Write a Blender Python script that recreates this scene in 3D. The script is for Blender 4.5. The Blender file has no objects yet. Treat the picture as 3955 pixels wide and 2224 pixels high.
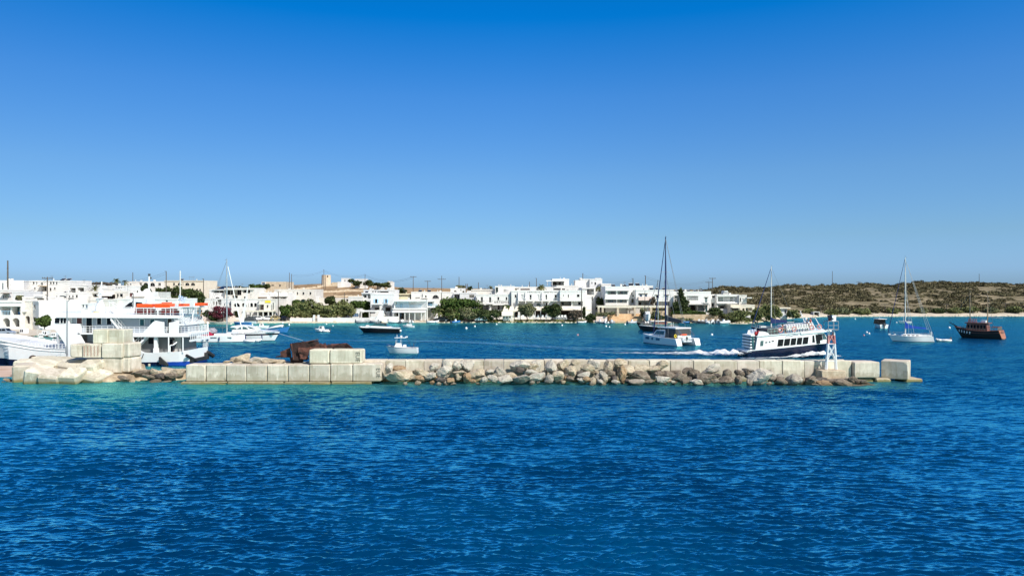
import bpy, math, random
import numpy as np
from mathutils import Vector, Matrix, Euler, noise
SC = bpy.context.scene
COL = SC.collection
F = 2856.0; CX = 1977.5; HY = 1122.0; EYE = 9.7
R = math.radians
rng = random.Random(7)

def W(x, y, D):                       # picture column / row at a depth -> metres
    return Vector(((x-CX)*D/F, D, EYE-(y-HY)*D/F))
def XW(x, D): return (x-CX)*D/F
def ZW(y, D): return EYE-(y-HY)*D/F

# ------------------------------------------------------------------ materials
MATS = {}
def mat(name, col, rough=.7, var=.08, scale=1.5, bump=0., bscale=6., metal=0., col2=None, stretch=None, coords='Object', spec=.5, island=0., coat=0.):
    if name in MATS: return MATS[name]
    m = bpy.data.materials.new(name); m.use_nodes = True
    nt = m.node_tree; N = nt.nodes; L = nt.links
    b = N['Principled BSDF']
    b.inputs['Roughness'].default_value = rough
    b.inputs['Metallic'].default_value = metal
    b.inputs['Specular IOR Level'].default_value = spec
    if coat: b.inputs['Coat Weight'].default_value = coat; b.inputs['Coat Roughness'].default_value = .08
    tc = N.new('ShaderNodeTexCoord')
    mp = N.new('ShaderNodeMapping')
    if coords == 'World':
        g = N.new('ShaderNodeNewGeometry'); L.new(g.outputs['Position'], mp.inputs['Vector'])
    else: L.new(tc.outputs['Object'], mp.inputs['Vector'])
    if stretch: mp.inputs['Scale'].default_value = stretch
    n = N.new('ShaderNodeTexNoise'); n.inputs['Scale'].default_value = scale; n.inputs['Detail'].default_value = 6; n.inputs['Roughness'].default_value = .62
    L.new(mp.outputs['Vector'], n.inputs['Vector'])
    cr = N.new('ShaderNodeValToRGB')
    c = np.array(col); c2 = np.array(col2) if col2 is not None else None
    if c2 is None:
        lo = np.clip(c*(1-var), 0, 1); hi = np.clip(c*(1+var), 0, 1)
    else: lo, hi = c, c2
    cr.color_ramp.elements[0].position = .35; cr.color_ramp.elements[1].position = .65
    cr.color_ramp.elements[0].color = (*lo, 1); cr.color_ramp.elements[1].color = (*hi, 1)
    L.new(n.outputs['Fac'], cr.inputs['Fac'])
    out = cr.outputs['Color']
    if island:
        g = N.new('ShaderNodeNewGeometry'); mr = N.new('ShaderNodeMapRange')
        mr.inputs['To Min'].default_value = 1-island; mr.inputs['To Max'].default_value = 1+island
        L.new(g.outputs['Random Per Island'], mr.inputs['Value'])
        mx = N.new('ShaderNodeVectorMath'); mx.operation = 'SCALE'
        L.new(out, mx.inputs[0]); L.new(mr.outputs['Result'], mx.inputs['Scale']); out = mx.outputs['Vector']
    L.new(out, b.inputs['Base Color'])
    if bump:
        n2 = N.new('ShaderNodeTexNoise'); n2.inputs['Scale'].default_value = bscale; n2.inputs['Detail'].default_value = 5
        L.new(mp.outputs['Vector'], n2.inputs['Vector'])
        bp = N.new('ShaderNodeBump'); bp.inputs['Strength'].default_value = min(1, bump); bp.inputs['Distance'].default_value = .05*bump
        L.new(n2.outputs['Fac'], bp.inputs['Height']); L.new(bp.outputs['Normal'], b.inputs['Normal'])
    MATS[name] = m
    return m

plaster = mat('white_plaster', (.72,.71,.68), .9, .07, .5, .3, 12)
plaster_c = mat('cool_white_plaster', (.675,.68,.675), .9, .07, .5, .3, 12)
plaster_d = mat('weathered_white_plaster', (.62,.60,.55), .9, .10, .7, .3, 12)
plaster2 = mat('warm_plaster', (.68,.63,.52), .9, .06, .6, .3, 12)
plaster3 = mat('aged_plaster', (.55,.52,.45), .92, .12, .8, .3, 12)
greywall = mat('grey_render', (.45,.44,.42), .9, .08, .8)
pinkwall = mat('pink_render', (.72,.58,.52), .9, .06, .8)
stonewall = mat('dry_stone', (.42,.35,.25), .95, .1, 1.3, 1., 4, col2=(.62,.54,.42))
tanstone = mat('tan_stone', (.38,.29,.18), .95, .1, .9, 1., 4, col2=(.55,.45,.32))
yellowstone = mat('terrace_stone', (.50,.33,.18), .95, .1, .8, .8, 3, col2=(.66,.48,.30))
glass = mat('dark_glass', (.007,.009,.012), .25, .3, 2., spec=.15)
glass_blue = mat('blue_glass', (.05,.11,.2), .12, .3, 2., spec=.6)
glass_teal = mat('teal_glass', (.03,.09,.10), .12, .3, 2., spec=.6)
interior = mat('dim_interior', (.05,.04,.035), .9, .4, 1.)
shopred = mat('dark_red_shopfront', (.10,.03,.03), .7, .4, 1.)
frame_w = mat('white_frame', (.78,.78,.77), .5, .03)
frame_b = mat('brown_frame', (.12,.08,.05), .6, .1)
frame_g = mat('grey_frame', (.30,.30,.29), .6, .1)
shut_blue = mat('pale_blue_paint', (.36,.60,.80), .6, .05)
shut_grey = mat('grey_paint', (.50,.51,.50), .6, .05)
paint_blue = mat('deep_blue_paint', (.03,.17,.42), .5, .08)
canvas_b = mat('beige_canvas', (.74,.67,.55), .9, .05, 2.)
canvas_w = mat('white_canvas', (.82,.81,.78), .9, .04, 2.)
canvas_d = mat('dark_canvas', (.06,.065,.07), .9, .15, 2.)
canvas_n = mat('navy_canvas', (.008,.02,.10), .85, .15, 2.)
canvas_r = mat('crimson_canvas', (.42,.01,.05), .85, .15, 2.)
yellow = mat('yellow_sign', (.85,.62,.03), .6, .05)
gel = mat('white_gelcoat', (.80,.80,.79), .25, .02, .6, coat=.3)
gel_grey = mat('grey_gelcoat', (.50,.52,.55), .3, .04, .6)
paint_w = mat('white_ship_paint', (.79,.79,.79), .35, .035, .5, .15, 3)
paint_shade = mat('shaded_recess_paint', (.15,.155,.16), .6, .06, .6)  # pale grey paint with the recess shade darkened into its colour
paint_g = mat('pale_grey_ship_paint', (.33,.37,.43), .5, .04, .5)
navy = mat('navy_paint', (.004,.008,.035), .25, .15, .8, spec=.6)
blackhull = mat('black_paint', (.010,.010,.012), .25, .15, .8, spec=.6)
cobalt = mat('cobalt_paint', (.01,.06,.38), .35, .1, .8)
antifoul = mat('dark_antifouling', (.01,.02,.05), .5, .15, .8)
teak = mat('teak_deck', (.34,.24,.14), .7, .12, 2.)
teakgrey = mat('weathered_deck', (.45,.42,.37), .8, .12, 2.)
alu = mat('aluminium', (.55,.57,.58), .35, .05, 1., metal=.6)
mast_w = mat('painted_mast', (.62,.60,.55), .45, .05, 1.)
steel = mat('stainless', (.6,.6,.6), .25, .05, 1., metal=.9)
wire_m = mat('rigging_wire', (.16,.17,.18), .5, .1)
polewood = mat('pole_wood', (.10,.085,.07), .9, .2, 2.)
polesteel = mat('galvanised_steel', (.30,.32,.34), .5, .1, 2., metal=.3)
orange = mat('orange_plastic', (.85,.11,.02), .5, .08)
redseat = mat('red_plastic', (.40,.02,.02), .5, .1)
redpaint = mat('faded_red_paint', (.50,.14,.12), .6, .25, 3., col2=(.72,.40,.36))
rubber = mat('black_rubber', (.015,.015,.016), .7, .2)
ribgrey = mat('grey_hypalon', (.28,.29,.30), .6, .1)
varnish = mat('varnished_wood', (.30,.09,.012), .35, .1, 1.5, col2=(.46,.16,.025), stretch=(1,1,5), coat=.3)
darkwood = mat('dark_hull_wood', (.018,.012,.010), .4, .2, 1.5)
redwood = mat('red_brown_wood', (.20,.075,.05), .5, .15, 2.)
greywood = mat('grey_timber', (.24,.20,.16), .8, .2, 3.)
rust = mat('rusted_steel', (.006,.003,.002), .9, .3, 1.2, 1., 5, col2=(.030,.009,.007))
rust_l = mat('bright_rust', (.020,.008,.006), .9, .3, 2.2, 1., 6, col2=(.11,.040,.026))
solar = mat('solar_glass', (.010,.012,.018), .3, .2, 4., spec=.25)
carwhite = mat('white_car_paint', (.78,.78,.78), .25, .02, coat=.5)
cargrey = mat('grey_car_paint', (.26,.30,.36), .25, .03, coat=.5)
carblack = mat('black_car_paint', (.012,.012,.014), .2, .1, coat=.5)
skin = mat('skin', (.45,.27,.18), .6, .05)
hairm = mat('dark_hair', (.03,.02,.015), .7, .1)
cloth_w = mat('white_shirt', (.75,.75,.76), .9, .05)
cloth_r = mat('red_shirt', (.50,.05,.05), .9, .05)
cloth_b = mat('blue_shirt', (.10,.16,.32), .9, .05)
cloth_k = mat('dark_trousers', (.03,.035,.05), .9, .1)
letter = mat('dark_lettering', (.14,.13,.11), .7, .05)
scrawl = mat('red_spray_paint', (.42,.22,.17), .8, .1)
leaf_dark = mat('dark_foliage', (.025,.038,.013), .8, .1, .35, col2=(.065,.085,.028), island=.35, coords='World', spec=.2)
leaf_green = mat('green_foliage', (.030,.058,.011), .8, .1, .35, col2=(.075,.115,.026), island=.35, coords='World', spec=.2)
leaf_olive = mat('olive_foliage', (.10,.11,.05), .8, .1, .4, col2=(.20,.20,.11), island=.35, coords='World', spec=.2)
leaf_tamar = mat('tamarisk_foliage', (.085,.10,.035), .8, .1, .3, col2=(.20,.21,.085), island=.35, coords='World', spec=.2)
leaf_palm = mat('palm_foliage', (.05,.07,.025), .7, .1, .5, col2=(.16,.15,.05), island=.3, spec=.2)
leaf_brown = mat('brown_foliage', (.07,.055,.04), .85, .1, .4, col2=(.14,.11,.08), island=.35, coords='World', spec=.2)
leaf_purple = mat('bougainvillea', (.075,.014,.024), .8, .1, .8, col2=(.15,.032,.048), island=.35, coords='World', spec=.2)
bark = mat('bark', (.13,.10,.07), .95, .2, 2., .5, 6)
foam_m = None

def concrete_mat(name, lo, hi, stain):
    m = bpy.data.materials.new(name); m.use_nodes = True
    nt = m.node_tree; N = nt.nodes; L = nt.links; b = N['Principled BSDF']
    b.inputs['Roughness'].default_value = .93; b.inputs['Specular IOR Level'].default_value = .25
    tc = N.new('ShaderNodeTexCoord'); oi = N.new('ShaderNodeObjectInfo')
    add = N.new('ShaderNodeVectorMath'); add.operation = 'ADD'
    sc = N.new('ShaderNodeVectorMath'); sc.operation = 'SCALE'; sc.inputs[0].default_value = (37, 17, 29)
    L.new(oi.outputs['Random'], sc.inputs['Scale']); L.new(tc.outputs['Object'], add.inputs[0]); L.new(sc.outputs['Vector'], add.inputs[1])
    def noise_(scale, st, det=6, rgh=.65):
        mp = N.new('ShaderNodeMapping'); mp.inputs['Scale'].default_value = st
        L.new(add.outputs['Vector'], mp.inputs['Vector'])
        n = N.new('ShaderNodeTexNoise'); n.inputs['Scale'].default_value = scale; n.inputs['Detail'].default_value = det; n.inputs['Roughness'].default_value = rgh
        L.new(mp.outputs['Vector'], n.inputs['Vector']); return n
    n1 = noise_(.9, (1,1,1)); n2 = noise_(1.6, (2.2,2.2,.35)); n3 = noise_(7, (1,1,1))
    r1 = N.new('ShaderNodeValToRGB'); e = r1.color_ramp.elements
    e[0].position = .3; e[0].color = (*lo, 1); e[1].position = .68; e[1].color = (*hi, 1)
    L.new(n1.outputs['Fac'], r1.inputs['Fac'])
    r2 = N.new('ShaderNodeValToRGB'); e = r2.color_ramp.elements
    e[0].position = .50; e[0].color = (0,0,0,1); e[1].position = .72; e[1].color = (.6,.6,.6,1)
    L.new(n2.outputs['Fac'], r2.inputs['Fac'])
    mx = N.new('ShaderNodeMix'); mx.data_type = 'RGBA'
    L.new(r2.outputs['Color'], mx.inputs['Factor']); L.new(r1.outputs['Color'], mx.inputs['A']); mx.inputs['B'].default_value = (*stain, 1)
    # formwork panels: rectangles of slightly different cement tone
    br = N.new('ShaderNodeTexBrick'); br.inputs['Scale'].default_value = 1.
    br.inputs['Color1'].default_value = (1.05,1.05,1.04,1); br.inputs['Color2'].default_value = (.72,.71,.66,1); br.inputs['Mortar'].default_value = (.85,.84,.8,1)
    br.inputs['Mortar Size'].default_value = .008; br.inputs['Brick Width'].default_value = .85; br.inputs['Row Height'].default_value = 1.25; br.offset = .3
    sx = N.new('ShaderNodeSeparateXYZ'); cb = N.new('ShaderNodeCombineXYZ'); L.new(add.outputs['Vector'], sx.inputs[0])
    ad = N.new('ShaderNodeMath'); ad.operation = 'ADD'; L.new(sx.outputs['X'], ad.inputs[0]); L.new(sx.outputs['Y'], ad.inputs[1])
    L.new(ad.outputs[0], cb.inputs['X']); L.new(sx.outputs['Z'], cb.inputs['Y']); L.new(cb.outputs[0], br.inputs['Vector'])
    mu = N.new('ShaderNodeMix'); mu.data_type = 'RGBA'; mu.blend_type = 'MULTIPLY'; mu.inputs['Factor'].default_value = .85
    L.new(mx.outputs['Result'], mu.inputs['A']); L.new(br.outputs['Color'], mu.inputs['B'])
    # each block cast from its own mix, with rising damp near the foot
    rm = N.new('ShaderNodeMapRange'); rm.inputs['To Min'].default_value = .80; rm.inputs['To Max'].default_value = 1.06; L.new(oi.outputs['Random'], rm.inputs['Value'])
    vm = N.new('ShaderNodeVectorMath'); vm.operation = 'SCALE'; L.new(mu.outputs['Result'], vm.inputs[0]); L.new(rm.outputs['Result'], vm.inputs['Scale'])
    g0 = N.new('ShaderNodeNewGeometry'); s0 = N.new('ShaderNodeSeparateXYZ'); L.new(g0.outputs['Position'], s0.inputs[0])
    n5 = noise_(1.3, (1.4,1.4,.6), 5); z5 = N.new('ShaderNodeMath'); z5.operation = 'MULTIPLY_ADD'; L.new(n5.outputs['Fac'], z5.inputs[0]); z5.inputs[1].default_value = -2.6; L.new(s0.outputs['Z'], z5.inputs[2])
    d5 = N.new('ShaderNodeMapRange'); d5.inputs['From Min'].default_value = -.62; d5.inputs['From Max'].default_value = -.36; d5.inputs['To Min'].default_value = .55; d5.inputs['To Max'].default_value = 0; L.new(z5.outputs[0], d5.inputs['Value'])
    mu = N.new('ShaderNodeMix'); mu.data_type = 'RGBA'; L.new(d5.outputs['Result'], mu.inputs['Factor']); L.new(vm.outputs['Vector'], mu.inputs['A']); mu.inputs['B'].default_value = (.30,.265,.19,1)
    # weed and wet line just above the sea
    g = N.new('ShaderNodeNewGeometry'); sz = N.new('ShaderNodeSeparateXYZ'); L.new(g.outputs['Position'], sz.inputs[0])
    nz = N.new('ShaderNodeMath'); nz.operation = 'MULTIPLY_ADD'; L.new(n1.outputs['Fac'], nz.inputs[0]); nz.inputs[1].default_value = -.7; L.new(sz.outputs['Z'], nz.inputs[2])
    mr = N.new('ShaderNodeMapRange'); mr.inputs['From Min'].default_value = -.25; mr.inputs['From Max'].default_value = .02; mr.inputs['To Min'].default_value = 1; mr.inputs['To Max'].default_value = 0
    L.new(nz.outputs[0], mr.inputs['Value'])
    m2 = N.new('ShaderNodeMix'); m2.data_type = 'RGBA'; L.new(mr.outputs['Result'], m2.inputs['Factor']); L.new(mu.outputs['Result'], m2.inputs['A']); m2.inputs['B'].default_value = (.20,.165,.07,1)
    L.new(m2.outputs['Result'], b.inputs['Base Color'])
    bp = N.new('ShaderNodeBump'); bp.inputs['Strength'].default_value = .5; bp.inputs['Distance'].default_value = .03
    L.new(n3.outputs['Fac'], bp.inputs['Height']); L.new(bp.outputs['Normal'], b.inputs['Normal'])
    MATS[name] = m; return m
concrete = concrete_mat('precast_concrete', (.50,.44,.365), (.70,.635,.54), (.34,.285,.19))
concrete_warm = concrete_mat('bleached_concrete', (.55,.50,.40), (.74,.69,.57), (.42,.35,.23))

def rock_mat(name, lo, hi, vein):
    m = bpy.data.materials.new(name); m.use_nodes = True
    nt = m.node_tree; N = nt.nodes; L = nt.links; b = N['Principled BSDF']
    b.inputs['Roughness'].default_value = .95; b.inputs['Specular IOR Level'].default_value = .2
    tc = N.new('ShaderNodeTexCoord'); oi = N.new('ShaderNodeObjectInfo')
    add = N.new('ShaderNodeVectorMath'); add.operation = 'ADD'
    sc = N.new('ShaderNodeVectorMath'); sc.operation = 'SCALE'; sc.inputs[0].default_value = (37, 17, 29)
    L.new(oi.outputs['Random'], sc.inputs['Scale']); L.new(tc.outputs['Object'], add.inputs[0]); L.new(sc.outputs['Vector'], add.inputs[1])
    n1 = N.new('ShaderNodeTexNoise'); n1.inputs['Scale'].default_value = 1.7; n1.inputs['Detail'].default_value = 9; n1.inputs['Roughness'].default_value = .7; n1.inputs['Distortion'].default_value = 1.2
    L.new(add.outputs['Vector'], n1.inputs['Vector'])
    r1 = N.new('ShaderNodeValToRGB'); e = r1.color_ramp.elements
    e[0].position = .32; e[0].color = (*lo,1); e[1].position = .62; e[1].color = (*hi,1); k = e.new(.5); k.color = (*vein,1)
    L.new(n1.outputs['Fac'], r1.inputs['Fac'])
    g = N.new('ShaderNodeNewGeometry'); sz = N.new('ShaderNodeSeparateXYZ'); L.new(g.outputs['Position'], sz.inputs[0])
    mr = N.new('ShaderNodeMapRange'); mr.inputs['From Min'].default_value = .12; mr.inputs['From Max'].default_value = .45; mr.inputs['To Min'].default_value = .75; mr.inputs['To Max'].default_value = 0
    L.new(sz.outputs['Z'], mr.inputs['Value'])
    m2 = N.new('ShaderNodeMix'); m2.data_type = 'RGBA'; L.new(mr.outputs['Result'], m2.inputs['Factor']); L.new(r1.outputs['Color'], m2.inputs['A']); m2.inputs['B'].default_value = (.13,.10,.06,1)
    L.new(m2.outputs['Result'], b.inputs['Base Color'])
    n3 = N.new('ShaderNodeTexNoise'); n3.inputs['Scale'].default_value = 3.2; n3.inputs['Detail'].default_value = 9; n3.inputs['Roughness'].default_value = .7
    L.new(add.outputs['Vector'], n3.inputs['Vector'])
    bp = N.new('ShaderNodeBump'); bp.inputs['Strength'].default_value = 1.; bp.inputs['Distance'].default_value = .28
    L.new(n3.outputs['Fac'], bp.inputs['Height']); L.new(bp.outputs['Normal'], b.inputs['Normal'])
    MATS[name] = m; return m
rock_pale = rock_mat('pale_marble_rock', (.40,.36,.30), (.64,.59,.50), (.53,.48,.40))
rock_cream = rock_mat('cream_rock', (.32,.26,.17), (.60,.51,.39), (.47,.39,.28))
rock_ochre = rock_mat('ochre_rock', (.25,.16,.08), (.48,.35,.22), (.37,.25,.15))
rock_grey = rock_mat('grey_rock', (.24,.21,.17), (.50,.45,.38), (.38,.335,.275))
rock_brown = rock_mat('brown_rock', (.13,.10,.07), (.30,.25,.20), (.21,.17,.13))
rock_dark = rock_mat('dark_rock', (.07,.06,.05), (.18,.16,.14), (.12,.10,.09))

# ------------------------------------------------------------------ mesh builder
class MB:
    def __init__(s): s.v = []; s.f = []
    def add(s, vs, fs):
        n = len(s.v); s.v.extend(tuple(p) for p in vs); s.f.extend([i+n for i in f] for f in fs); return s
    def box(s, x0, y0, z0, x1, y1, z1):
        if x1 < x0: x0, x1 = x1, x0
        if y1 < y0: y0, y1 = y1, y0
        if z1 < z0: z0, z1 = z1, z0
        return s.add([(x0,y0,z0),(x1,y0,z0),(x1,y1,z0),(x0,y1,z0),(x0,y0,z1),(x1,y0,z1),(x1,y1,z1),(x0,y1,z1)],
              [(3,2,1,0),(4,5,6,7),(0,1,5,4),(1,2,6,5),(2,3,7,6),(3,0,4,7)])
    def hexa(s, b, t):                # 4 bottom points, 4 top points (same winding, ccw from above)
        return s.add(list(b)+list(t), [(3,2,1,0),(4,5,6,7),(0,1,5,4),(1,2,6,5),(2,3,7,6),(3,0,4,7)])
    def frustum(s, x0, x1, y, z0, X0, X1, Y, z1, yc=0, Yc=0):
        return s.hexa([(x0,yc-y,z0),(x1,yc-y,z0),(x1,yc+y,z0),(x0,yc+y,z0)], [(X0,Yc-Y,z1),(X1,Yc-Y,z1),(X1,Yc+Y,z1),(X0,Yc+Y,z1)])
    def slab(s, q, t):                # flat polygon thickened by t along its normal, centred
        q = [Vector(p) for p in q]; n = (q[1]-q[0]).cross(q[-1]-q[0]).normalized()*(t/2); k = len(q)
        return s.add([p-n for p in q]+[p+n for p in q],
              [tuple(range(k-1,-1,-1)), tuple(range(k,2*k))]+[(i,(i+1)%k,k+(i+1)%k,k+i) for i in range(k)])
    def prism(s, pts, ax, a0, a1):    # 2D polygon extruded along axis ax
        def P(p, a):
            return (a,p[0],p[1]) if ax == 0 else ((p[0],a,p[1]) if ax == 1 else (p[0],p[1],a))
        k = len(pts)
        return s.add([P(p,a0) for p in pts]+[P(p,a1) for p in pts],
              [tuple(range(k-1,-1,-1)), tuple(range(k,2*k))]+[(i,(i+1)%k,k+(i+1)%k,k+i) for i in range(k)])
    def tube(s, a, b, r0, r1=None, n=6):
        r1 = r0 if r1 is None else r1; a = Vector(a); b = Vector(b); d = (b-a)
        if d.length < 1e-6: return s
        d.normalize(); u = d.orthogonal().normalized(); w = d.cross(u); vs = []
        for c, r in ((a,r0),(b,r1)):
            for i in range(n):
                t = 2*math.pi*i/n; vs.append(c+(u*math.cos(t)+w*math.sin(t))*r)
        return s.add(vs, [tuple(range(n-1,-1,-1)), tuple(range(n,2*n))]+[(i,(i+1)%n,n+(i+1)%n,n+i) for i in range(n)])
    def path(s, pts, r, n=5):
        for a, b in zip(pts, pts[1:]): s.tube(a, b, r, r, n)
        return s
    def torus(s, c, ax, Rr, r, n=12, m=6):
        c = Vector(c); ax = Vector(ax).normalized(); u = ax.orthogonal().normalized(); w = ax.cross(u); vs = []; fs = []
        for i in range(n):
            t = 2*math.pi*i/n; d = u*math.cos(t)+w*math.sin(t)
            for j in range(m):
                q = 2*math.pi*j/m; vs.append(c+d*(Rr+r*math.cos(q))+ax*(r*math.sin(q)))
        for i in range(n):
            for j in range(m):
                fs.append((i*m+j, ((i+1)%n)*m+j, ((i+1)%n)*m+(j+1)%m, i*m+(j+1)%m))
        return s.add(vs, fs)
    def ball(s, c, r, n=10, m=6, sq=(1,1,1)):
        c = Vector(c); vs = [c+Vector((0,0,-r*sq[2]))]; fs = []
        for j in range(1, m):
            p = -math.pi/2+math.pi*j/m
            for i in range(n):
                t = 2*math.pi*i/n; vs.append(c+Vector((math.cos(t)*math.cos(p)*r*sq[0], math.sin(t)*math.cos(p)*r*sq[1], math.sin(p)*r*sq[2])))
        vs.append(c+Vector((0,0,r*sq[2]))); k = len(vs)-1
        for i in range(n):
            fs.append((0, 1+(i+1)%n, 1+i)); fs.append((k, k-n+i, k-n+(i+1)%n))
            for j in range(m-2):
                a = 1+j*n; fs.append((a+i, a+(i+1)%n, a+n+(i+1)%n, a+n+i))
        return s.add(vs, fs)
    def lathe(s, prof, c=(0,0,0), n=16):
        c = Vector(c); vs = []; fs = []; k = len(prof)
        for r, z in prof:
            for i in range(n):
                t = 2*math.pi*i/n; vs.append(c+Vector((math.cos(t)*r, math.sin(t)*r, z)))
        for j in range(k-1):
            for i in range(n): fs.append((j*n+i, j*n+(i+1)%n, (j+1)*n+(i+1)%n, (j+1)*n+i))
        fs.append(tuple(range(n-1,-1,-1))); fs.append(tuple(range((k-1)*n, k*n)))
        return s.add(vs, fs)
    def grid(s, rows, closed=False):
        k = len(rows[0]); vs = [p for r in rows for p in r]; fs = []
        for j in range(len(rows)-1):
            for i in range(k-1): fs.append((j*k+i, j*k+i+1, (j+1)*k+i+1, (j+1)*k+i))
        return s.add(vs, fs)
    def build(s, name, m, parent=None, smooth=False, world=False, loc=None):
        me = bpy.data.meshes.new(name)
        vs = s.v
        if world and parent is not None:
            o = parent.location; vs = [(p[0]-o.x, p[1]-o.y, p[2]-o.z) for p in vs]
        if loc is not None: vs = [(p[0]-loc[0], p[1]-loc[1], p[2]-loc[2]) for p in vs]
        me.from_pydata(vs, [], s.f); me.materials.append(m); me.validate()
        if smooth: me.polygons.foreach_set('use_smooth', [True]*len(me.polygons))
        ob = bpy.data.objects.new(name, me); COL.objects.link(ob)
        if loc is not None: ob.location = loc
        if parent is not None: ob.parent = parent
        me.update(); return ob
def recalc(ob):
    import bmesh
    bm = bmesh.new(); bm.from_mesh(ob.data); bmesh.ops.recalc_face_normals(bm, faces=bm.faces); bm.to_mesh(ob.data); bm.free(); return ob

LABELS = {}
def tag(o, label=None, cat=None, group=None, kind=None):
    if cat and not kind: kind = 'thing'
    if label: o['label'] = label
    if cat: o['category'] = cat
    if group: o['group'] = group
    if kind: o['kind'] = kind
    return o
def thing(name, label, cat, loc=(0,0,0), rz=0., group=None, rx=0., ry=0.):
    o = bpy.data.objects.new(name, None); COL.objects.link(o); o.empty_display_size = .5
    o.location = loc; o.rotation_euler = (rx, ry, rz); return tag(o, label, cat, group)
def copy_tree(o, parent=None):
    c = o.copy(); COL.objects.link(c)
    if parent is not None: c.parent = parent
    for ch in list(o.children): copy_tree(ch, c)
    return c

def interp(tab, x):
    if x <= tab[0][0]: return tab[0][1]
    for (a, b), (c, d) in zip(tab, tab[1:]):
        if x <= c: return b+(d-b)*(x-a)/(c-a)
    return tab[-1][1]
def smooth(t): t = max(0., min(1., t)); return t*t*(3-2*t)

# ------------------------------------------------------------------ camera, sun, sky
cam_d = bpy.data.cameras.new('camera'); cam = bpy.data.objects.new('camera', cam_d); COL.objects.link(cam)
cam.location = (0,0,EYE); cam.rotation_euler = (R(90),0,0)
cam_d.sensor_width = 36; cam_d.lens = 36*F/3955; cam_d.shift_y = 10/3955; cam_d.clip_end = 20000; cam_d.clip_start = .5
SC.camera = cam
sd = Vector((.50,-.50,.70)).normalized()
sun_d = bpy.data.lights.new('sun', 'SUN'); sun = bpy.data.objects.new('sun', sun_d); COL.objects.link(sun)
sun_d.energy = 5.0; sun_d.angle = R(.53); sun_d.color = (1,.955,.88)
sun.rotation_euler = (-sd).to_track_quat('-Z','Y').to_euler()
world = bpy.data.worlds.new('World'); SC.world = world; world.use_nodes = True
nt = world.node_tree; N = nt.nodes; L = nt.links; bg = N['Background']
sky = N.new('ShaderNodeTexSky'); sky.sky_type = 'NISHITA'; sky.sun_disc = False
sky.sun_elevation = math.asin(sd.z); sky.sun_rotation = math.atan2(sd.x, sd.y)
sky.air_density = 1.0; sky.dust_density = .4; sky.ozone_density = 2.2; sky.altitude = 0
tc = N.new('ShaderNodeTexCoord'); sp = N.new('ShaderNodeSeparateXYZ'); L.new(tc.outputs['Generated'], sp.inputs[0])
rp = N.new('ShaderNodeValToRGB'); L.new(sp.outputs['Z'], rp.inputs['Fac'])
SKY_RAMP = [(0.0,(.27,.46,.86)),(.025,(.315,.525,.99)),(.07,(.335,.52,.77)),(.15,(.32,.55,.80)),(.25,(.20,.545,.92)),(.345,(.003,.50,1.0)),(.5,(.0,.42,.95)),(.75,(.05,.42,.80)),(1.0,(.3,.5,.7))]
e = rp.color_ramp.elements
e[0].position = SKY_RAMP[0][0]; e[0].color = (*SKY_RAMP[0][1],1); e[1].position = 1; e[1].color = (*SKY_RAMP[-1][1],1)
for p_, c_ in SKY_RAMP[1:-1]: k_ = e.new(p_); k_.color = (*c_,1)
mu = N.new('ShaderNodeMix'); mu.data_type = 'RGBA'; mu.blend_type = 'MULTIPLY'; mu.inputs['Factor'].default_value = 1.
# paler sky on the sun's side of the dome, deeper blue opposite
dp = N.new('ShaderNodeVectorMath'); dp.operation = 'DOT_PRODUCT'; dp.inputs[1].default_value = (sd.x*.7, sd.y*1.2, sd.z*.4); L.new(tc.outputs['Generated'], dp.inputs[0])
dm = N.new('ShaderNodeMapRange'); dm.interpolation_type = 'SMOOTHSTEP'; dm.inputs['From Min'].default_value = .3; dm.inputs['From Max'].default_value = .75; L.new(dp.outputs['Value'], dm.inputs['Value'])
pm = N.new('ShaderNodeMix'); pm.data_type = 'RGBA'; L.new(dm.outputs['Result'], pm.inputs['Factor']); L.new(rp.outputs['Color'], pm.inputs['A']); pm.inputs['B'].default_value = (1.0,.80,.62,1)
L.new(sky.outputs['Color'], mu.inputs['A']); L.new(pm.outputs['Result'], mu.inputs['B'])
ml = N.new('ShaderNodeMapRange'); ml.inputs['From Min'].default_value = -.6; ml.inputs['From Max'].default_value = .0; ml.inputs['To Min'].default_value = .86; ml.inputs['To Max'].default_value = 1.; L.new(sp.outputs['X'], ml.inputs['Value'])
vs = N.new('ShaderNodeVectorMath'); vs.operation = 'SCALE'; L.new(mu.outputs['Result'], vs.inputs[0]); L.new(ml.outputs['Result'], vs.inputs['Scale'])
L.new(vs.outputs['Vector'], bg.inputs['Color']); bg.inputs['Strength'].default_value = .13
SC.view_settings.view_transform = 'Standard'; SC.view_settings.look = 'None'; SC.view_settings.exposure = .30; SC.view_settings.gamma = 1
SC.cycles.max_bounces = 6; SC.cycles.transparent_max_bounces = 8; SC.cycles.use_denoising = True
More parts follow.
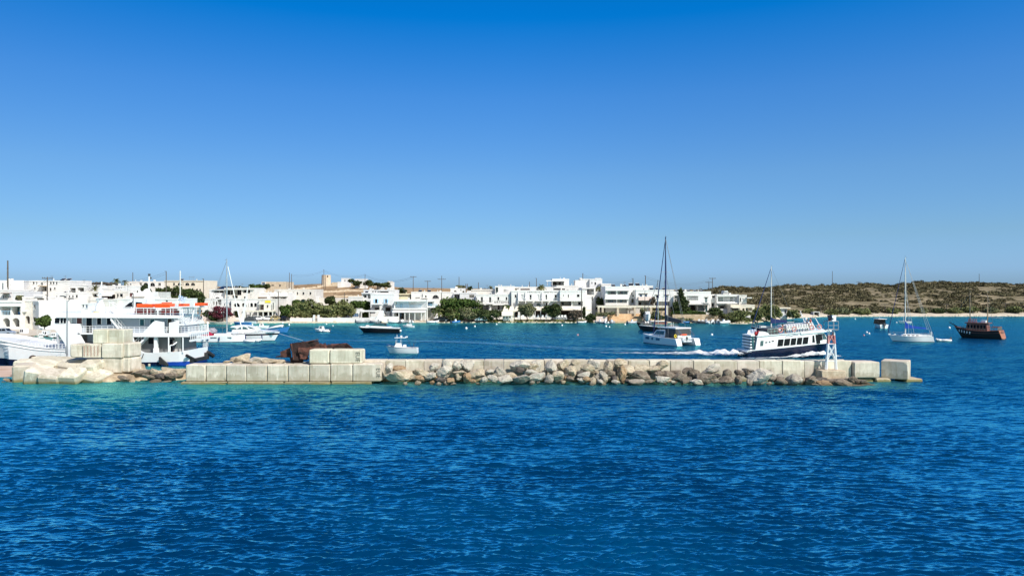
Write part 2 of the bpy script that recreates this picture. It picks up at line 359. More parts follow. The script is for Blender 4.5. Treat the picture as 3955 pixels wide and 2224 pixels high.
# ------------------------------------------------------------------ terrain
SHORE = [(-900,165),(60,165),(170,168),(230,178),(400,195),(700,210),(860,219),(1400,222),(2000,223),(2450,222),(2700,221),(2880,214),(2990,237),(3090,262),(3200,274),(3955,277),(4900,280)]
RIDGE = [(-900,1121),(0,1121),(110,1120),(260,1116),(420,1104),(520,1098),(700,1098),(800,1100),(850,1106),(930,1108),(1010,1110),(1130,1101),(1200,1097),(1290,1094),(1350,1092),(1430,1096),(1500,1106),(1560,1110),(1650,1113),(1800,1114),(2300,1116),(2750,1118),(2790,1109),(2830,1112),(2900,1114),(3000,1106),(3060,1102),(3130,1105),(3200,1102),(3300,1100),(3420,1099),(3500,1095),(3560,1090),(3620,1093),(3700,1096),(3800,1095),(3880,1097),(3955,1100),(4900,1100)]
def ground(X, Y):
    px = X/Y*F+CX
    s = interp(SHORE, px); Dr = 480.
    zr = EYE-(interp(RIDGE, px)-HY)*Dr/F
    if Y < s-3: return -2.5
    if Y < s+4: return -1.2+(1.8)*smooth((Y-s+3)/7)
    t = max(0., (Y-s-4)/(Dr-s-4))
    base = .6
    if t <= 1: z = base+(zr-base)*(t**.85 if px > 2700 else smooth(t)*.55+t*.45)
    else: z = zr-(t-1)*6
    amp = .35 if px > 2850 else .18
    return z+amp*noise.noise(Vector((X*.05,Y*.05,0)))*min(1,max(0,t*6))*2
rows = []
deps = [155,160,163,165,167,169,171,174,178,184,190,195,200,205,208,210,212,214,216,218,220,222,224,226,228,231,235,240,246,252,258,262,266,270,273,276,279,282,286,292,300,312,325,340,358,376,395,415,435,452,466,476,484,495,520,570,700,1000]
for D in deps:
    rows.append([(XW(px,D), D, ground(XW(px,D), D)) for px in range(-900, 4900, 20)])
mb = MB(); mb.grid(rows)
gm = bpy.data.materials.new('hillside_ground'); gm.use_nodes = True
def ground_material(m):
    nt = m.node_tree; N = nt.nodes; L = nt.links; b = N['Principled BSDF']; b.inputs['Roughness'].default_value = .97; b.inputs['Specular IOR Level'].default_value = .15
    g = N.new('ShaderNodeNewGeometry')
    def nz(scale, st=(1,1,1), det=6):
        mp = N.new('ShaderNodeMapping'); mp.inputs['Scale'].default_value = st; L.new(g.outputs['Position'], mp.inputs['Vector'])
        n = N.new('ShaderNodeTexNoise'); n.inputs['Scale'].default_value = scale; n.inputs['Detail'].default_value = det; n.inputs['Roughness'].default_value = .65
        L.new(mp.outputs['Vector'], n.inputs['Vector']); return n
    def ramp(src, stops):
        r = N.new('ShaderNodeValToRGB'); e = r.color_ramp.elements
        e[0].position, e[0].color = stops[0][0], (*stops[0][1],1); e[1].position, e[1].color = stops[-1][0], (*stops[-1][1],1)
        for p, c in stops[1:-1]: k = e.new(p); k.color = (*c,1)
        L.new(src, r.inputs['Fac']); return r
    dry = ramp(nz(.06,(1,.5,1)).outputs['Fac'], [(.3,(.20,.13,.07)),(.5,(.33,.22,.12)),(.7,(.42,.31,.19))])
    scr = ramp(nz(.12).outputs['Fac'], [(.35,(.09,.08,.042)),(.52,(.19,.155,.09)),(.66,(.36,.29,.19))])
    pav = ramp(nz(.3).outputs['Fac'], [(.3,(.42,.36,.28)),(.7,(.60,.53,.43))])
    sx = N.new('ShaderNodeSeparateXYZ'); L.new(g.outputs['Position'], sx.inputs[0])
    dv = N.new('ShaderNodeMath'); dv.operation = 'DIVIDE'; L.new(sx.outputs['X'], dv.inputs[0]); L.new(sx.outputs['Y'], dv.inputs[1])
    mr = N.new('ShaderNodeMapRange'); L.new(sx.outputs['X'], mr.inputs['Value']); mr.inputs['From Min'].default_value = -35; mr.inputs['From Max'].default_value = 60
    mx = N.new('ShaderNodeMix'); mx.data_type = 'RGBA'; L.new(mr.outputs['Result'], mx.inputs['Factor']); L.new(dry.outputs['Color'], mx.inputs['A']); L.new(scr.outputs['Color'], mx.inputs['B'])
    zr = N.new('ShaderNodeMapRange'); L.new(sx.outputs['Z'], zr.inputs['Value']); zr.inputs['From Min'].default_value = .9; zr.inputs['From Max'].default_value = 1.5
    m2 = N.new('ShaderNodeMix'); m2.data_type = 'RGBA'; L.new(zr.outputs['Result'], m2.inputs['Factor']); L.new(pav.outputs['Color'], m2.inputs['A']); L.new(mx.outputs['Result'], m2.inputs['B'])
    L.new(m2.outputs['Result'], b.inputs['Base Color'])
    bp = N.new('ShaderNodeBump'); bp.inputs['Distance'].default_value = .5; L.new(nz(.8).outputs['Fac'], bp.inputs['Height']); L.new(bp.outputs['Normal'], b.inputs['Normal'])
ground_material(gm)
tag(mb.build('ground', gm, smooth=True), kind='structure')

# ------------------------------------------------------------------ sea
wm = bpy.data.materials.new('sea_water'); wm.use_nodes = True
def water_material(m):
    nt = m.node_tree; N = nt.nodes; L = nt.links; b = N['Principled BSDF']
    g = N.new('ShaderNodeNewGeometry')
    sx = N.new('ShaderNodeSeparateXYZ'); L.new(g.outputs['Position'], sx.inputs[0])
    def nz(scale, st=(1,1,1), det=4, rough=.5, rot=0, dist=0):
        mp = N.new('ShaderNodeMapping'); mp.inputs['Scale'].default_value = st; mp.inputs['Rotation'].default_value = (0,0,rot); L.new(g.outputs['Position'], mp.inputs['Vector'])
        n = N.new('ShaderNodeTexNoise'); n.inputs['Scale'].default_value = scale; n.inputs['Detail'].default_value = det; n.inputs['Roughness'].default_value = rough; n.inputs['Distortion'].default_value = dist
        L.new(mp.outputs['Vector'], n.inputs['Vector']); return n.outputs['Fac']
    def math_(op, a, bb, c=None):
        k = N.new('ShaderNodeMath'); k.operation = op
        for i, v in enumerate((a, bb, c)):
            if v is None: continue
            if isinstance(v, (int, float)): k.inputs[i].default_value = v
            else: L.new(v, k.inputs[i])
        return k.outputs[0]
    def mrange(v, a, c, lo=0., hi=1.):
        k = N.new('ShaderNodeMapRange'); k.interpolation_type = 'SMOOTHSTEP'
        L.new(v, k.inputs['Value']); k.inputs['From Min'].default_value = a; k.inputs['From Max'].default_value = c; k.inputs['To Min'].default_value = lo; k.inputs['To Max'].default_value = hi
        return k.outputs['Result']
    def mix(f, a, bb):
        k = N.new('ShaderNodeMix'); k.data_type = 'RGBA'; L.new(f, k.inputs['Factor'])
        if isinstance(a, tuple): k.inputs['A'].default_value = (*a,1)
        else: L.new(a, k.inputs['A'])
        if isinstance(bb, tuple): k.inputs['B'].default_value = (*bb,1)
        else: L.new(bb, k.inputs['B'])
        return k.outputs['Result']
    X, Y = sx.outputs['X'], sx.outputs['Y']
    big = nz(.035, (1,1.6,1), 3)
    deep = mix(mrange(big, .4, .62), WATER['deep'], WATER['deep2'])
    # shallow sand beside the mole (towards the left), seen as turquoise
    yw = math_('MULTIPLY_ADD', nz(.07,(1,1.4,1),3), 16., Y)          # wobbling edge
    near = mrange(yw, 58, 86)
    leftw = mrange(X, -4, -34)
    f1 = math_('MULTIPLY', near, math_('MULTIPLY', leftw, mrange(Y, 98, 86)))
    c = mix(math_('MULTIPLY', f1, .85), deep, WATER['turq'])
    # strip at the foot of the rocks
    f2 = math_('MULTIPLY', mrange(yw, 78, 86), mrange(Y, 84, 80))
    f2 = math_('MULTIPLY', f2, mrange(X, 45, 37)); c = mix(math_('MULTIPLY', f2, .45), c, WATER['pale'])
    # bay shallows towards the beach
    ys = math_('ADD', math_('MULTIPLY_ADD', nz(.03,(.5,2,1),3), 26., Y), math_('MULTIPLY', X, -.22))
    f3 = mrange(ys, 160, 225); c = mix(math_('MULTIPLY', f3, .9), c, WATER['bay'])
    f4 = mrange(math_('ADD', Y, math_('MULTIPLY', X, -.36)), 210, 222); c = mix(math_('MULTIPLY', f4, .6), c, WATER['pale'])
    h = math_('ADD', math_('MULTIPLY', nz(1.9,(.6,1.7,1),3,.6,-.10,.7), .10), math_('MULTIPLY', nz(5.5,(.6,1.5,1),3,.6,.15,.6), .03))
    h = math_('MULTIPLY', h, mrange(Y, 20, 140, .6, 2.2))
    bp = N.new('ShaderNodeBump'); bp.inputs['Strength'].default_value = 1.; bp.inputs['Distance'].default_value = WATER['bump']
    L.new(h, bp.inputs['Height'])
    N.remove(b); out = N['Material Output']
    df = N.new('ShaderNodeBsdfDiffuse'); L.new(c, df.inputs['Color']); L.new(bp.outputs['Normal'], df.inputs['Normal'])
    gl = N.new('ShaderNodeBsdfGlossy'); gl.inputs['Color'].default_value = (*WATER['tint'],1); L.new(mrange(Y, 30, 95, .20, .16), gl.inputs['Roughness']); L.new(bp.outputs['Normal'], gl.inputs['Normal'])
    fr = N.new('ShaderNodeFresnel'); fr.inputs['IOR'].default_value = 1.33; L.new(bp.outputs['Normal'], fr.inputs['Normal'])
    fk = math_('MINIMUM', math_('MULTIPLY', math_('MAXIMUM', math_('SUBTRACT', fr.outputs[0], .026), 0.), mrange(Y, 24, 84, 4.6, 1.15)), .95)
    ms = N.new('ShaderNodeMixShader'); L.new(fk, ms.inputs[0]); L.new(df.outputs[0], ms.inputs[1]); L.new(gl.outputs[0], ms.inputs[2]); L.new(ms.outputs[0], out.inputs['Surface'])
WATER = dict(deep=(.0,.020,.066), deep2=(.0,.033,.098), turq=(.0,.13,.155), pale=(.04,.17,.18), bay=(.0,.050,.084), bump=1., tint=(.36,1.12,1.12), refl=1.5)
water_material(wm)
def wave_sheet():
    nrg = np.random.default_rng(3)
    ys = [21.]; 
    while ys[-1] < 240: ys.append(ys[-1]+(.055 if ys[-1] < 31 else (.055+(ys[-1]-31)*.0020)))
    ys = np.array(ys); us = np.linspace(-2950, 2950, 1240)/F
    Xg = us[None,:]*ys[:,None]; Yg = np.repeat(ys[:,None], len(us), 1)
    dy = np.gradient(ys)[:,None]; dx = (us[1]-us[0])*ys[:,None]
    # gusts: slow patches where the ripples stand higher
    P_ = lambda sx, sy, ph: np.sin(Xg*sx+1.3*np.sin(Yg*sy*.7+ph))*np.sin(Yg*sy+1.1*np.sin(Xg*sx*.6+ph*2))
    gust = 1+.22*P_(.11,.16,1.)+.18*P_(.05,.31,2.3)+.12*P_(.31,.5,.4)
    wx = Xg+.35*np.sin(Yg*.9+Xg*.33)+.22*np.sin(Yg*2.1-Xg*.8+1.); wy = Yg+.20*np.sin(Xg*.7+.6*np.sin(Yg*.5))+.08*np.sin(Xg*1.9+Yg*.7)
    hgt = np.zeros_like(Xg)
    for i in range(70):
        lam = .23*(7.**(nrg.random()**2.8)); th = nrg.normal(0,.23)+.05; k = 2*math.pi/lam
        st = .074*(1. if lam < .8 else .5)
        att = np.clip((lam/(np.maximum(dy, dx*.8)*3.2))-.45, 0, 1)
        ph = nrg.uniform(0, 6.28)
        s_ = np.sin(k*(wx*math.sin(th)+wy*math.cos(th))+ph)
        hgt += att*st/k*(s_+.0)
    rms = .045; hgt = hgt*gust; hgt = hgt+np.clip(hgt, 0, None)**2*4.0
    edge = np.clip((ys-21)/.6, 0, 1)*np.clip((240-ys)/30, 0, 1); hgt *= edge[:,None]
    co = np.stack([Xg, Yg, hgt], -1).astype(np.float32).reshape(-1,3); nr_, nc = Xg.shape
    i = np.arange(nr_*nc).reshape(nr_,nc); q = np.stack([i[:-1,:-1], i[:-1,1:], i[1:,1:], i[1:,:-1]], -1).reshape(-1,4).astype(np.int32)
    # the calm sea beyond the rippled sheet, joined to it at its rim
    u0, u1 = us[0], us[-1]; y0, y1 = ys[0], ys[-1]
    extra = np.array([(-3000,-200,0),(3000,-200,0),(3000,9000,0),(-3000,9000,0)], np.float32); n0 = len(co)
    co = np.concatenate([co, extra]); c00, c01, c10, c11 = i[0,0], i[0,-1], i[-1,0], i[-1,-1]
    q = np.concatenate([q, np.array([[n0,n0+1,c01,c00],[n0+1,n0+2,c11,c01],[n0+2,n0+3,c10,c11],[n0+3,n0,c00,c10]], np.int32)])
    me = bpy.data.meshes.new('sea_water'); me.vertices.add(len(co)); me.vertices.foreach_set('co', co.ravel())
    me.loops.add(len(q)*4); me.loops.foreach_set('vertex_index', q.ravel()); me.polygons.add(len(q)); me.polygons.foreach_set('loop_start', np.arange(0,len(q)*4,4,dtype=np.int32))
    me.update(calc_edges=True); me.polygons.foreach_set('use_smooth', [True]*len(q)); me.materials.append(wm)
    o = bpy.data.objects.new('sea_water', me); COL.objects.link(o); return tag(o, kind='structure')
wave_sheet()
mb = MB(); mb.grid([[(-3000,-200,-4),(3000,-200,-4)],[(-3000,9000,-4),(3000,9000,-4)]])
tag(mb.build('seabed', mat('seabed_sand', (.3,.27,.2), .9)), kind='structure')
# ------------------------------------------------------------------ breakwater
import bmesh
def block(center, size, rot=(0,0,0), label=None, m=concrete, name='concrete_block', group=None, bev=.045, seed=0, cat='concrete block'):
    r = random.Random(seed+int(center[0]*91+center[1]*13))
    bm = bmesh.new(); bmesh.ops.create_cube(bm, size=1)
    for v in bm.verts: v.co = Vector((v.co.x*size[0], v.co.y*size[1], v.co.z*size[2]))
    bmesh.ops.bevel(bm, geom=list(bm.edges), offset=bev, segments=1, affect='EDGES')
    bmesh.ops.subdivide_edges(bm, edges=[e for e in bm.edges if e.calc_length() > .8], cuts=5, use_grid_fill=True)
    for v in bm.verts:
        n = noise.noise_vector(v.co*1.3+Vector((seed*3.1, center[0], 0)))
        v.co += n*.013
        k = noise.noise(v.co*2.6+Vector((center[0]*2, seed, 5)))
        d = min(size[0]/2-abs(v.co.x), 9)+min(size[2]/2-abs(v.co.z), 9)
        if k > .25 and d < .25: v.co *= (1-.05*min(1, (k-.25)*5))       # chipped arrises
    me = bpy.data.meshes.new(name); bm.to_mesh(me); bm.free(); me.materials.append(m)
    o = bpy.data.objects.new(name, me); COL.objects.link(o); o.location = center; o.rotation_euler = [R(a) for a in rot]
    return tag(o, label, cat, group)

ORD = ['first','second','third','fourth','fifth','sixth','seventh','eighth','ninth','tenth','eleventh','twelfth','thirteenth','fourteenth','fifteenth','sixteenth','seventeenth','eighteenth','nineteenth','twentieth','twenty-first','twenty-second','twenty-third','twenty-fourth','twenty-fifth','twenty-sixth','twenty-seventh','twenty-eighth','twenty-ninth','thirtieth']
WB = [1405,1489,1565,1637,1712,1786,1868,1945,2024,2102,2180,2270,2348,2426,2509,2588,2678,2760,2847,2933,3021,3107,3193,3290]
DW = 79.0; ZT = 2.26
nb = len(WB)-1
for i in range(nb):
    a, b = WB[i], WB[i+1]; x0, x1 = XW(a, DW)+.018, XW(b, DW)-.018
    zt = ZT-.004*i+rng.uniform(-.025,.025); dd = rng.uniform(-.05,.05)
    zb = -.8; 
    block(((x0+x1)/2, DW+.95+dd, (zt+zb)/2), (x1-x0, 1.9, zt-zb), (0,0,rng.uniform(-.5,.5)),
          f'bleached concrete block, {ORD[i]} from the left in the breakwater wall behind the rubble', concrete_warm if i % 3 else concrete,
          group='concrete blocks of the breakwater wall', seed=i)
# wall continues leftwards behind the front row, carrying the stones and the wreck
for i, (a, b) in enumerate([(905,990),(990,1075),(1075,1160),(1160,1240),(1240,1322),(1322,1402)]):
    x0, x1 = XW(a, 79.4)+.03, XW(b, 79.4)-.03; zt = 1.98 if i < 4 else 2.2
    block(((x0+x1)/2, 80.4, (zt-.8)/2), (x1-x0, 2.0, zt+.8), (0,0,0), f'pale concrete block, {ORD[i]} from the left in the rear row behind the front blocks', concrete_warm,
          group='concrete blocks of the rear row', seed=50+i)
FB = [717,794,873,951,1031,1112,1194,1275,1361,1446]
DF = 77.0
for i, (a, b) in enumerate(zip(FB, FB[1:])):
    x0, x1 = XW(a, DF)+.02, XW(b, DF)-.02; zt = (1.98 if i < 7 else 2.04)+rng.uniform(-.03,.03)
    if i == 8: x1 += .7; 
    block(((x0+x1)/2, DF+1.0+rng.uniform(-.06,.06), (zt+.22)/2), (x1-x0, 2.05, zt-.22), (0,0,rng.uniform(-.6,.6)),
          f'stained concrete block, {ORD[i]} from the left in the low front row', concrete, group='concrete blocks of the front row', seed=80+i, bev=.09)
# footing slabs at the waterline
for i, (a, b, y) in enumerate([(700,880,76.7),(880,1100,76.75),(1100,1280,76.55),(1280,1440,76.7)]):
    block(((XW(a,77)+XW(b,77))/2, y+1.4, -.25), (XW(b,77)-XW(a,77)-.15, 2.9, .95), (0,0,0), f'weed-stained footing slab at the waterline, {ORD[i]} from the left under the front row', concrete,
          name='footing_slab', group='footing slabs under the front row', seed=120+i, cat='slab')
U = [(1191,1271),(1271,1397)]
for i, (a, b) in enumerate(U):
    x0, x1 = XW(a, 77.3)+.04, XW(b, 77.3)-.04
    block(((x0+x1)/2, 78.35, 2.78), (x1-x0, 2.0, 1.46), (0,0,0 if i == 0 else -.6),
          ['pale concrete block on the upper tier below the rusty wreck, left one of two', 'pale concrete block with stencilled marks on the upper tier, right one of two'][i], concrete_warm, group='upper tier blocks below the wreck', seed=140+i, bev=.1)
def text_part(s, size, m, parent, loc, rot=(R(90),0,0), name='lettering', ext=.012, align='CENTER', sx=1., space=1.):
    cu = bpy.data.curves.new(name, 'FONT'); cu.body = s; cu.size = size; cu.extrude = ext; cu.align_x = align; cu.align_y = 'CENTER'; cu.space_character = space
    cu.materials.append(m); o = bpy.data.objects.new(name, cu); COL.objects.link(o); o.location = loc; o.rotation_euler = rot; o.scale = (sx,1,1)
    if parent: o.parent = parent
    bpy.context.view_layer.update(); dg = bpy.context.evaluated_depsgraph_get(); me = bpy.data.meshes.new_from_object(o.evaluated_get(dg)); n_ = bpy.data.objects.new(name, me); COL.objects.link(n_); n_.location = loc; n_.rotation_euler = rot; n_.scale = (sx,1,1); n_.parent = parent
    bpy.data.objects.remove(o); n_.name = name; return n_
ub = [o for o in COL.objects if o.get('label','').startswith('pale concrete block with stencilled')][0]
text_part('EUE', .62, letter, ub, (1.28,-1.02,0), (R(90),R(90),0))
fb = [o for o in COL.objects if o.get('label','').startswith('stained concrete block, ninth')][0]
text_part('EUE', .62, letter, fb, (1.2,-1.04,0), (R(90),R(90),0))
# the two outer blocks at the end of the mole
def bl_px(a, b, y0, y1, D, dp, label, rot=(0,0,0), m=concrete, grp=None, seed=0, bev=.08, **k):
    x0, x1 = XW(a, D), XW(b, D); z1, z0 = ZW(y0, D), ZW(y1, D)
    return block(((x0+x1)/2, D+dp/2, (z0+z1)/2), (x1-x0, dp, z1-z0), rot, label, m, group=grp, seed=seed, bev=bev, **k)
bl_px(3298,3398,1398,1459,78.6,2.2,'clean pale concrete block standing alone just right of the breakwater wall end', (0,0,1.5), concrete, 'outer blocks at the mole end', 200)
# last block turned so that its left face is in shade
bc = XW(3479,79); block((bc, 80.0, 1.22), (2.55,2.55,1.9), (0,0,-34), 'last concrete block at the seaward tip, turned with its left face in shade', concrete, group='outer blocks at the mole end', seed=201)
for i, (a, b, D) in enumerate([(3285,3375,79),(3378,3440,78.8),(3490,3562,78.7)]):
    block(((XW(a,D)+XW(b,D))/2, D+.9, .02), (XW(b,D)-XW(a,D), 2.0, .62), (0,0,rng.uniform(-6,6)), f'low weedy slab at the waterline under the outer blocks, {ORD[i]} from the left', concrete, name='footing_slab', group='slabs under the outer blocks', seed=210+i, cat='slab', bev=.12)

# stack of blocks on the left
S1 = 'stacked blocks in front of the ferry'
bl_px(390,472,1384,1441,80.6,2.2,'large grey block with a square patch, bottom left of the stack before the ferry',(0,0,0),concrete,S1,301,.1)
bl_px(474,506,1382,1438,80.7,2.2,'block with a yellowish broken hole, bottom right of the stack before the ferry',(0,0,-9),concrete,S1,302,.12)
bl_px(268,317,1329,1381,81.0,2.0,'narrow weathered block at the far left of the middle tier of the stack',(0,0,4),concrete,S1,303,.1)
sb = bl_px(318,389,1328,1382,80.8,2.0,'block sprayed with red wavy scrawls in the middle tier of the stack',(0,0,0),concrete,S1,304)
bl_px(391,474,1327,1383,80.5,2.1,'plain pale block in the middle tier, right of the red scrawls',(0,0,-2),concrete,S1,305,.1)
bl_px(475,507,1324,1381,80.7,2.1,'chamfered end block at the right of the middle tier of the stack',(0,0,-10),concrete,S1,306,.16)
bl_px(357,416,1272,1327,81.0,2.0,'streaked block on the top tier of the stack, left one of two',(0,0,1),concrete_warm,S1,307)
bl_px(418,478,1273,1328,81.1,2.0,'streaked block on the top tier of the stack, right one of two',(0,0,-1),concrete_warm,S1,308)
mb = MB()                                                          # five columns of wavy spray lines
for c in range(5):
    for s_ in (-1, 1):
        pts = [(-.78+c*.37+s_*.07*math.sin(t*.9+c), -1.03, .58-t*.095) for t in range(13)]
        mb.path(pts, .016, 4)
mb.build('wavy_scrawl', scrawl, sb)
# tilted blocks lying in front, partly awash
T = 'tumbled blocks at the water edge'
def tb(x, y, D, size, rot, label, m=concrete_warm, seed=0, bev=.16):
    return block(W(x, y, D), size, rot, label, m, name='tumbled_block', group=T, seed=seed, bev=bev)
tb(152,1452,78.0,(2.35,2.1,1.75),(14,12,12),'large tumbled block with a rough grey left face at the water edge',concrete,401,.2)
tb(205,1455,77.7,(2.3,2.2,1.2),(20,5,3),'chamfered tumbled block, second from the left along the water edge',concrete,402,.26)
tb(282,1452,77.9,(2.15,2.3,1.15),(20,1,-2),'bright tumbled block, third from the left along the water edge',concrete_warm,403,.22)
tb(366,1455,79.0,(2.9,2.6,1.0),(16,9,-14),'wide flat tumbled block sloping right into the water',concrete_warm,404,.24)
tb(94,1440,79.6,(1.8,2.4,2.0),(4,0,22),'smooth upright tumbled block at the far left beside the paved quay',concrete,405,.16)
tb(160,1412,81.6,(3.4,2.6,.8),(8,3,10),'long slab lying flat behind the far left tumbled blocks',concrete_warm,406,.14)
tb(232,1408,82.6,(3.6,2.4,.7),(7,4,-8),'thin tilted slab in the middle of the tumbled pile',concrete_warm,407,.12)
tb(300,1418,81.4,(3.2,2.4,.8),(10,6,-20),'tilted slab with a rectangular notch in the middle of the pile',concrete_warm,408,.12)
tb(354,1414,80.2,(2.3,2.2,1.0),(15,-2,-6),'bright chamfered block against the bottom of the block stack',concrete_warm,409,.2)
tb(355,1396,83.0,(4.6,2.2,.6),(4,1,-3),'long flat slab under the scrawled block of the stack',concrete_warm,410,.1)
tb(225,1390,84.5,(4.4,2.2,.55),(4,2,4),'low slab at the back of the pile beside the ferry bow',concrete_warm,411,.1)
tb(120,1398,84.0,(3.0,2.0,.55),(5,0,12),'small low slab at the back left of the pile',concrete_warm,412,.1)
tb(165,1384,86.0,(1.9,1.5,.5),(0,0,10),'little square block at the back of the pile near the dark hull',concrete_warm,413,.08)
# ground of the left jetty
gj = mat('jetty_ground_rock', (.22,.16,.10), .96, .1, .9, 1.5, 3, col2=(.50,.40,.27), coords='World')
rows = []
def jet(x, y):
    px = x/y*F+CX
    e = smooth((px+60)/40)*smooth((1500-px)/60)
    bk = smooth(((92.5 if px < 560 else (86 if px < 720 else 82.5))-y)/1.4); fr = smooth((y-(77.8 if px < 520 else 79.2)+.6*math.sin(px*.05))/1.6)
    h = .62+.25*noise.noise(Vector((x*.5,y*.5,2)))+.16*noise.noise(Vector((x*1.7,y*1.7,7)))
    if px > 720: h = .9
    return -1.2+(h+1.2)*bk*fr*smooth((px-55)/30)
for k in range(64):
    y = 75.5+k*.3
    rows.append([(XW(60+j*6, 82)+0, y, jet(XW(60+j*6,82), y)) for j in range(0, 245)])
mb = MB(); mb.grid(rows); tag(mb.build('jetty_ground', gj, smooth=True), kind='structure')
# paved quay at far left
qm = mat('quay_paving', (.40,.27,.20), .9, .1, .8, .4, 4, col2=(.52,.40,.32), coords='World', stretch=(.3,1,1))
mb = MB(); mb.box(-90, 88.6, -2, XW(78,88), 92.4, .30); mb.hexa([(-90,77,-2),(XW(62,78),77,-2),(XW(78,88),88.596,-2),(-90,88.596,-2)],[(-90,77,-.25),(XW(62,78),77,-.25),(XW(78,88),88.596,.24),(-90,88.596,.24)])
tag(mb.build('quay', qm), kind='structure')

# ------------------------------------------------------------------ boulders
def rock_mesh(seed, sub=3, flat=.9):
    r = random.Random(seed)
    planes = []
    for i in range(14):
        n = Vector((r.gauss(0,1), r.gauss(0,1), r.gauss(0,1))).normalized(); planes.append((n, r.uniform(.60,.95)))
    bm = bmesh.new(); bmesh.ops.create_icosphere(bm, subdivisions=sub, radius=1)
    off = Vector((seed*1.7, seed*.3, 0))
    for v in bm.verts:
        d = v.co.normalized(); rr = 1.25
        for n, h in planes:
            c = d.dot(n)
            if c > .05: rr = min(rr, h/c)
        rr *= 1+.12*noise.noise(d*1.6+off)+.06*noise.noise(d*3.5+off)+.05*noise.noise(d*8+off)
        v.co = d*rr
    me = bpy.data.meshes.new('boulder'); bm.to_mesh(me); bm.free(); return me
RM = {'pale':rock_pale,'cream':rock_cream,'ochre':rock_ochre,'grey':rock_grey,'brown':rock_brown,'dark':rock_dark}
PROTO = {}
def proto(k, tone, sub):
    key = (k, tone)
    if key not in PROTO:
        me = rock_mesh(k*7+1, sub); me.materials.append(RM[tone]); PROTO[key] = me
    return PROTO[key]
ROCKS = []
def rock(x, y, D, wpx, hpx, tone, seed, dz=0):
    me = proto(seed % 12+(20 if wpx > 45 else 0), tone, 3)
    o = bpy.data.objects.new('boulder', me); COL.objects.link(o)
    r = random.Random(seed)
    p = W(x, y, D); s = D/F
    o.location = p; o.scale = (wpx*s*.56, (wpx+hpx)*s*.29, hpx*s*.56); o.rotation_euler = (r.uniform(-.25,.25), r.uniform(-.25,.25), r.choice([0,1.57,3.14,4.71])+r.uniform(-.2,.2))
    if abs(math.sin(o.rotation_euler.z)) > .7: o.scale = (o.scale[1], o.scale[0], o.scale[2])
    ROCKS.append([x, y, wpx*hpx, tone, wpx/hpx, o]); return o
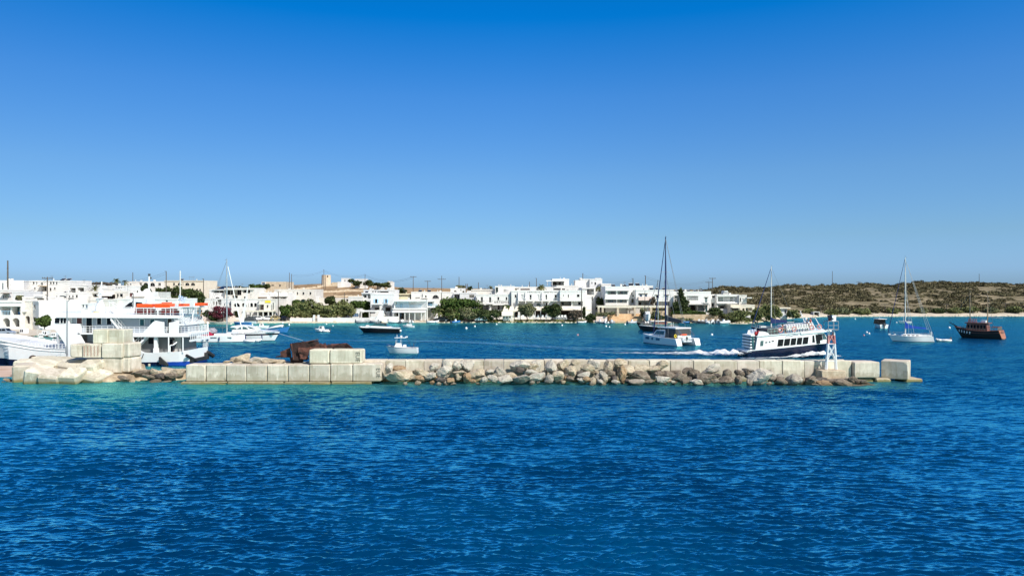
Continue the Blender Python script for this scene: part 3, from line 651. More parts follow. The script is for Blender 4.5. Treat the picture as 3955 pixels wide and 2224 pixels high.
BIG = [(1547,1449,76.7,100,46,'cream'),(1505,1432,77.6,40,44,'pale'),(1625,1439,77.3,74,34,'cream'),(1535,1422,77.6,60,22,'ochre'),(1622,1462,76.4,34,22,'ochre'),
(1665,1452,76.9,44,30,'pale'),(1700,1468,76.2,44,20,'dark'),(1740,1470,76.1,42,12,'ochre'),(1712,1440,77.4,58,40,'pale'),(1675,1418,77.8,44,30,'pale'),(1728,1415,78.0,48,42,'pale'),(1765,1412,78.1,38,40,'pale'),(1806,1412,78.1,50,52,'pale'),
(1768,1460,76.5,20,24,'cream'),(1778,1440,77.2,50,22,'cream'),(1806,1458,76.6,34,34,'ochre'),(1842,1446,77.1,46,44,'cream'),(1871,1466,76.2,30,24,'pale'),(1890,1440,77.6,52,26,'pale'),(1905,1466,76.3,46,24,'pale'),(1938,1445,77.0,46,44,'grey'),(1952,1466,76.2,64,24,'pale'),(1976,1452,77.0,34,34,'cream'),
(2012,1411,78.0,66,46,'pale'),(2050,1420,77.9,50,40,'cream'),(2008,1430,77.3,40,24,'dark'),(2018,1462,76.3,68,34,'grey'),(2052,1440,77.2,50,28,'pale'),(2075,1458,76.5,50,36,'pale'),(2060,1413,78.1,44,40,'pale'),
(2126,1420,77.8,46,54,'pale'),(2120,1464,76.3,42,30,'grey'),(2158,1455,76.9,48,36,'cream'),(2172,1414,78.0,48,40,'cream'),(2205,1432,77.4,44,50,'cream'),(2200,1462,76.4,30,20,'brown'),(2236,1445,77.1,28,34,'dark'),(2258,1449,76.8,54,18,'pale'),(2248,1470,76.2,44,16,'pale'),(2262,1466,76.1,30,24,'ochre'),(2290,1472,76.2,36,22,'cream'),(2298,1410,78.0,44,46,'pale'),(2222,1400,78.2,40,24,'cream'),(2270,1428,77.6,60,30,'cream'),
(2306,1458,76.8,20,22,'grey'),(2330,1454,76.7,34,38,'grey'),(2319,1474,75.9,24,22,'pale'),(2352,1418,77.9,36,48,'cream'),(2358,1444,77.2,46,26,'brown'),(2394,1408,78.0,54,34,'cream'),(2402,1448,76.9,36,58,'ochre'),(2380,1476,75.9,28,16,'pale'),(2372,1462,76.5,30,20,'dark'),(2425,1432,77.5,60,40,'cream'),(2470,1428,77.6,56,36,'cream'),(2480,1458,76.7,84,34,'brown'),(2456,1477,75.8,72,18,'grey'),(2430,1475,76.2,30,20,'dark'),(2506,1472,76.2,30,16,'brown'),
(2522,1425,77.8,56,30,'cream'),(2558,1466,76.2,50,30,'pale'),(2545,1450,77.0,40,26,'brown'),(2580,1448,77.0,52,30,'brown'),(2576,1470,76.5,34,20,'cream'),(2556,1412,78.1,44,34,'cream'),(2612,1440,77.5,40,24,'brown'),(2631,1460,76.5,64,34,'brown'),(2650,1474,76.0,44,14,'brown'),(2598,1476,76.0,18,12,'pale'),
(2686,1447,77.0,36,48,'brown'),(2690,1477,75.8,54,22,'pale'),(2662,1432,77.7,44,26,'brown'),(2722,1462,76.4,70,44,'brown'),(2758,1420,77.6,58,22,'pale'),(2740,1434,77.4,66,24,'grey'),(2770,1452,77.0,26,16,'dark'),(2764,1473,76.2,22,18,'grey'),(2808,1444,77.0,44,40,'brown'),(2800,1470,76.2,62,34,'brown'),(2850,1468,76.2,34,30,'brown'),(2856,1441,77.2,40,24,'brown'),(2886,1446,77.2,30,34,'brown'),(2892,1430,77.8,40,18,'grey'),
(2936,1452,76.2,76,60,'pale'),(2896,1478,75.8,28,30,'grey'),(2980,1458,76.6,38,42,'grey'),(2970,1482,75.9,24,12,'grey'),(3014,1472,76.1,46,36,'brown'),(3006,1462,76.8,40,30,'grey'),(3068,1470,76.0,56,44,'grey'),(3100,1472,76.4,30,34,'brown'),(3128,1474,76.1,48,34,'brown'),(3150,1486,75.8,40,10,'grey'),
(3186,1483,75.9,60,16,'ochre'),(3254,1482,75.8,70,24,'brown'),(3164,1466,77.2,50,18,'dark'),(3220,1470,76.9,70,16,'brown'),(3290,1470,76.7,40,24,'brown'),(3316,1474,76.6,48,20,'brown'),(3345,1488,76.0,60,10,'dark'),(3310,1490,75.7,50,10,'brown'),(3270,1466,77.4,36,20,'grey'),(3340,1480,77.3,40,10,'brown')]
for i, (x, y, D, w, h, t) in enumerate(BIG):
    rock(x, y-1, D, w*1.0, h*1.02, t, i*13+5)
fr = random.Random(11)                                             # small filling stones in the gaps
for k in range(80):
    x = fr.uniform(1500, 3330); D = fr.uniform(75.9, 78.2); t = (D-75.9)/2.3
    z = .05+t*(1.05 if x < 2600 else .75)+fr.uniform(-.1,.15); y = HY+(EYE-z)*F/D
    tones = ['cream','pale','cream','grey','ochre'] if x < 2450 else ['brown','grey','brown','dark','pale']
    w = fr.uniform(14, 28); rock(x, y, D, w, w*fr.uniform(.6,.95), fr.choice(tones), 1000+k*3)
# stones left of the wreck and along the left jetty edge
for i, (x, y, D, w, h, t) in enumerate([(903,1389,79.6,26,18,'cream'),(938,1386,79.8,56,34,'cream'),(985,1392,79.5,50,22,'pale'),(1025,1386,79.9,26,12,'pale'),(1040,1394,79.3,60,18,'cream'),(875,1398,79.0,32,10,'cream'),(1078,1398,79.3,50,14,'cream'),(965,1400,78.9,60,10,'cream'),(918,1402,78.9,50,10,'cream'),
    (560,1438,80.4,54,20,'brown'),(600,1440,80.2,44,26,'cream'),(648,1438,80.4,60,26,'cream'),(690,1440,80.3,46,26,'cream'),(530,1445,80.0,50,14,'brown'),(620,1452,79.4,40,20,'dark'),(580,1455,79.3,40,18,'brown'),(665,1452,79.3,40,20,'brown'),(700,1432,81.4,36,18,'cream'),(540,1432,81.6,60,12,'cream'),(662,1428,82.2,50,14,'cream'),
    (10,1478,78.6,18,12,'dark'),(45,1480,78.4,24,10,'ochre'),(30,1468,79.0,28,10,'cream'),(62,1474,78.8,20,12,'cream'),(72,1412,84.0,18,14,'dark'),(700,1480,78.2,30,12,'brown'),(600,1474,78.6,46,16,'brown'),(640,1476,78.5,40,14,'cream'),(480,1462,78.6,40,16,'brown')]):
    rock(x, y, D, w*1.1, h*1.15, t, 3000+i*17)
# single each one out by size, tone, tier and the wall block it lies under
def size_word(a): return 'big' if a > 2400 else ('medium-sized' if a > 1100 else 'small')
buckets = {}
for r_ in ROCKS:
    x, y, a, tone, asp, o = r_
    sh = 'flat' if asp > 1.9 else ('tall' if asp < .95 else 'rounded')
    if x >= 1488:
        i = max(j for j in range(nb) if WB[j] <= x) if x > WB[0] else 0
        tier = 'at the waterline' if y > 1461 else ('halfway up the rubble' if y > 1432 else 'high against the wall')
        where = f'{tier} below the {ORD[i]} wall block'; grp = 'boulders of the breakwater rubble'
    elif x >= 860: where = 'behind the front row, left of the rusty wreck'; grp = 'stones beside the wreck'
    elif x >= 450: where = 'between the block stack and the front row'; grp = 'rocks of the left jetty'
    else: where = 'beside the paved quay at far left'; grp = 'rocks of the left jetty'
    buckets.setdefault((size_word(a), tone, sh, where, grp), []).append(r_)
for (sw, tone, sh, where, grp), L_ in buckets.items():
    L_.sort(key=lambda q: q[0])
    for j, q in enumerate(L_):
        pre = '' if len(L_) == 1 else ({2:['left ','right '],3:['left ','middle ','right ']}.get(len(L_), [w+' ' for w in ORD])[j])
        tag(q[5], f'{pre}{sw} {sh} {tone} boulder {where}'.strip(), 'boulder', grp)

# ------------------------------------------------------------------ wreck of rusty plate
wr = thing('rusty_wreck', 'heap of torn dark red rusted hull plates lying behind the upper blocks', 'wreckage', W(1225,1405,79.6))
def crumple(q, n=9, m=7, amp=.16, seed=0, th=.05):
    a, b, c, d = [Vector(p) for p in q]; rows = []; nor = (b-a).cross(d-a).normalized()
    for j in range(m):
        t = j/(m-1); r = []
        for i in range(n):
            s_ = i/(n-1); p = (a*(1-s_)+b*s_)*(1-t)+(d*(1-s_)+c*s_)*t
            k = noise.noise(p*1.3+Vector((seed,0,0)))*amp*1.6+noise.noise(p*3.1+Vector((0,seed,0)))*amp*.8
            e = 1.0 if 0 < i < n-1 and 0 < j < m-1 else .8
            p = p+nor*k*e+Vector((noise.noise(p*2+Vector((5,seed,0))),0,noise.noise(p*2+Vector((seed,5,3)))))*amp*(.4 if e == 1 else .9)
            r.append(p)
        rows.append(r)
    mb = MB(); mb.grid(rows); mb.grid([[p+nor*th for p in r] for r in rows][::-1]); return mb
def wp(x, y, D): return W(x, y, D)
P = [('hull_plate',[wp(1119,1328,79.0),wp(1190,1320,79.3),wp(1188,1392,79.0),wp(1133,1390,78.7)],rust,.10),
     ('hull_plate',[wp(1124,1326,79.1),wp(1176,1318,80.6),wp(1188,1350,80.9),wp(1140,1385,79.8)],rust,.08),
     ('hull_plate',[wp(1083,1358,79.4),wp(1120,1342,79.4),wp(1126,1378,79.3),wp(1086,1379,79.3)],rust_l,.05),
     ('hull_plate',[wp(1170,1322,79.5),wp(1229,1312,80.4),wp(1236,1345,80.0),wp(1172,1352,79.4)],rust,.2),
     ('torn_plate',[wp(1196,1336,79.2),wp(1256,1324,79.6),wp(1268,1350,79.4),wp(1196,1355,79.0)],rust_l,.22),
     ('torn_plate',[wp(1234,1324,79.8),wp(1272,1334,79.8),wp(1300,1352,79.6),wp(1240,1352,79.4)],rust_l,.2),
     ('girder_plate',[wp(1268,1330,79.6),wp(1340,1328,80.0),wp(1366,1351,79.8),wp(1262,1352,79.4)],rust,.16),
     ('girder_plate',[wp(1276,1327,80.0),wp(1338,1326,80.4),wp(1340,1338,79.8),wp(1276,1340,79.6)],rust_l,.06),
     ('torn_plate',[wp(1150,1345,78.8),wp(1192,1340,78.9),wp(1190,1386,78.6),wp(1160,1388,78.6)],rust_l,.2)]
for i, (nm, q, m, amp) in enumerate(P): crumple(q, amp=amp, seed=i*3.3).build(nm, m, wr, world=True)
mb = MB(); mb.tube(wp(1125,1326,78.7), wp(1134,1388,78.4), .07, .07, 6); mb.tube(wp(1173,1322,79.3), wp(1230,1311,80.3), .06, .06, 6); mb.build('rim_bar', rust_l, wr, world=True)
mb = MB(); mb.tube(wp(1338,1327,79.6), wp(1367,1351,79.5), .11, .11, 6); mb.tube(wp(1270,1340,79.3), wp(1335,1341,79.6), .05, .05, 5); mb.tube(wp(1255,1350,79.2), wp(1180,1374,78.8), .06, .06, 5)
for k in range(9): mb.tube(wp(1276+k*8,1342,79.4), wp(1272+k*8.5,1352,79.4), .04, .04, 4)
mb.build('girder', rust, wr, world=True)
mb = MB(); mb.hexa([wp(1063,1380,79.3),wp(1125,1380,79.3),wp(1125,1380,80.6),wp(1063,1380,80.6)], [wp(1066,1376,79.3),wp(1122,1362,79.3),wp(1122,1362,80.6),wp(1066,1376,80.6)]); mb.build('keel_piece', rust, wr, world=True)
mb = MB(); mb.hexa([wp(1124,1406,78.95),wp(1166,1406,78.95),wp(1166,1406,79.8),wp(1124,1406,79.8)],[wp(1119,1380,78.95),wp(1178,1380,78.95),wp(1178,1380,79.8),wp(1119,1380,79.8)]); mb.build('bent_base', rust, wr, world=True)

# ------------------------------------------------------------------ harbour light on its plinth
DB = 78.0
pl = block(((XW(3163,DB)+XW(3254,DB))/2, DB+.2, ZW(1446,DB)), (XW(3254,DB)-XW(3163,DB), 1.9, .95), (0,0,0), 'rough tan concrete plinth carrying the red and white light frame', mat('plinth_concrete', (.40,.31,.21), .95, .1, 2., 1., 5, col2=(.55,.46,.34)), name='concrete_plinth', cat='plinth', seed=500)
bz = ZW(1428, DB)+.03
lb = thing('harbour_light', 'white lattice harbour light frame with red bands, cage and small solar panel', 'harbour light', (XW(3213,DB), DB+.2, bz))
def LZ(y): return ZW(y, DB+.2)-bz
def LX(x): return XW(x, DB+.2)-lb.location.x
zc = LZ(1279); leg_b = .53; leg_t = .27
for sx_ in (-1, 1):
    for sy in (-1, 1):
        a = Vector((sx_*leg_b, sy*.16, 0)); b_ = Vector((sx_*leg_t, sy*.10, zc))
        mb = MB(); mb.tube(a, b_, .085, .075, 6); lg = mb.build('leg', paint_w, lb)
        t0, t1 = .68, .90
        mb = MB(); mb.tube(a.lerp(b_, t0), a.lerp(b_, t1), .09, .084, 6); mb.build('red_band', redpaint, lg)
for nm, k0, k1, m in (('lower_bracing', .22, .66, paint_w), ('upper_bracing', .68, .97, redpaint)):
    mb = MB()
    for d in range(4):
        c = [(-1,-1),(1,-1),(1,1),(-1,1)]; p, q = c[d], c[(d+1)%4]
        def at(s_, t): r = leg_b+(leg_t-leg_b)*t; return Vector((s_[0]*r, s_[1]*(.16-.06*t), zc*t))
        mb.tube(at(p,k0), at(q,k1), .045); mb.tube(at(q,k0), at(p,k1), .045); mb.tube(at(p,k0), at(q,k0), .03); mb.tube(at(p,k1), at(q,k1), .03)
    mb.build(nm, m, lb)
mb = MB(); z0, z1 = LZ(1272), LZ(1240); h = .53                  # cage
for z in (z0, z1):
    for a, b_ in (((-h,-h),(h,-h)),((h,-h),(h,h)),((h,h),(-h,h)),((-h,h),(-h,-h))): mb.tube((*a,z),(*b_,z),.035)
for a in ((-h,-h),(h,-h),(h,h),(-h,h)):
    mb.tube((*a,z0),(*a,z1),.035); mb.tube((a[0],a[1],z0),(a[0]*.5,a[1]*.5,zc),.03)
mb.tube((0,-h,z0),(0,-h,z1),.025); mb.tube((-h,-h,(z0+z1)/2),(h,-h,(z0+z1)/2),.025); mb.box(-h,-h,z0-.03,h,h,z0-.0)
mb.build('cage', polesteel, lb)
mb = MB(); mb.box(.02,-.25,z1,.42,.2,z1+.62); mb.build('battery_box', paint_w, lb)
mb = MB(); mb.slab([(-.45,-.35,z1+.22),(.12,-.35,z1+.22),(.2,.1,z1+.62),(-.37,.1,z1+.62)], .04); mb.build('solar_panel', solar, lb)
mb = MB(); mb.lathe([(.11,z1),(.13,z1+.1),(.11,z1+.24),(.04,z1+.3)], (-.1,.2,0), 10); mb.build('lamp', mat('red_lens',(.3,.02,.02),.3), lb)

# ------------------------------------------------------------------ street lamp on the jetty beside the ferry
DL = 86.5
sl = thing('street_lamp', 'tall thin double-headed street lamp in front of the ferry wheelhouse', 'street lamp', W(259,1382,DL))
def SP(x, y): v = W(x, y, DL); return (v.x-sl.location.x, 0, v.z-sl.location.z)
mb = MB(); mb.tube((0,0,-.2), SP(259,1165), .10, .06, 8); mb.build('pole', polesteel, sl)
mb = MB(); mb.tube(SP(259,1165), SP(247,1150), .03); mb.tube(SP(259,1165), SP(272,1154), .03); mb.tube(SP(253,1163),SP(268,1163),.03); mb.build('arm', polesteel, sl)
for a, b_, c in ((241,1144,1),(274,1153,-1)):
    p = SP(a, b_); mb = MB(); mb.frustum(p[0]-.32,p[0]+.32,.14,p[2]-.06,p[0]-.22,p[0]+.22,.08,p[2]+.08); mb.build('lamp_head', canvas_d, sl)
mb = MB(); mb.box(-.13,-.16,.5,.13,-.08,1.3); mb.build('cable_box', polesteel, sl)
# ------------------------------------------------------------------ buildings
class Bld:
    """A building whose front stands between picture columns x0 (at depth D0) and x1 (at depth D1)."""
    def __init__(s, name, label, x0, x1, yt, yb, D, dp=9, holes=(), m=plaster, D1=None, cat='building', group=None, parapet=True, down=3., par_h=.35, back=True):
        D1 = D if D1 is None else D1
        s.p0 = Vector((XW(x0,D), D)); s.p1 = Vector((XW(x1,D1), D1)); d = s.p1-s.p0
        s.w = d.length; s.D = D; s.dir = d/s.w; rz = math.atan2(d.y, d.x)
        if m is plaster: m = random.Random(label).choice([plaster, plaster, plaster, plaster_c, plaster_d])
        s.z0 = ZW(yb, D); s.top = ZW(yt, D)-s.z0; s.m = m; s.dp = dp
        s.e = thing(name, label, cat, (s.p0.x, s.p0.y, s.z0), rz, group)
        s.holes(holes, down, parapet, par_h)
    def u(s, px, extra=0.):           # picture column -> metres along the front
        k = (px-CX)/F; dx, dy = s.dir
        return (k*s.p0.y-s.p0.x)/(dx-k*dy)
    def z(s, py, px=None):
        D = s.p0.y if px is None else s.p0.y+s.dir.y*s.u(px)
        return ZW(py, D)-s.z0
    def holes(s, holes, down, parapet, ph):
        H = []
        for h in holes:
            k, x0, y0, x1, y1 = h[:5]; o = h[5] if len(h) > 5 else {}
            a, b, c, d = s.u(x0), s.u(x1), s.z(y1, (x0+x1)/2), s.z(y0, (x0+x1)/2)
            H.append((k, max(.05,a), min(s.w-.05,b), c, min(d, s.top-.12), o))
        wt = s.top-(ph if parapet else 0)
        xs = sorted({0., s.w, *[h[1] for h in H], *[h[2] for h in H]}); zs = sorted({-down, wt, *[h[3] for h in H], *[min(h[4],wt) for h in H]})
        xs = [x for x in xs if 0 <= x <= s.w]; zs = [z for z in zs if -down <= z <= wt]
        mb = MB()
        for a, b in zip(xs, xs[1:]):
            if b-a < 1e-4: continue
            for c, d in zip(zs, zs[1:]):
                if d-c < 1e-4: continue
                mx, mz = (a+b)/2, (c+d)/2
                if any(h[1] < mx < h[2] and h[3] < mz < h[4] for h in H): continue
                mb.add([(a,0,c),(b,0,c),(b,0,d),(a,0,d)], [(0,1,2,3)])
        w, t = s.w, wt
        mb.add([(w,0,-down),(w,s.dp,-down),(w,s.dp,t),(w,0,t)], [(0,1,2,3)]); mb.add([(0,s.dp,-down),(0,0,-down),(0,0,t),(0,s.dp,t)], [(0,1,2,3)])
        mb.add([(w,s.dp,-down),(0,s.dp,-down),(0,s.dp,t),(w,s.dp,t)], [(0,1,2,3)])
        voids = {}
        for k, a, b, c, d, o in H:
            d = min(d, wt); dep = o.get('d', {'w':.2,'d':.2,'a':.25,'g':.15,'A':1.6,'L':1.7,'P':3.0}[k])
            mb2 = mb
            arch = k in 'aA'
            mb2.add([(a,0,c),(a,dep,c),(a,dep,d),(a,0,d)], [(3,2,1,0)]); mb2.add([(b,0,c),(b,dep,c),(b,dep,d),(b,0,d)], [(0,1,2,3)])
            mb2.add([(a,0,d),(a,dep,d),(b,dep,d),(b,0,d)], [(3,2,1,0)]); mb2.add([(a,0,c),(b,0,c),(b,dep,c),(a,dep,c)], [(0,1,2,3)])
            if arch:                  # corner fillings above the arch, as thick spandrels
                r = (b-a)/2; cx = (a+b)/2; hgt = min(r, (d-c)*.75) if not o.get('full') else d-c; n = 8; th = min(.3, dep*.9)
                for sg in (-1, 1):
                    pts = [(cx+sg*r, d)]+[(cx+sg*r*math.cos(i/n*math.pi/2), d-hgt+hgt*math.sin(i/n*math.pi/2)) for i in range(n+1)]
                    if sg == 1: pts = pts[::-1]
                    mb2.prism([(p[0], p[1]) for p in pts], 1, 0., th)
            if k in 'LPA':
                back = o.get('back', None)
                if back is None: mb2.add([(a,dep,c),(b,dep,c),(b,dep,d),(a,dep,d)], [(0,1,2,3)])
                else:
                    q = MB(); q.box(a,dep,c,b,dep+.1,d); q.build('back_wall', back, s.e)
            if k in 'wdga':
                s.window(a, b, c, d, dep-.06, o, 'door' if k == 'd' else 'window')
            for wn in o.get('win', ()):   # windows on the recessed wall, fractions of the opening
                f0, g0, f1, g1 = wn[:4]; oo = wn[4] if len(wn) > 4 else {}
                s.window(a+(b-a)*f0, a+(b-a)*f1, c+(d-c)*g0, c+(d-c)*g1, dep-.05, oo, 'door' if g0 < .06 else 'window')
            if o.get('rail'): s.rail(a, b, c, o['rail'], -.02)
        ob = mb.build('wall', s.m, s.e)
        if s.w > 4 and s.top > 2.4 and s.e['category'] == 'building': s.clutter(2 if s.w < 9 else 4)
        q = MB(); q.box(.12,.12,t-.16,w-.12,s.dp-.12,t-.06); q.build('roof', plaster3, s.e)
        if parapet:
            q = MB(); o_ = .03; T = s.top
            q.box(-o_,-.07,t,w+o_,.22,T); q.box(-o_,s.dp-.22,t,w+o_,s.dp+o_,T); q.box(-o_,.22,t,.22,s.dp-.22,T); q.box(w-.22,.22,t,w+o_,s.dp-.22,T)
            q.build('parapet', s.m, s.e)
    def window(s, a, b, c, d, y, o, nm='window'):
        fr = o.get('f', frame_g); gl = o.get('g', glass); t = .06
        q = MB(); q.box(a,y-.05,c,a+t,y+.05,d); q.box(b-t,y-.05,c,b,y+.05,d); q.box(a+t,y-.05,d-t,b-t,y+.05,d); q.box(a+t,y-.05,c,b-t,y+.05,c+t)
        n = o.get('mul', 1 if b-a > .9 else 0)
        for i in range(n): xm = a+(b-a)*(i+1)/(n+1); q.box(xm-.03,y-.045,c+t,xm+.03,y+.045,d-t)
        f = q.build(nm, fr, s.e)
        q = MB(); q.box(a+.02,y+.0,c+.02,b-.02,y+.03,d-.02); q.build('pane', gl, f)
        if o.get('sh'):               # shutters folded back on the wall
            ws = (b-a)*.5
            for x in (a-ws-.02, b+.02):
                q = MB(); q.box(x,-.07,c,x+ws,-.015,d)
                for k in range(5): q.box(x+.05,-.085,c+(d-c)*(.08+.18*k),x+ws-.05,-.07,c+(d-c)*(.16+.18*k))
                q.build('shutter', o['sh'], f)
        if o.get('sill', 1) and d-c < 2 and nm == 'window' and y < .4:
            q = MB(); q.box(a-.08,-.08,c-.08,b+.08,y-.05,c-.003); q.build('sill', s.m, f)
    def rail(s, a, b, z, kind, y):
        q = MB(); h = .95
        if kind == 'bal':
            n = max(3, int((b-a)/.28))
            for i in range(n+1): x = a+.06+(b-a-.12)*i/n; q.lathe([(.05,0),(.08,.25),(.04,.5),(.07,h-.1)], (x,y+.1,z), 6)
            q.box(a,y,z+h-.1,b,y+.2,z+h); m = s.m
        elif kind == 'blue':
            n = max(3, int((b-a)/.35)); m = shut_blue
            for i in range(n+1): x = a+.03+(b-a-.06)*i/n; q.tube((x,y+.05,z),(x,y+.05,z+h),.03)
            q.tube((a,y+.05,z+h),(b,y+.05,z+h),.04)
        else:
            n = max(2, int((b-a)/.3)); m = frame_g if kind == 'iron' else frame_w
            for i in range(n+1): x = a+.03+(b-a-.06)*i/n; q.tube((x,y+.05,z),(x,y+.05,z+h),.018, n=4)
            q.tube((a,y+.05,z+h),(b,y+.05,z+h),.03, n=4)
        q.build('railing', m, s.e)
    def balcony(s, x0, x1, y, dep=1.1, kind='iron', m=None, rail_y=None):
        a, b, z = s.u(x0), s.u(x1), s.z(y, (x0+x1)/2)
        q = MB(); q.box(a,-dep,z-.16,b,-.004,z); o = q.build('balcony', m or s.m, s.e)
        q = MB(); h = .95; nn = max(3, int((b-a)/.22))
        if kind == 'solid': q.box(a,-dep,z+.004,b,-dep+.15,z+h); q.box(a,-dep+.15,z+.004,a+.15,-.004,z+h); q.box(b-.15,-dep+.15,z+.004,b,-.004,z+h)
        else:
            for i in range(nn+1): x = a+.03+(b-a-.06)*i/nn; q.tube((x,-dep+.04,z),(x,-dep+.04,z+h),.02, n=4)
            q.tube((a,-dep+.04,z+h),(b,-dep+.04,z+h),.035, n=4); q.tube((a+.03,-dep+.04,z+h),(a+.03,-.01,z+h),.03, n=4); q.tube((b-.03,-dep+.04,z+h),(b-.03,-.01,z+h),.03, n=4)
        q.build('railing', {'solid':m or s.m,'iron':frame_g,'white':frame_w,'blue':shut_blue}[kind], o)
    def awning(s, x0, x1, y0, y1, dep=1.6, m=canvas_w, drop=.25, nm='awning'):
        a, b = s.u(x0), s.u(x1); z1, z0 = s.z(y0, (x0+x1)/2), s.z(y1, (x0+x1)/2)
        q = MB(); q.hexa([(a,-dep,z0),(b,-dep,z0),(b,-.01,z1-.05),(a,-.01,z1-.05)], [(a,-dep,z0+.05),(b,-dep,z0+.05),(b,-.01,z1),(a,-.01,z1)])
        q.box(a,-dep-.03,z0-drop,b,-dep-.002,z0+.05); return q.build(nm, m, s.e)
    def slab(s, x0, x1, y0, y1, out=.5, inn=.0, m=None, nm='cornice', back=-.004):
        a, b = s.u(x0), s.u(x1); z1, z0 = s.z(y0, (x0+x1)/2), s.z(y1, (x0+x1)/2)
        q = MB(); q.box(a,-out,z0,b,back,z1); return q.build(nm, m or s.m, s.e)
    def cols(s, xs, y0, y1, out=2.2, r=.14, m=None, nm='column'):
        for x in xs:
            a = s.u(x); z1, z0 = s.z(y0, x), s.z(y1, x); q = MB(); q.box(a-r,-out-r,z0,a+r,-out+r,z1); q.build(nm, m or s.m, s.e)
    def chimney(s, x, y, w=.6, y2=None):
        a = s.u(x); z1 = s.z(y, x); q = MB(); q.box(a-w/2,1.5,s.top-.5,a+w/2,1.5+w,z1-.1); q.box(a-w/2-.08,1.42,z1-.1,a+w/2+.08,1.58+w,z1); q.build('chimney', s.m, s.e)
    def heater(s, x, y, k=1.):        # solar water heater: leaning panel and drum
        k *= .62
        a = s.u(x); z = s.top-.3; q = MB(); q.slab([(a-.9*k,1,z+.2),(a+.9*k,1,z+.2),(a+.9*k,2.4,z+1.3*k),(a-.9*k,2.4,z+1.3*k)], .08); p = q.build('solar_panel', solar, s.e)
        q = MB(); q.tube((a-.85*k,2.6,z+1.35*k),(a+.85*k,2.6,z+1.35*k),.27*k,.27*k,10); q.tube((a-.7*k,2.5,z-.2),(a-.7*k,2.5,z+1.2*k),.04); q.tube((a+.7*k,2.5,z-.2),(a+.7*k,2.5,z+1.2*k),.04); q.build('water_drum', alu, s.e)
    def scrawl_sign(s, x0, x1, y, h):   # painted sign too small to read: a row of uneven strokes
        q = MB(); r = random.Random(x0); a, b = s.u(x0), s.u(x1); z = s.z(y, x0); x = a
        while x < b: w = r.uniform(.12,.3); k = r.uniform(.4,1); q.box(x,-.03,z-h*.5*k,x+w*.5,-.006,z+h*.5*k); q.box(x,-.035,z-h*.12,x+w+.06,-.007,z+h*.1); x += w+.06
        q.build('painted_sign', shut_grey, s.e)
    def clutter(s, n=3):              # small roof things the skyline shows: vents, aerials, boxes
        r = random.Random(s.p0.x)
        for i in range(n):
            x = r.uniform(.6, max(.7, s.w-.6)); y = r.uniform(.8, 4); k = r.choice('abc'); z = s.top-.36; q = MB()
            if k == 'a': q.box(x-.3,y,z,x+.3,y+.5,z+r.uniform(.6,1.)); q.build('roof_box', s.m, s.e)
            elif k == 'b': q.tube((x,y,z),(x,y,z+1.9),.03); q.tube((x-.5,y,z+1.7),(x+.5,y,z+1.75),.025); q.tube((x-.35,y,z+1.45),(x+.35,y,z+1.5),.02); q.build('aerial', wire_m, s.e)
            else: q.tube((x,y,z),(x,y,z+.75),.12,.12,8); q.tube((x,y,z+.78),(x,y,z+.9),.2,.1,8); q.build('flue', s.m, s.e)
    def sign(s, txt, x0, x1, y, size, m=letter, sp=1.):
        a = s.u((x0+x1)/2); z = s.z(y, (x0+x1)/2); o = text_part(txt, size, m, s.e, (a,-.04,z), space=sp)
        bpy.context.view_layer.update(); w_ = max(.1, o.dimensions.x); o.scale = ((s.u(x1)-s.u(x0))/w_, 1, 1)

win = lambda x0,y0,x1,y1,**o: ('w',x0,y0,x1,y1,o)
door = lambda x0,y0,x1,y1,**o: ('d',x0,y0,x1,y1,o)
arch = lambda x0,y0,x1,y1,**o: ('a',x0,y0,x1,y1,o)
G1 = 'white houses of the left harbour town'; G2 = 'white houses on the left slope'; G3 = 'white hotels and guesthouses along the bay'; G4 = 'small houses on the hill top'
INN = {'d':2.2}
# ---- left town (nearest)
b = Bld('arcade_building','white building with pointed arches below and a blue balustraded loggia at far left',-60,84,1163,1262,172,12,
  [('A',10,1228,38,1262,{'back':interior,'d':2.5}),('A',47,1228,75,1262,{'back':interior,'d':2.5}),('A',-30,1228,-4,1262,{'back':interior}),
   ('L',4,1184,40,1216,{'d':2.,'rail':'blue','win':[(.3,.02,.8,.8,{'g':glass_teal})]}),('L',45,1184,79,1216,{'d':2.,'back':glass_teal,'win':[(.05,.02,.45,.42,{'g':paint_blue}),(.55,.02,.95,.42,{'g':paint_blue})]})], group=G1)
b.slab(-60,82,1178,1183,.6); b.slab(-60,84,1163,1167,.2)
b = Bld('white_house','plain white house with one narrow window and an arched doorway, right of the blue loggia',84,120,1160,1262,173,10,[('A',98,1220,115,1250,{'back':interior,'d':1.})], group=G1)
b.balcony(86,104,1202,.9,'white')
b = Bld('white_house','greyish white house wall with tall narrow window beside the arched doorway',120,150,1162,1262,174,10,[win(131,1177,137,1195),win(128,1225,139,1243,f=frame_g)], m=plaster, D1=171, group=G1)
b = Bld('white_house','bright white stepped house with small doors behind the twin street lamp',150,232,1160,1258,176,10,[door(160,1176,165,1192,g=glass_teal),win(170,1193,180,1203,f=shut_grey),win(191,1192,200,1202,f=shut_grey),door(199,1176,203,1188),win(210,1175,219,1187),win(222,1176,228,1186,f=shut_grey),('P',209,1206,229,1224,{'d':1.2,'back':greywall,'win':[(.2,.05,.5,.9)]}),('P',185,1206,205,1222,{'d':1.2,'back':interior})], group=G1)
b.balcony(168,200,1206,1.2,'white')
b = Bld('white_house','low white house with a small dark window, right behind the ferry wheelhouse',232,345,1170,1262,178,10,[win(250,1174,257,1181),win(268,1176,273,1190),win(300,1178,310,1188),win(284,1176,290,1190),win(318,1176,324,1186),win(331,1177,338,1190,g=glass_blue),('L',236,1192,252,1206,{'d':1.,'win':[(.2,.05,.7,.9)]})], group=G1)
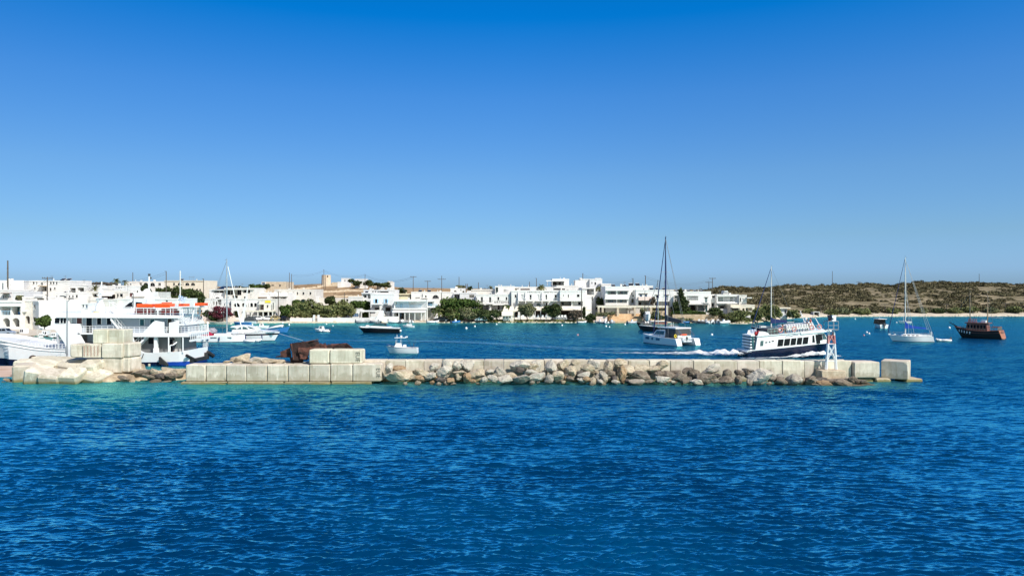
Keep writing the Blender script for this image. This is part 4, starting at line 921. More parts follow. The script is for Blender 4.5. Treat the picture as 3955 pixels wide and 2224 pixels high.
b = Bld('white_house','small white cube house on the skyline at the left picture edge',-40,9,1097,1150,215,8,[win(0,1103,5,1112)], group=G1)
b = Bld('white_house','white house with a narrow window and flat wooden eave above the arcade building',-50,35,1118,1175,192,10,[win(11,1139,15,1153),('L',16,1134,44,1150,{'d':1.})], group=G1)
b.slab(14,46,1131,1134,1.2,m=frame_b)
b = Bld('white_house','white roof room with a planted terrace behind the arcade building',48,88,1126,1180,190,8,[('L',62,1140,83,1158,{'d':1.2,'back':greywall})], group=G1)
b = Bld('white_house','long white terrace house with a glazed dark roof pavilion amid the left town',86,212,1146,1200,184,8,[win(100,1150,136,1153),('L',142,1142,170,1158,{'d':1.3,'win':[(.1,.05,.4,.9),(.5,.05,.95,.9,{'g':glass_teal})]}),win(183,1147,193,1151),win(117,1149,136,1152)], group=G1)
b.slab(140,172,1137,1140,.6); 
b = Bld('white_house','white upper house with four little windows, under the dark pergola terrace',212,330,1130,1200,187,9,[win(215,1143,222,1149),win(246,1143,256,1150),win(265,1141,271,1149),win(278,1140,284,1149),win(292,1139,300,1149)], group=G1)
b.heater(240,0,.8)
b = Bld('hotel_block','tall white block with rows of square windows topping the left town skyline',112,270,1083,1180,212,11,[win(126,1089,133,1098,f=shut_grey),win(139,1089,144,1098,f=shut_grey),win(158,1091,165,1101,f=shut_grey),win(192,1089,199,1098,f=shut_grey),win(203,1089,210,1098,f=shut_grey),win(215,1089,221,1099,f=shut_grey),
   win(131,1110,137,1118,f=shut_grey),('L',160,1106,180,1125,{'d':1.5,'win':[(.1,.02,.45,.9)]}),arch(191,1111,198,1124),win(208,1110,214,1118)], group=G1, D1=212)
b.slab(158,182,1103,1106,1.4,m=tanstone); b.heater(228,0); b.heater(250,0)
b = Bld('side_block','shaded side wing of the tall white block at its left end',91,112,1083,1180,206,11,[], D1=211, group=G1)
b = Bld('roof_terrace_house','white house with a long dark roofed pergola terrace and a round dish on the skyline',268,338,1100,1180,205,9,[('P',256+14,1112,292,1130,{'d':3.,'back':interior}),('P',299,1111,324,1125,{'d':3.,'back':interior,'win':[(.2,.1,.8,.8)]})], group=G1)
q = MB(); q.lathe([(.03,0),(.7,.12),(.9,.3),(.86,.3),(.6,.16),(.05,.06)], (b.u(283),-.6,b.z(1127)), 14); o = q.build('satellite_dish', paint_w, b.e)
b = Bld('white_house','low white wall house with round tree and stair, right behind the ferry bridge',338,452,1155,1215,182,9,[win(392,1177,399,1184),door(363,1172,371,1183,g=glass_blue),win(356,1175,360,1180)], group=G1)
b = Bld('white_house','white house with a recessed window and a dark red shop front under a white awning',336,500,1124,1200,190,9,[('L',340,1134,378,1147,{'d':1.4,'win':[(.4,.1,.62,.9)]}),('L',386,1138,445,1155,{'d':2.,'back':shopred,'win':[(.35,.02,.6,.95),(.65,.02,.8,.9)]}),win(451,1134,458,1149),win(462,1134,474,1148,f=shut_grey)], group=G1)
b.awning(390,445,1132,1139,1.5,canvas_w)
b = Bld('white_house','stepped white house with small slit windows in front of the two palm trees',380,482,1103,1180,215,9,[win(446,1110,452,1113),win(455,1110,464,1113),win(466,1110,472,1113)], group=G2)
b = Bld('white_house','white annexe with low vaults beside the single palm',378,440,1112,1160,205,8,[], group=G2)
b = Bld('chapel','small white chapel with curved bell gable above the ferry rails',496,560,1127,1185,188,7,[win(500,1131,513,1146,g=shopred)], group=G1, parapet=False)
q = MB(); q.prism([(b.u(514),b.z(1145)),(b.u(560),b.z(1145)),(b.u(558),b.z(1138)),(b.u(548),b.z(1130)),(b.u(543),b.z(1121)),(b.u(536),b.z(1118)),(b.u(530),b.z(1122)),(b.u(524),b.z(1132)),(b.u(514),b.z(1138))],1,-.5,-.02); q.build('bell_gable', plaster, b.e)
q = MB(); q.box(b.u(533),-.56,b.z(1129),b.u(537),-.5,b.z(1122)); q.build('bell_opening', interior, b.e)
b = Bld('white_wall_house','low white flat house with round domed oven left of the dark garden trees',556,612,1128,1175,195,7,[win(590,1137,596,1141)], group=G2)
q = MB(); q.ball((b.u(571),-.5,b.z(1142)),1.25,14,8,(1,.8,1.5)); q.build('dome', plaster, b.e, smooth=True)
b = Bld('long_low_building','long low plain white building behind the orange floats of the ferry',440,702,1153,1215,183,9,[win(640,1158,648,1166)], group=G1)
b.chimney(640,1148,.7)
b = Bld('white_house','white hillside house with two round arches and a grey left end, beside the palms',480,636,1086,1165,262,12,[win(502,1094,507,1101,f=shut_grey),('L',538,1092,548,1104,{'d':1.}),arch(554,1092,572,1106),arch(580,1092,598,1106),win(611,1093,621,1103,f=shut_grey)], group=G2)
b = Bld('white_house','cream white hillside house with three round arches and a flat roof on the skyline',638,787,1083,1165,262,12,[win(668,1092,675,1103,f=shut_grey),arch(686,1092,701,1103),win(705,1092,708,1102),arch(715,1092,731,1103),arch(737,1092,753,1103),win(758,1115,764,1124),win(770,1116,776,1124)], m=plaster2, group=G2)
b.slab(635,787,1083,1086,.2); b.heater(693,0)
for x0,x1,y0,y1,D,l in ((667,688,1123,1135,240,'ragged white garden wall in the dark trees, left piece'),(702,730,1125,1143,238,'cream broken garden wall with openings among the dark trees'),(785,806,1134,1150,236,'small cream garden wall left of the solar roofed guesthouse')):
    Bld('garden_wall',l,x0,x1,y0,y1,D,.5,[],m=plaster2,cat='wall',parapet=False,down=2)
# ---- guesthouse with arches
b = Bld('guesthouse','white guesthouse wing with a plain wall, small windows and an open corner loggia',781,893,1152,1240,229,13,[win(824,1164,828,1176,f=frame_b),win(834,1164,839,1178,f=frame_b),('L',840,1157,855,1178,{'d':1.6,'rail':'white'}),win(865,1172,869,1180),win(887,1171,891,1179)], group=G3)
b = Bld('guesthouse_upper_house','white upper house with an arch window and dark glazed attic under a black solar roof',808,868,1118,1160,236,10,[('P',824,1121,864,1131,{'d':.8,'win':[(.08,.0,.45,1),(.55,.0,.95,1)]}),arch(832,1147,848,1153)], group=G3)
b.slab(822,868,1117,1120,.5); q = MB(); q.slab([(b.u(832),.6,b.z(1117)),(b.u(866),.6,b.z(1117)),(b.u(868),4,b.z(1106)),(b.u(840),4,b.z(1106))],.1); q.build('solar_panel', solar, b.e)
b.scrawl_sign(832,849,1136,.5)
b = Bld('guesthouse_upper_house','white upper house with slanted recessed balconies behind the tall sailing mast',868,981,1112,1160,235,10,[('L',868,1120,900,1139,{'d':1.8,'win':[(.1,.05,.4,.9),(.5,.05,.8,.9)]}),('L',904,1119,932,1140,{'d':1.8,'win':[(.2,.05,.75,.95)]}),('L',938,1119,952,1131,{'d':1.,'win':[(.1,0,.9,.95)]}),('L',954,1119,966,1132,{'d':1.,'win':[(.1,0,.9,.95)]}),win(879,1144,889,1152),('L',896,1141,918,1153,{'d':1.2,'win':[(.2,0,.8,.9)]}),win(942,1145,951,1153)], group=G3)
b.slab(868,981,1112,1119,.5); b.heater(885,0,.8); b.heater(905,0,.8)
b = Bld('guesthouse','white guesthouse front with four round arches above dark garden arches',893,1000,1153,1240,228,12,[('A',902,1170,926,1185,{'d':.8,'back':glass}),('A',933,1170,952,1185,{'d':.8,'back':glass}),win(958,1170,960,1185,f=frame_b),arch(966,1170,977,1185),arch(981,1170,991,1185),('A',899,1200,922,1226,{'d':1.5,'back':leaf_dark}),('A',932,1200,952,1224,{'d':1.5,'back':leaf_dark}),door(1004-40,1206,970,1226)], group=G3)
b.scrawl_sign(931,954,1160,.35); b.slab(893,1000,1153,1155,.1)
b = Bld('white_house','white house with two small windows and a dark beam pergola above the yellow sign',980,1042,1130,1165,240,9,[win(983,1143,989,1152)], group=G3)
b.slab(996,1032,1147,1151,1.4,m=frame_b,nm='pergola'); b.chimney(1037,1126)
b = Bld('tavern','white tavern with a yellow sign board, dark doorway and wide flat porch roof',1000,1063,1155,1240,227,11,[('L',1004,1176,1019,1197,{'d':1.2,'back':shopred,'rail':'iron'}),win(1030,1178,1036,1188,f=frame_g),arch(1053,1168,1057,1196),('P',1003,1204,1060,1232,{'d':3.,'back':interior})], group=G3)
q = MB(); q.box(b.u(1024),-.12,b.z(1169),b.u(1045),-.02,b.z(1161)); q.build('yellow_sign', yellow, b.e)
b.slab(957,1068,1198,1203,3.4,m=plaster2,nm='porch_roof'); b.cols([962,985,1010,1030,1050,1066],1203,1238,3.2,.15); b.slab(1000,1022,1173,1176,1.2)
b = Bld('white_house','white house with two slanted recessed balconies right behind the tavern',1045,1112,1130,1200,241,9,[('L',1051,1146,1078,1168,{'d':2.,'win':[(.15,.05,.5,.85),(.6,.05,.9,.85)]}),('L',1082,1146,1105,1168,{'d':2.,'win':[(.15,.05,.5,.85),(.6,.05,.9,.85)]})], group=G3)
b.slab(1045,1112,1138,1145,.4)
b = Bld('white_house','white two storey house with six small dark windows over round arches',1060,1214,1117,1205,250,12,[win(1079,1128,1086,1137),win(1109,1128,1115,1138),win(1130,1128,1137,1138),win(1146,1128,1151,1138),win(1168,1128,1175,1138),win(1195,1128,1202,1138),
   ('A',1127,1155,1148,1170,{'d':1.4,'back':glass_teal}),('A',1159,1155,1183,1172,{'d':1.4,'back':glass_teal}),('L',1193,1154,1206,1166,{'d':.8,'win':[(.1,.05,.9,.95)]})], group=G2)
b = Bld('stone_house','long flat roofed stone house with a white glazed end on the brown hill',1026,1104,1088,1125,330,12,[win(1048,1100,1058,1104),win(1078,1099,1084,1106)], m=stonewall, cat='house', parapet=False, group=G4)
b = Bld('glazed_hut','small white hut with a tall glazed door at the left end of the stone house',1010,1025,1088,1125,329,8,[win(1012,1090,1023,1101,g=glass_blue,mul=2)], cat='house', parapet=False, group=G4)
b = Bld('field_wall','long low white wall at the foot of the brown field behind the tamarisks',1218,1350,1150,1180,255,.6,[door(1337,1155,1345,1163)], cat='wall', parapet=False)
Bld('side_wall','low white house with a dark door at the right corner of the six window house',1205,1222,1146,1180,252,6,[('A',1212,1150,1220,1168,{'d':1.,'back':interior})], cat='house', group=G2)
# windmill
wmx = XW(1260,430); zt, zb_ = ZW(1062,430), ZW(1098,430)
wmill = thing('windmill_tower','round sand coloured windmill stump without sails on the brown hilltop','windmill tower',(wmx,430,zb_))
q = MB(); q.lathe([(2.95,-2),(2.8,0),(2.55,(zt-zb_)*.97),(2.6,(zt-zb_)*.97+.02),(2.6,zt-zb_)],(0,0,0),24); q.build('tower', mat('sand_plaster',(.52,.42,.30),.95,.1,.8,.6,3,col2=(.64,.55,.43)), wmill)
q = MB(); q.box(1.2,-2.6,zt-zb_-1.1,1.7,-2.1,zt-zb_-.4); q.build('window', interior, wmill)
q = MB(); q.box(3.1,.5,-1.,6.2,4,1.2); q.build('annexe', stonewall, wmill)
for x0,x1,y0,y1,D,l,hs in ((1318,1345,1074,1095,410,'small white house with a low side wall, nearest to the windmill stump',[win(1330,1081,1334,1086)]),(1304,1318,1088,1095,408,'low white wall annexe left of the small hilltop house',[]),(1370,1412,1077,1102,400,'white hilltop house between two dark trees with a small antenna',[win(1382,1086,1386,1090),win(1396,1087,1400,1091)]),(1497,1515,1089,1116,395,'narrow white tower house with battlement top right of the hilltop trees',[]),(1455,1476,1093,1104,402,'little white house half hidden between the hilltop trees',[])):
    b = Bld('hilltop_house',l,x0,x1,y0,y1,D,7,hs,group=G4,cat='house'); 
    if 'tower' in l: b.chimney(1500,1085,1.2); b.chimney(1511,1086,1.)
    if 'antenna' in l: q = MB(); q.tube((b.u(1390),2,b.top),(b.u(1390),2,b.top+1.2),.05); q.tube((b.u(1386),2,b.top+1.1),(b.u(1395),2,b.top+1.1),.04); q.build('antenna', alu, b.e)
# dry stone field walls following the slope
def field_wall(x0, x1, D0, D1, h, label):
    t = thing('field_wall', label, 'wall', (XW(x0,D0),D0,ground(XW(x0,D0),D0)), group='dry stone walls on the brown hill'); q = MB(); n = 26; P = []
    for i in range(n+1): f = i/n; D = D0+(D1-D0)*f; X = XW(x0+(x1-x0)*f, D); P.append(Vector((X, D, ground(X, D))))
    r = random.Random(x0)
    for a, b in zip(P, P[1:]): k = h*r.uniform(.6,1.15); q.hexa([(a.x,a.y,a.z-.4),(b.x,b.y,b.z-.4),(b.x,b.y+.6,b.z-.4),(a.x,a.y+.6,a.z-.4)],[(a.x,a.y,a.z+k),(b.x,b.y,b.z+k),(b.x,b.y+.5,b.z+k),(a.x,a.y+.5,a.z+k)])
    o = q.build('stones', stonewall, t, world=True); return t
field_wall(1215,1420,372,380,1.0,'long dry stone wall crossing the brown hill below the windmill stump')
field_wall(1130,1240,400,415,.8,'short dry stone wall left of the windmill stump')
field_wall(1225,1500,425,440,.9,'dry stone wall along the crest right of the windmill stump')
field_wall(1290,1440,340,346,.8,'low dry stone wall lowest on the brown field')
field_wall(1100,1215,330,345,.8,'dry stone wall behind the stone house on the brown hill')
# ---- middle of the bay
b = Bld('white_house','low white garden house left of the pale blue shuttered house',1346,1400,1145,1200,238,8,[], group=G3)
b = Bld('white_house','flat white roof storey with dark openings above the pale blue shuttered house',1404,1526,1119,1160,246,9,[win(1437,1122,1443,1128),win(1447,1122,1453,1128),('L',1457,1125,1500,1130,{'d':1.,'back':interior})], group=G3); b.chimney(1427,1112)
b = Bld('white_house','grey white terrace with a leaning solar panel beside the pale blue shuttered house',1397,1436,1130,1190,240,8,[('L',1402,1137,1416,1150,{'d':1.,'back':shut_grey,'win':[(.2,.1,.8,.7)]}),('L',1420,1137,1432,1153,{'d':1.,'back':greywall})], group=G3)
b.slab(1397,1508,1130,1134,.5); b.heater(1412,0,.9)
b = Bld('blue_shutter_house','white two storey house with pale blue shutters and dark awnings over the porch windows',1431,1522,1135,1240,232,10,[win(1448,1155,1457,1171,sh=shut_blue),win(1487,1155,1495,1171,sh=shut_blue),('L',1446,1184,1466,1197,{'d':1.2,'back':interior,'win':[(.3,.05,.7,.9)]}),('L',1488,1184,1509,1202,{'d':1.2,'back':interior}),door(1486,1207,1491,1215),('L',1505,1205,1512,1225,{'d':1.})], group=G3)
b.awning(1438,1467,1178,1186,1.3,canvas_d,.15); b.awning(1482,1512,1178,1185,1.3,canvas_d,.15); b.slab(1436,1476,1174,1176,.3); b.balcony(1484,1500,1171,.7,'blue')
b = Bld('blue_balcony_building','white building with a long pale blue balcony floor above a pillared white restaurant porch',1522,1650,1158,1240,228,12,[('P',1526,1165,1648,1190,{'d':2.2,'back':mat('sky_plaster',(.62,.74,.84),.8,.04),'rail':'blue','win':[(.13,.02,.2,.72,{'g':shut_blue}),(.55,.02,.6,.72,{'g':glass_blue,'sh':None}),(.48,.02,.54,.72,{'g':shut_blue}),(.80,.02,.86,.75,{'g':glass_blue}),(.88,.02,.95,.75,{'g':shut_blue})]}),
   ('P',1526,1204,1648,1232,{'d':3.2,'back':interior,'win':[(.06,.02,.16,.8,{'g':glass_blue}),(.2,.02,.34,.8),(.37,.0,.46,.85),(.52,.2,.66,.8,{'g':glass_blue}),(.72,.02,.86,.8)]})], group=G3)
b.slab(1520,1652,1158,1164,.9,nm='roof_slab'); b.slab(1518,1652,1190,1194,1.2); b.awning(1521,1648,1196,1202,3.0,canvas_w,.3); b.cols([1524,1546,1569,1586,1607,1632,1647],1203,1236,2.8,.10)
b = Bld('glass_corner_building','grey glazed corner with pale blue railings, right end of the blue balcony building',1650,1682,1158,1240,227,9,[('P',1652,1165,1678,1182,{'d':.8,'back':glass_teal,'win':[(.3,.1,.7,.9,{'g':glass_blue})]}),('P',1652,1196,1678,1238,{'d':2.5,'back':greywall})], D1=231, group=G3)
b.balcony(1651,1680,1186,1.,'blue')
b = Bld('yellow_parapet_house','cream yellow low roof house behind the blue balcony building',1533,1583,1134,1175,244,8,[], m=mat('cream_plaster',(.72,.66,.45),.9,.04), group=G3); b.slab(1533,1583,1138,1141,.3,m=frame_b)
b = Bld('white_hall','long plain white hall with one large dark semicircular window',1588,1762,1127,1215,243,12,[('a',1670,1139,1695,1153,{'g':glass,'f':frame_g,'mul':3,'full':1}),arch(1641,1141,1648,1150),win(1604,1148,1622,1151,g=glass)], group=G3)
q = MB(); q.box(b.u(1629),-.5,b.z(1152),b.u(1653),-.05,b.z(1148)); q.box(b.u(1634),-.4,b.z(1148),b.u(1640),-.05,b.z(1132)); q.build('bell_wall', plaster, b.e)
b.heater(1620,0); b.heater(1655,0)
b = Bld('white_house','white house with two small arches on the skyline behind the big round fig tree',1740,1794,1113,1160,252,8,[('A',1752,1122,1764,1129,{'d':.6,'back':interior}),('A',1786,1123,1794,1130,{'d':.6,'back':leaf_olive}),win(1778,1117,1782,1121)], group=G3)
b = Bld('white_house','white house with a shuttered grey porch window right of the semicircular window',1752,1778,1131,1200,242,8,[('L',1754,1137,1775,1158,{'d':1.,'back':shut_grey,'win':[(.2,0,.45,1),(.55,0,.85,1)]})], group=G3)
b = Bld('white_house','plain white house with a dry reed pergola left of the Artemis hotel',1776,1840,1130,1215,240,9,[('L',1812,1138,1832,1150,{'d':1.2,'back':plaster2}),win(1823,1152,1826,1161)], group=G3)
# Artemis
b = Bld('hotel','white hotel with ARTEMIS in raised letters, two iron balconies and a grey ground floor porch',1838,1972,1136,1215,234,12,[win(1838.8,1149,1842,1164),door(1857,1147,1865,1168,g=glass,mul=1),door(1889,1147,1897,1168,mul=1),win(1921,1147,1928,1159),win(1953,1147,1959,1159),
   ('P',1840,1178,1888,1198,{'d':2.4,'back':greywall,'win':[(.34,0,.5,.9,{'g':interior}),(.95,0,1,.9)]}),('P',1897,1178,1945,1198,{'d':2.4,'back':greywall,'win':[(.5,0,.68,.9,{'g':interior})]})], group=G3)
b.balcony(1848,1872,1172,1.3,'iron'); b.balcony(1880,1904,1172,1.3,'iron'); b.balcony(1838,1843,1173,1.,'iron')
b.sign('ARTEMIS',1908,1966,1167,1.0,sp=1.3); b.slab(1838,1972,1176,1178,.15)
b = Bld('hotel_upper_floor','low white set back storey with a row of solar panels behind the Artemis parapet',1820,1912,1117,1160,245,9,[], group=G3)
q = MB()
for k in range(6): x = b.u(1862+k*8.5); q.slab([(x,.3,b.z(1120)),(x+.62,.3,b.z(1120)),(x+.62,1.2,b.z(1116)),(x,1.2,b.z(1116))],.06)
q.build('solar_panel', solar, b.e); b.slab(1820,1912,1119,1121,.2)
b = Bld('hotel_tower','square white roof tower with two slit windows and a glass door on the Artemis hotel',1912,1988,1105,1160,240,9,[('L',1914,1109,1924,1133,{'d':.8,'back':glass_teal}),win(1946,1117,1949,1126),win(1952,1117,1955,1126)], group=G3); b.chimney(1936,1100,.4)
# Pantelis
fins = []
b = Bld('hotel','white hotel lettered PANTELIS Family HOTEL with five balcony doors over a shaded overhang',1975,2163,1122,1215,233,12,[win(1988,1138,1994,1149,f=frame_b),door(2012,1138,2021,1157,g=shut_grey,f=frame_w,mul=0),door(2045,1138,2053,1158,f=frame_w),door(2076,1138,2082,1158,f=frame_w,g=shut_grey),door(2107,1138,2113,1157),door(2142,1138,2150,1158),
   ('L',2002,1172,2058,1184,{'d':1.5}),('P',1978,1200,2001,1226,{'d':4.,'back':interior}),('P',2062,1198,2112,1226,{'d':4.,'back':interior}),('P',2118,1198,2158,1226,{'d':4.,'back':interior}),arch(2072,1171,2088,1182,g=glass_teal,mul=2),win(2108,1169,2115,1181),win(2142,1170,2150,1180),win(1983,1170,1987,1182)], group=G3)
for x0, x1 in ((2004,2029),(2033,2061),(2067,2092),(2096,2121),(2128,2160)): b.balcony(x0,x1,1161,1.25,'white')
for x in (2001.5,2030,2093):
    q = MB(); a = b.u(x); q.hexa([(a-.1,-1.25,b.z(1172)),(a+.1,-1.25,b.z(1172)),(a+.1,-.004,b.z(1172)),(a-.1,-.004,b.z(1172))],[(a-.1,-.3,b.z(1128)),(a+.1,-.3,b.z(1128)),(a+.1,-.004,b.z(1128)),(a-.1,-.004,b.z(1128))]); q.build('fin_wall', plaster, b.e)
b.sign('PANTELIS',2037,2084,1128,.62,sp=1.5); b.sign('Family',2100,2121,1128,.6); b.sign('HOTEL',2125,2154,1128,.62,sp=1.6)
b = Bld('hotel_wing','white hotel wing with a balustraded terrace above two deep brown loggias',2163,2262,1121,1215,231,13,[win(2175,1138,2178,1144),win(2193,1137,2197,1149),win(2228,1137,2238,1147,f=frame_g),('L',2162.5,1163,2207,1182,{'d':2.2,'back':mat('brown_render',(.34,.30,.25),.9,.08),'win':[(.18,.15,.38,.8),(.88,.0,.99,.9)]}),('L',2211,1163,2251,1182,{'d':2.2,'win':[(.6,.2,.85,.8)]}),('P',2166,1197,2250,1226,{'d':4.,'back':interior})], group=G3)
b.rail(b.u(2165), b.u(2216), b.z(1162), 'bal', -.9); b.slab(2163,2218,1160,1163,1.); b.awning(2160,2248,1186,1194,2.8,canvas_b,.3)
b = Bld('white_house','low white roof storey with reddish shutters behind the Artemis and Pantelis hotels',1984,2168,1108,1150,246,8,[('L',1986,1113,2005,1121,{'d':.6,'back':greywall}),('L',2010,1115,2046,1120,{'d':.6,'back':shopred}),('L',2140,1109,2162,1112,{'d':.6,'back':interior}),('L',2137,1114,2165,1120,{'d':.6,'back':interior}),win(2170-6,1114,2166,1118)], group=G3)
b = Bld('penthouse','white penthouse with a projecting flat canopy over a furnished roof terrace',2133,2198,1077,1120,254,9,[('P',2134,1087,2178,1102,{'d':2.5,'back':greywall,'win':[(.1,0,.4,.9),(.6,0,.75,.9,{'g':interior})]})], group=G3)
b.slab(2108,2182,1083,1086,2.2,m=canvas_w,nm='canopy'); b.cols([2113,2131],1086,1103,2.,.08)
b = Bld('white_house','low white house with small terrace openings below the penthouse',2150,2262,1102,1140,248,8,[win(2170,1114,2182,1120,g=glass),win(2188,1118,2196,1120,g=interior),win(2224,1119,2242,1121,g=interior)], group=G3)
b = Bld('twin_tower_house','white skyline house with a chimney and climbing plant, left of the pair',2242,2275,1077,1125,256,8,[], group=G3); b.chimney(2245,1073,.8)
b = Bld('twin_tower_house','white skyline house with two small windows and a square chimney, right of the pair',2277,2326,1077,1125,255,8,[win(2284,1089,2288,1095),win(2296,1090,2302,1100,f=frame_g)], group=G3); b.chimney(2318,1073,1.)
b = Bld('roof_hut','little white roof hut with a dark chimney left of the skyline pair',2222,2242,1082,1108,256,6,[], group=G3); b.chimney(2220,1084,.5)
b = Bld('white_house','white house with one dark recessed corner window left of the stepped alley',2246,2300,1110,1180,240,9,[('L',2267,1115,2294,1138,{'d':1.8,'back':greywall,'win':[(.05,.3,.35,1,{'g':glass_blue})]}),('L',2268,1146,2290,1160,{'d':1.})], group=G3); b.slab(2248,2296,1110,1115,.4)
b = Bld('white_house','narrow white house end with arched garden door beside the alley trees',2262,2285,1145,1222,234,8,[arch(2266,1186,2273,1196)], group=G3)
b = Bld('white_house','white stepped houses climbing the alley behind the shrubs',2285,2342,1126,1212,241,8,[win(2292,1148,2297,1160),win(2300,1150,2304,1165),win(2337,1126,2340,1137)], group=G3)
b = Bld('white_house','low white skyline house with a square window left of the three storey block',2322,2360,1095,1150,247,8,[win(2337,1107,2341,1112)], group=G3)
# three storey block
b = Bld('apartment_block','white three storey block with pairs of deep grey balconies and low parapets',2338,2432,1106,1222,231,12,[('L',2346,1123,2380,1137,{'d':1.8,'back':shut_grey,'win':[(.48,.05,.82,.85,{'g':glass_blue})]}),('L',2385,1123,2424,1137,{'d':1.8,'back':shut_grey,'win':[(.34,.05,.62,.85,{'g':glass_blue})]}),
   ('L',2340,1156,2380,1171,{'d':1.8,'back':shut_grey,'win':[(.28,.0,.82,.8,{'g':glass_blue,'mul':2})]}),('L',2384,1156,2421,1171,{'d':1.8,'back':shut_grey,'win':[(.35,.0,.65,.8,{'g':glass_blue})]})], group=G3)
b.slab(2342,2430,1120,1123,.6); b.slab(2334,2428,1153,1156,.8); b.chimney(2402,1096,.6); b.heater(2372,0); b.heater(2415,0)
b.rail(b.u(2340), b.u(2420), b.z(1180), 'bal', -.9)
b = Bld('white_house','plain white house wall with a shutter window and rooftop water tanks',2430,2522,1103,1215,233,11,[win(2438,1129,2442,1140,f=frame_g),win(2442,1139,2453,1145,g=glass),('L',2439,1154,2452,1170,{'d':1.2,'back':leaf_olive})], group=G3); b.heater(2440,0,1.2); b.heater(2466,0,1.2); b.chimney(2500,1098,.5)
b = Bld('white_house','white house with blue windows above a pink balcony and a grey shaded ground floor',2456,2602,1119,1215,229,12,[win(2470,1136,2480,1146,g=glass_blue),win(2489,1136,2499,1146,g=glass_blue),win(2534,1140,2545,1151),win(2569,1140,2580,1151,g=glass_teal),win(2532,1153,2543,1159,g=shut_grey),win(2568,1153,2580,1159,g=shut_grey),
   ('L',2465,1160,2512,1180,{'d':2.,'back':greywall,'win':[(.12,0,.35,.7),(.55,0,.75,.7)]}),('L',2528,1164,2590,1182,{'d':2.,'back':greywall,'win':[(.1,0,.3,.7),(.75,0,.95,.7)]})], group=G3)
b.balcony(2464,2513,1158,1.2,'solid',pinkwall); b.slab(2467,2501,1133,1135,.25,m=frame_b); b.slab(2529,2547,1138,1140,.2,m=frame_b); b.slab(2565,2584,1138,1140,.2,m=frame_b); b.heater(2520,0); b.heater(2545,0); b.heater(2570,0)
# long pergola terrace
pg = thing('pergola','long cream beamed pergola with pillars along the restaurant terrace','pergola',W(2450,1212,226.5)+Vector((0,0,-.2)))
def PGL(x, y, D=225.5): v = W(x, y, D)-pg.location; return v
q = MB(); a, c = PGL(2309,1181), PGL(2580,1187); q.box(a.x,-1,c.z,c.x,-.75,a.z); q.box(a.x,2.2,c.z,c.x,2.45,a.z)
for k in range(46): x = a.x+(c.x-a.x)*k/45; q.box(x-.06,-.99,a.z+.003,x+.06,2.4,a.z+.12)
q.build('beams', plaster2, pg)
for i, x in enumerate((2312,2328,2386,2452,2514,2576)):
    q = MB(); v = PGL(x,1187); q.box(v.x-.3,-1.15,-.8,v.x+.3,-.6,v.z-.003); q.build('pillar', stonewall if i < 5 else plaster2, pg)
b = Bld('restaurant','white single storey restaurant with two dark openings under the pergola',2330,2456,1187,1222,229.5,5,[('P',2332,1189,2382,1214,{'d':3.,'back':interior}),('P',2392,1189,2424,1212,{'d':3.,'back':interior}),('L',2430,1198,2434,1210,{'d':.5})], group=G3, parapet=False)
b = Bld('terrace_wall','pale stone terrace wall with an opening behind the moored sailing boats',2512,2598,1187,1240,228,1.,[('P',2520,1190,2572,1200,{'d':.8,'back':leaf_olive})], m=tanstone, cat='wall', parapet=False)
st = thing('stone_terrace','broad orange stone terrace steps leading down to the water below the pergola','terrace',W(2420,1247,223))
def STL(x,y,D): return W(x,y,D)-st.location
for i,(x0,x1,y0,y1,D,dp) in enumerate([(2345,2490,1212,1222,226,3),(2352,2486,1221,1232,224.8,1.5),(2360,2480,1231,1240,223.6,1.4),(2362,2440,1240,1248,221.5,2.4),(2285,2345,1222,1248,224,3)]):
    a, c = STL(x0,y1,D), STL(x1,y0,D); q = MB(); q.box(a.x,a.y,a.z-.6,c.x,a.y+dp,c.z); q.build('step' if i < 4 else 'side_wall', yellowstone if i < 4 else pinkwall, st)
# right part of the bay
b = Bld('guesthouse','white guesthouse with a recessed balcony of two dark blue windows above a wide shaded porch',2600,2746,1125,1222,231,12,[('L',2652,1143,2697,1160,{'d':1.6,'rail':'bal','win':[(.32,.25,.6,.85,{'g':glass_blue}),(.66,.25,.93,.85,{'g':glass_blue})]}),door(2722,1149,2732,1168,g=glass_teal),('L',2604,1140,2640,1160,{'d':1.2,'back':greywall}),
   ('P',2656,1178,2692,1200,{'d':2.6,'back':interior,'win':[(.1,.1,.5,.9,{'g':glass_blue})]}),('P',2694,1178,2722,1200,{'d':2.,'back':shut_grey}),door(2724,1178,2732,1204,g=glass_teal)], group=G3)
b.slab(2650,2736,1174,1177,1.8,m=frame_g,nm='porch_roof'); b.cols([2652,2736],1177,1203,1.6,.14); b.balcony(2717,2738,1168,.8,'white'); b.slab(2719,2736,1147,1148.5,.15,m=frame_b)
for x in (2618,2640,2665,2690,2715): b.heater(x,0,.8)
b = Bld('white_house','narrow white link house with stair window left of the glazed villa',2746,2772,1137,1215,233,9,[win(2750,1141,2764,1150,g=glass),('L',2749,1170,2760,1190,{'d':1.,'win':[(.1,.3,.9,.95)]})], group=G3)
b = Bld('villa','white villa with a wide glazed upper balcony and shaded ground floor',2768,2855,1137,1215,231,11,[('L',2772,1145,2848,1165,{'d':1.8,'win':[(.1,.05,.36,.8,{'g':glass_teal}),(.42,0,.62,.85,{'g':shut_grey}),(.70,.05,.84,.85,{'g':glass_teal})],'rail':'white'}),('L',2773,1177,2850,1193,{'d':2.2,'back':greywall,'win':[(.2,.1,.4,.7),(.6,.05,.8,.8)]})], group=G3)
b.slab(2768,2852,1168,1172,.5)
q = MB(); q.box(b.u(2799),1.5,b.top-.4,b.u(2819),4,b.z(1127)); q.build('roof_room', greywall, b.e); q = MB(); q.box(b.u(2802),1.3,b.z(1127),b.u(2816),4.2,b.z(1123)); q.build('roof_cap', plaster, b.e)
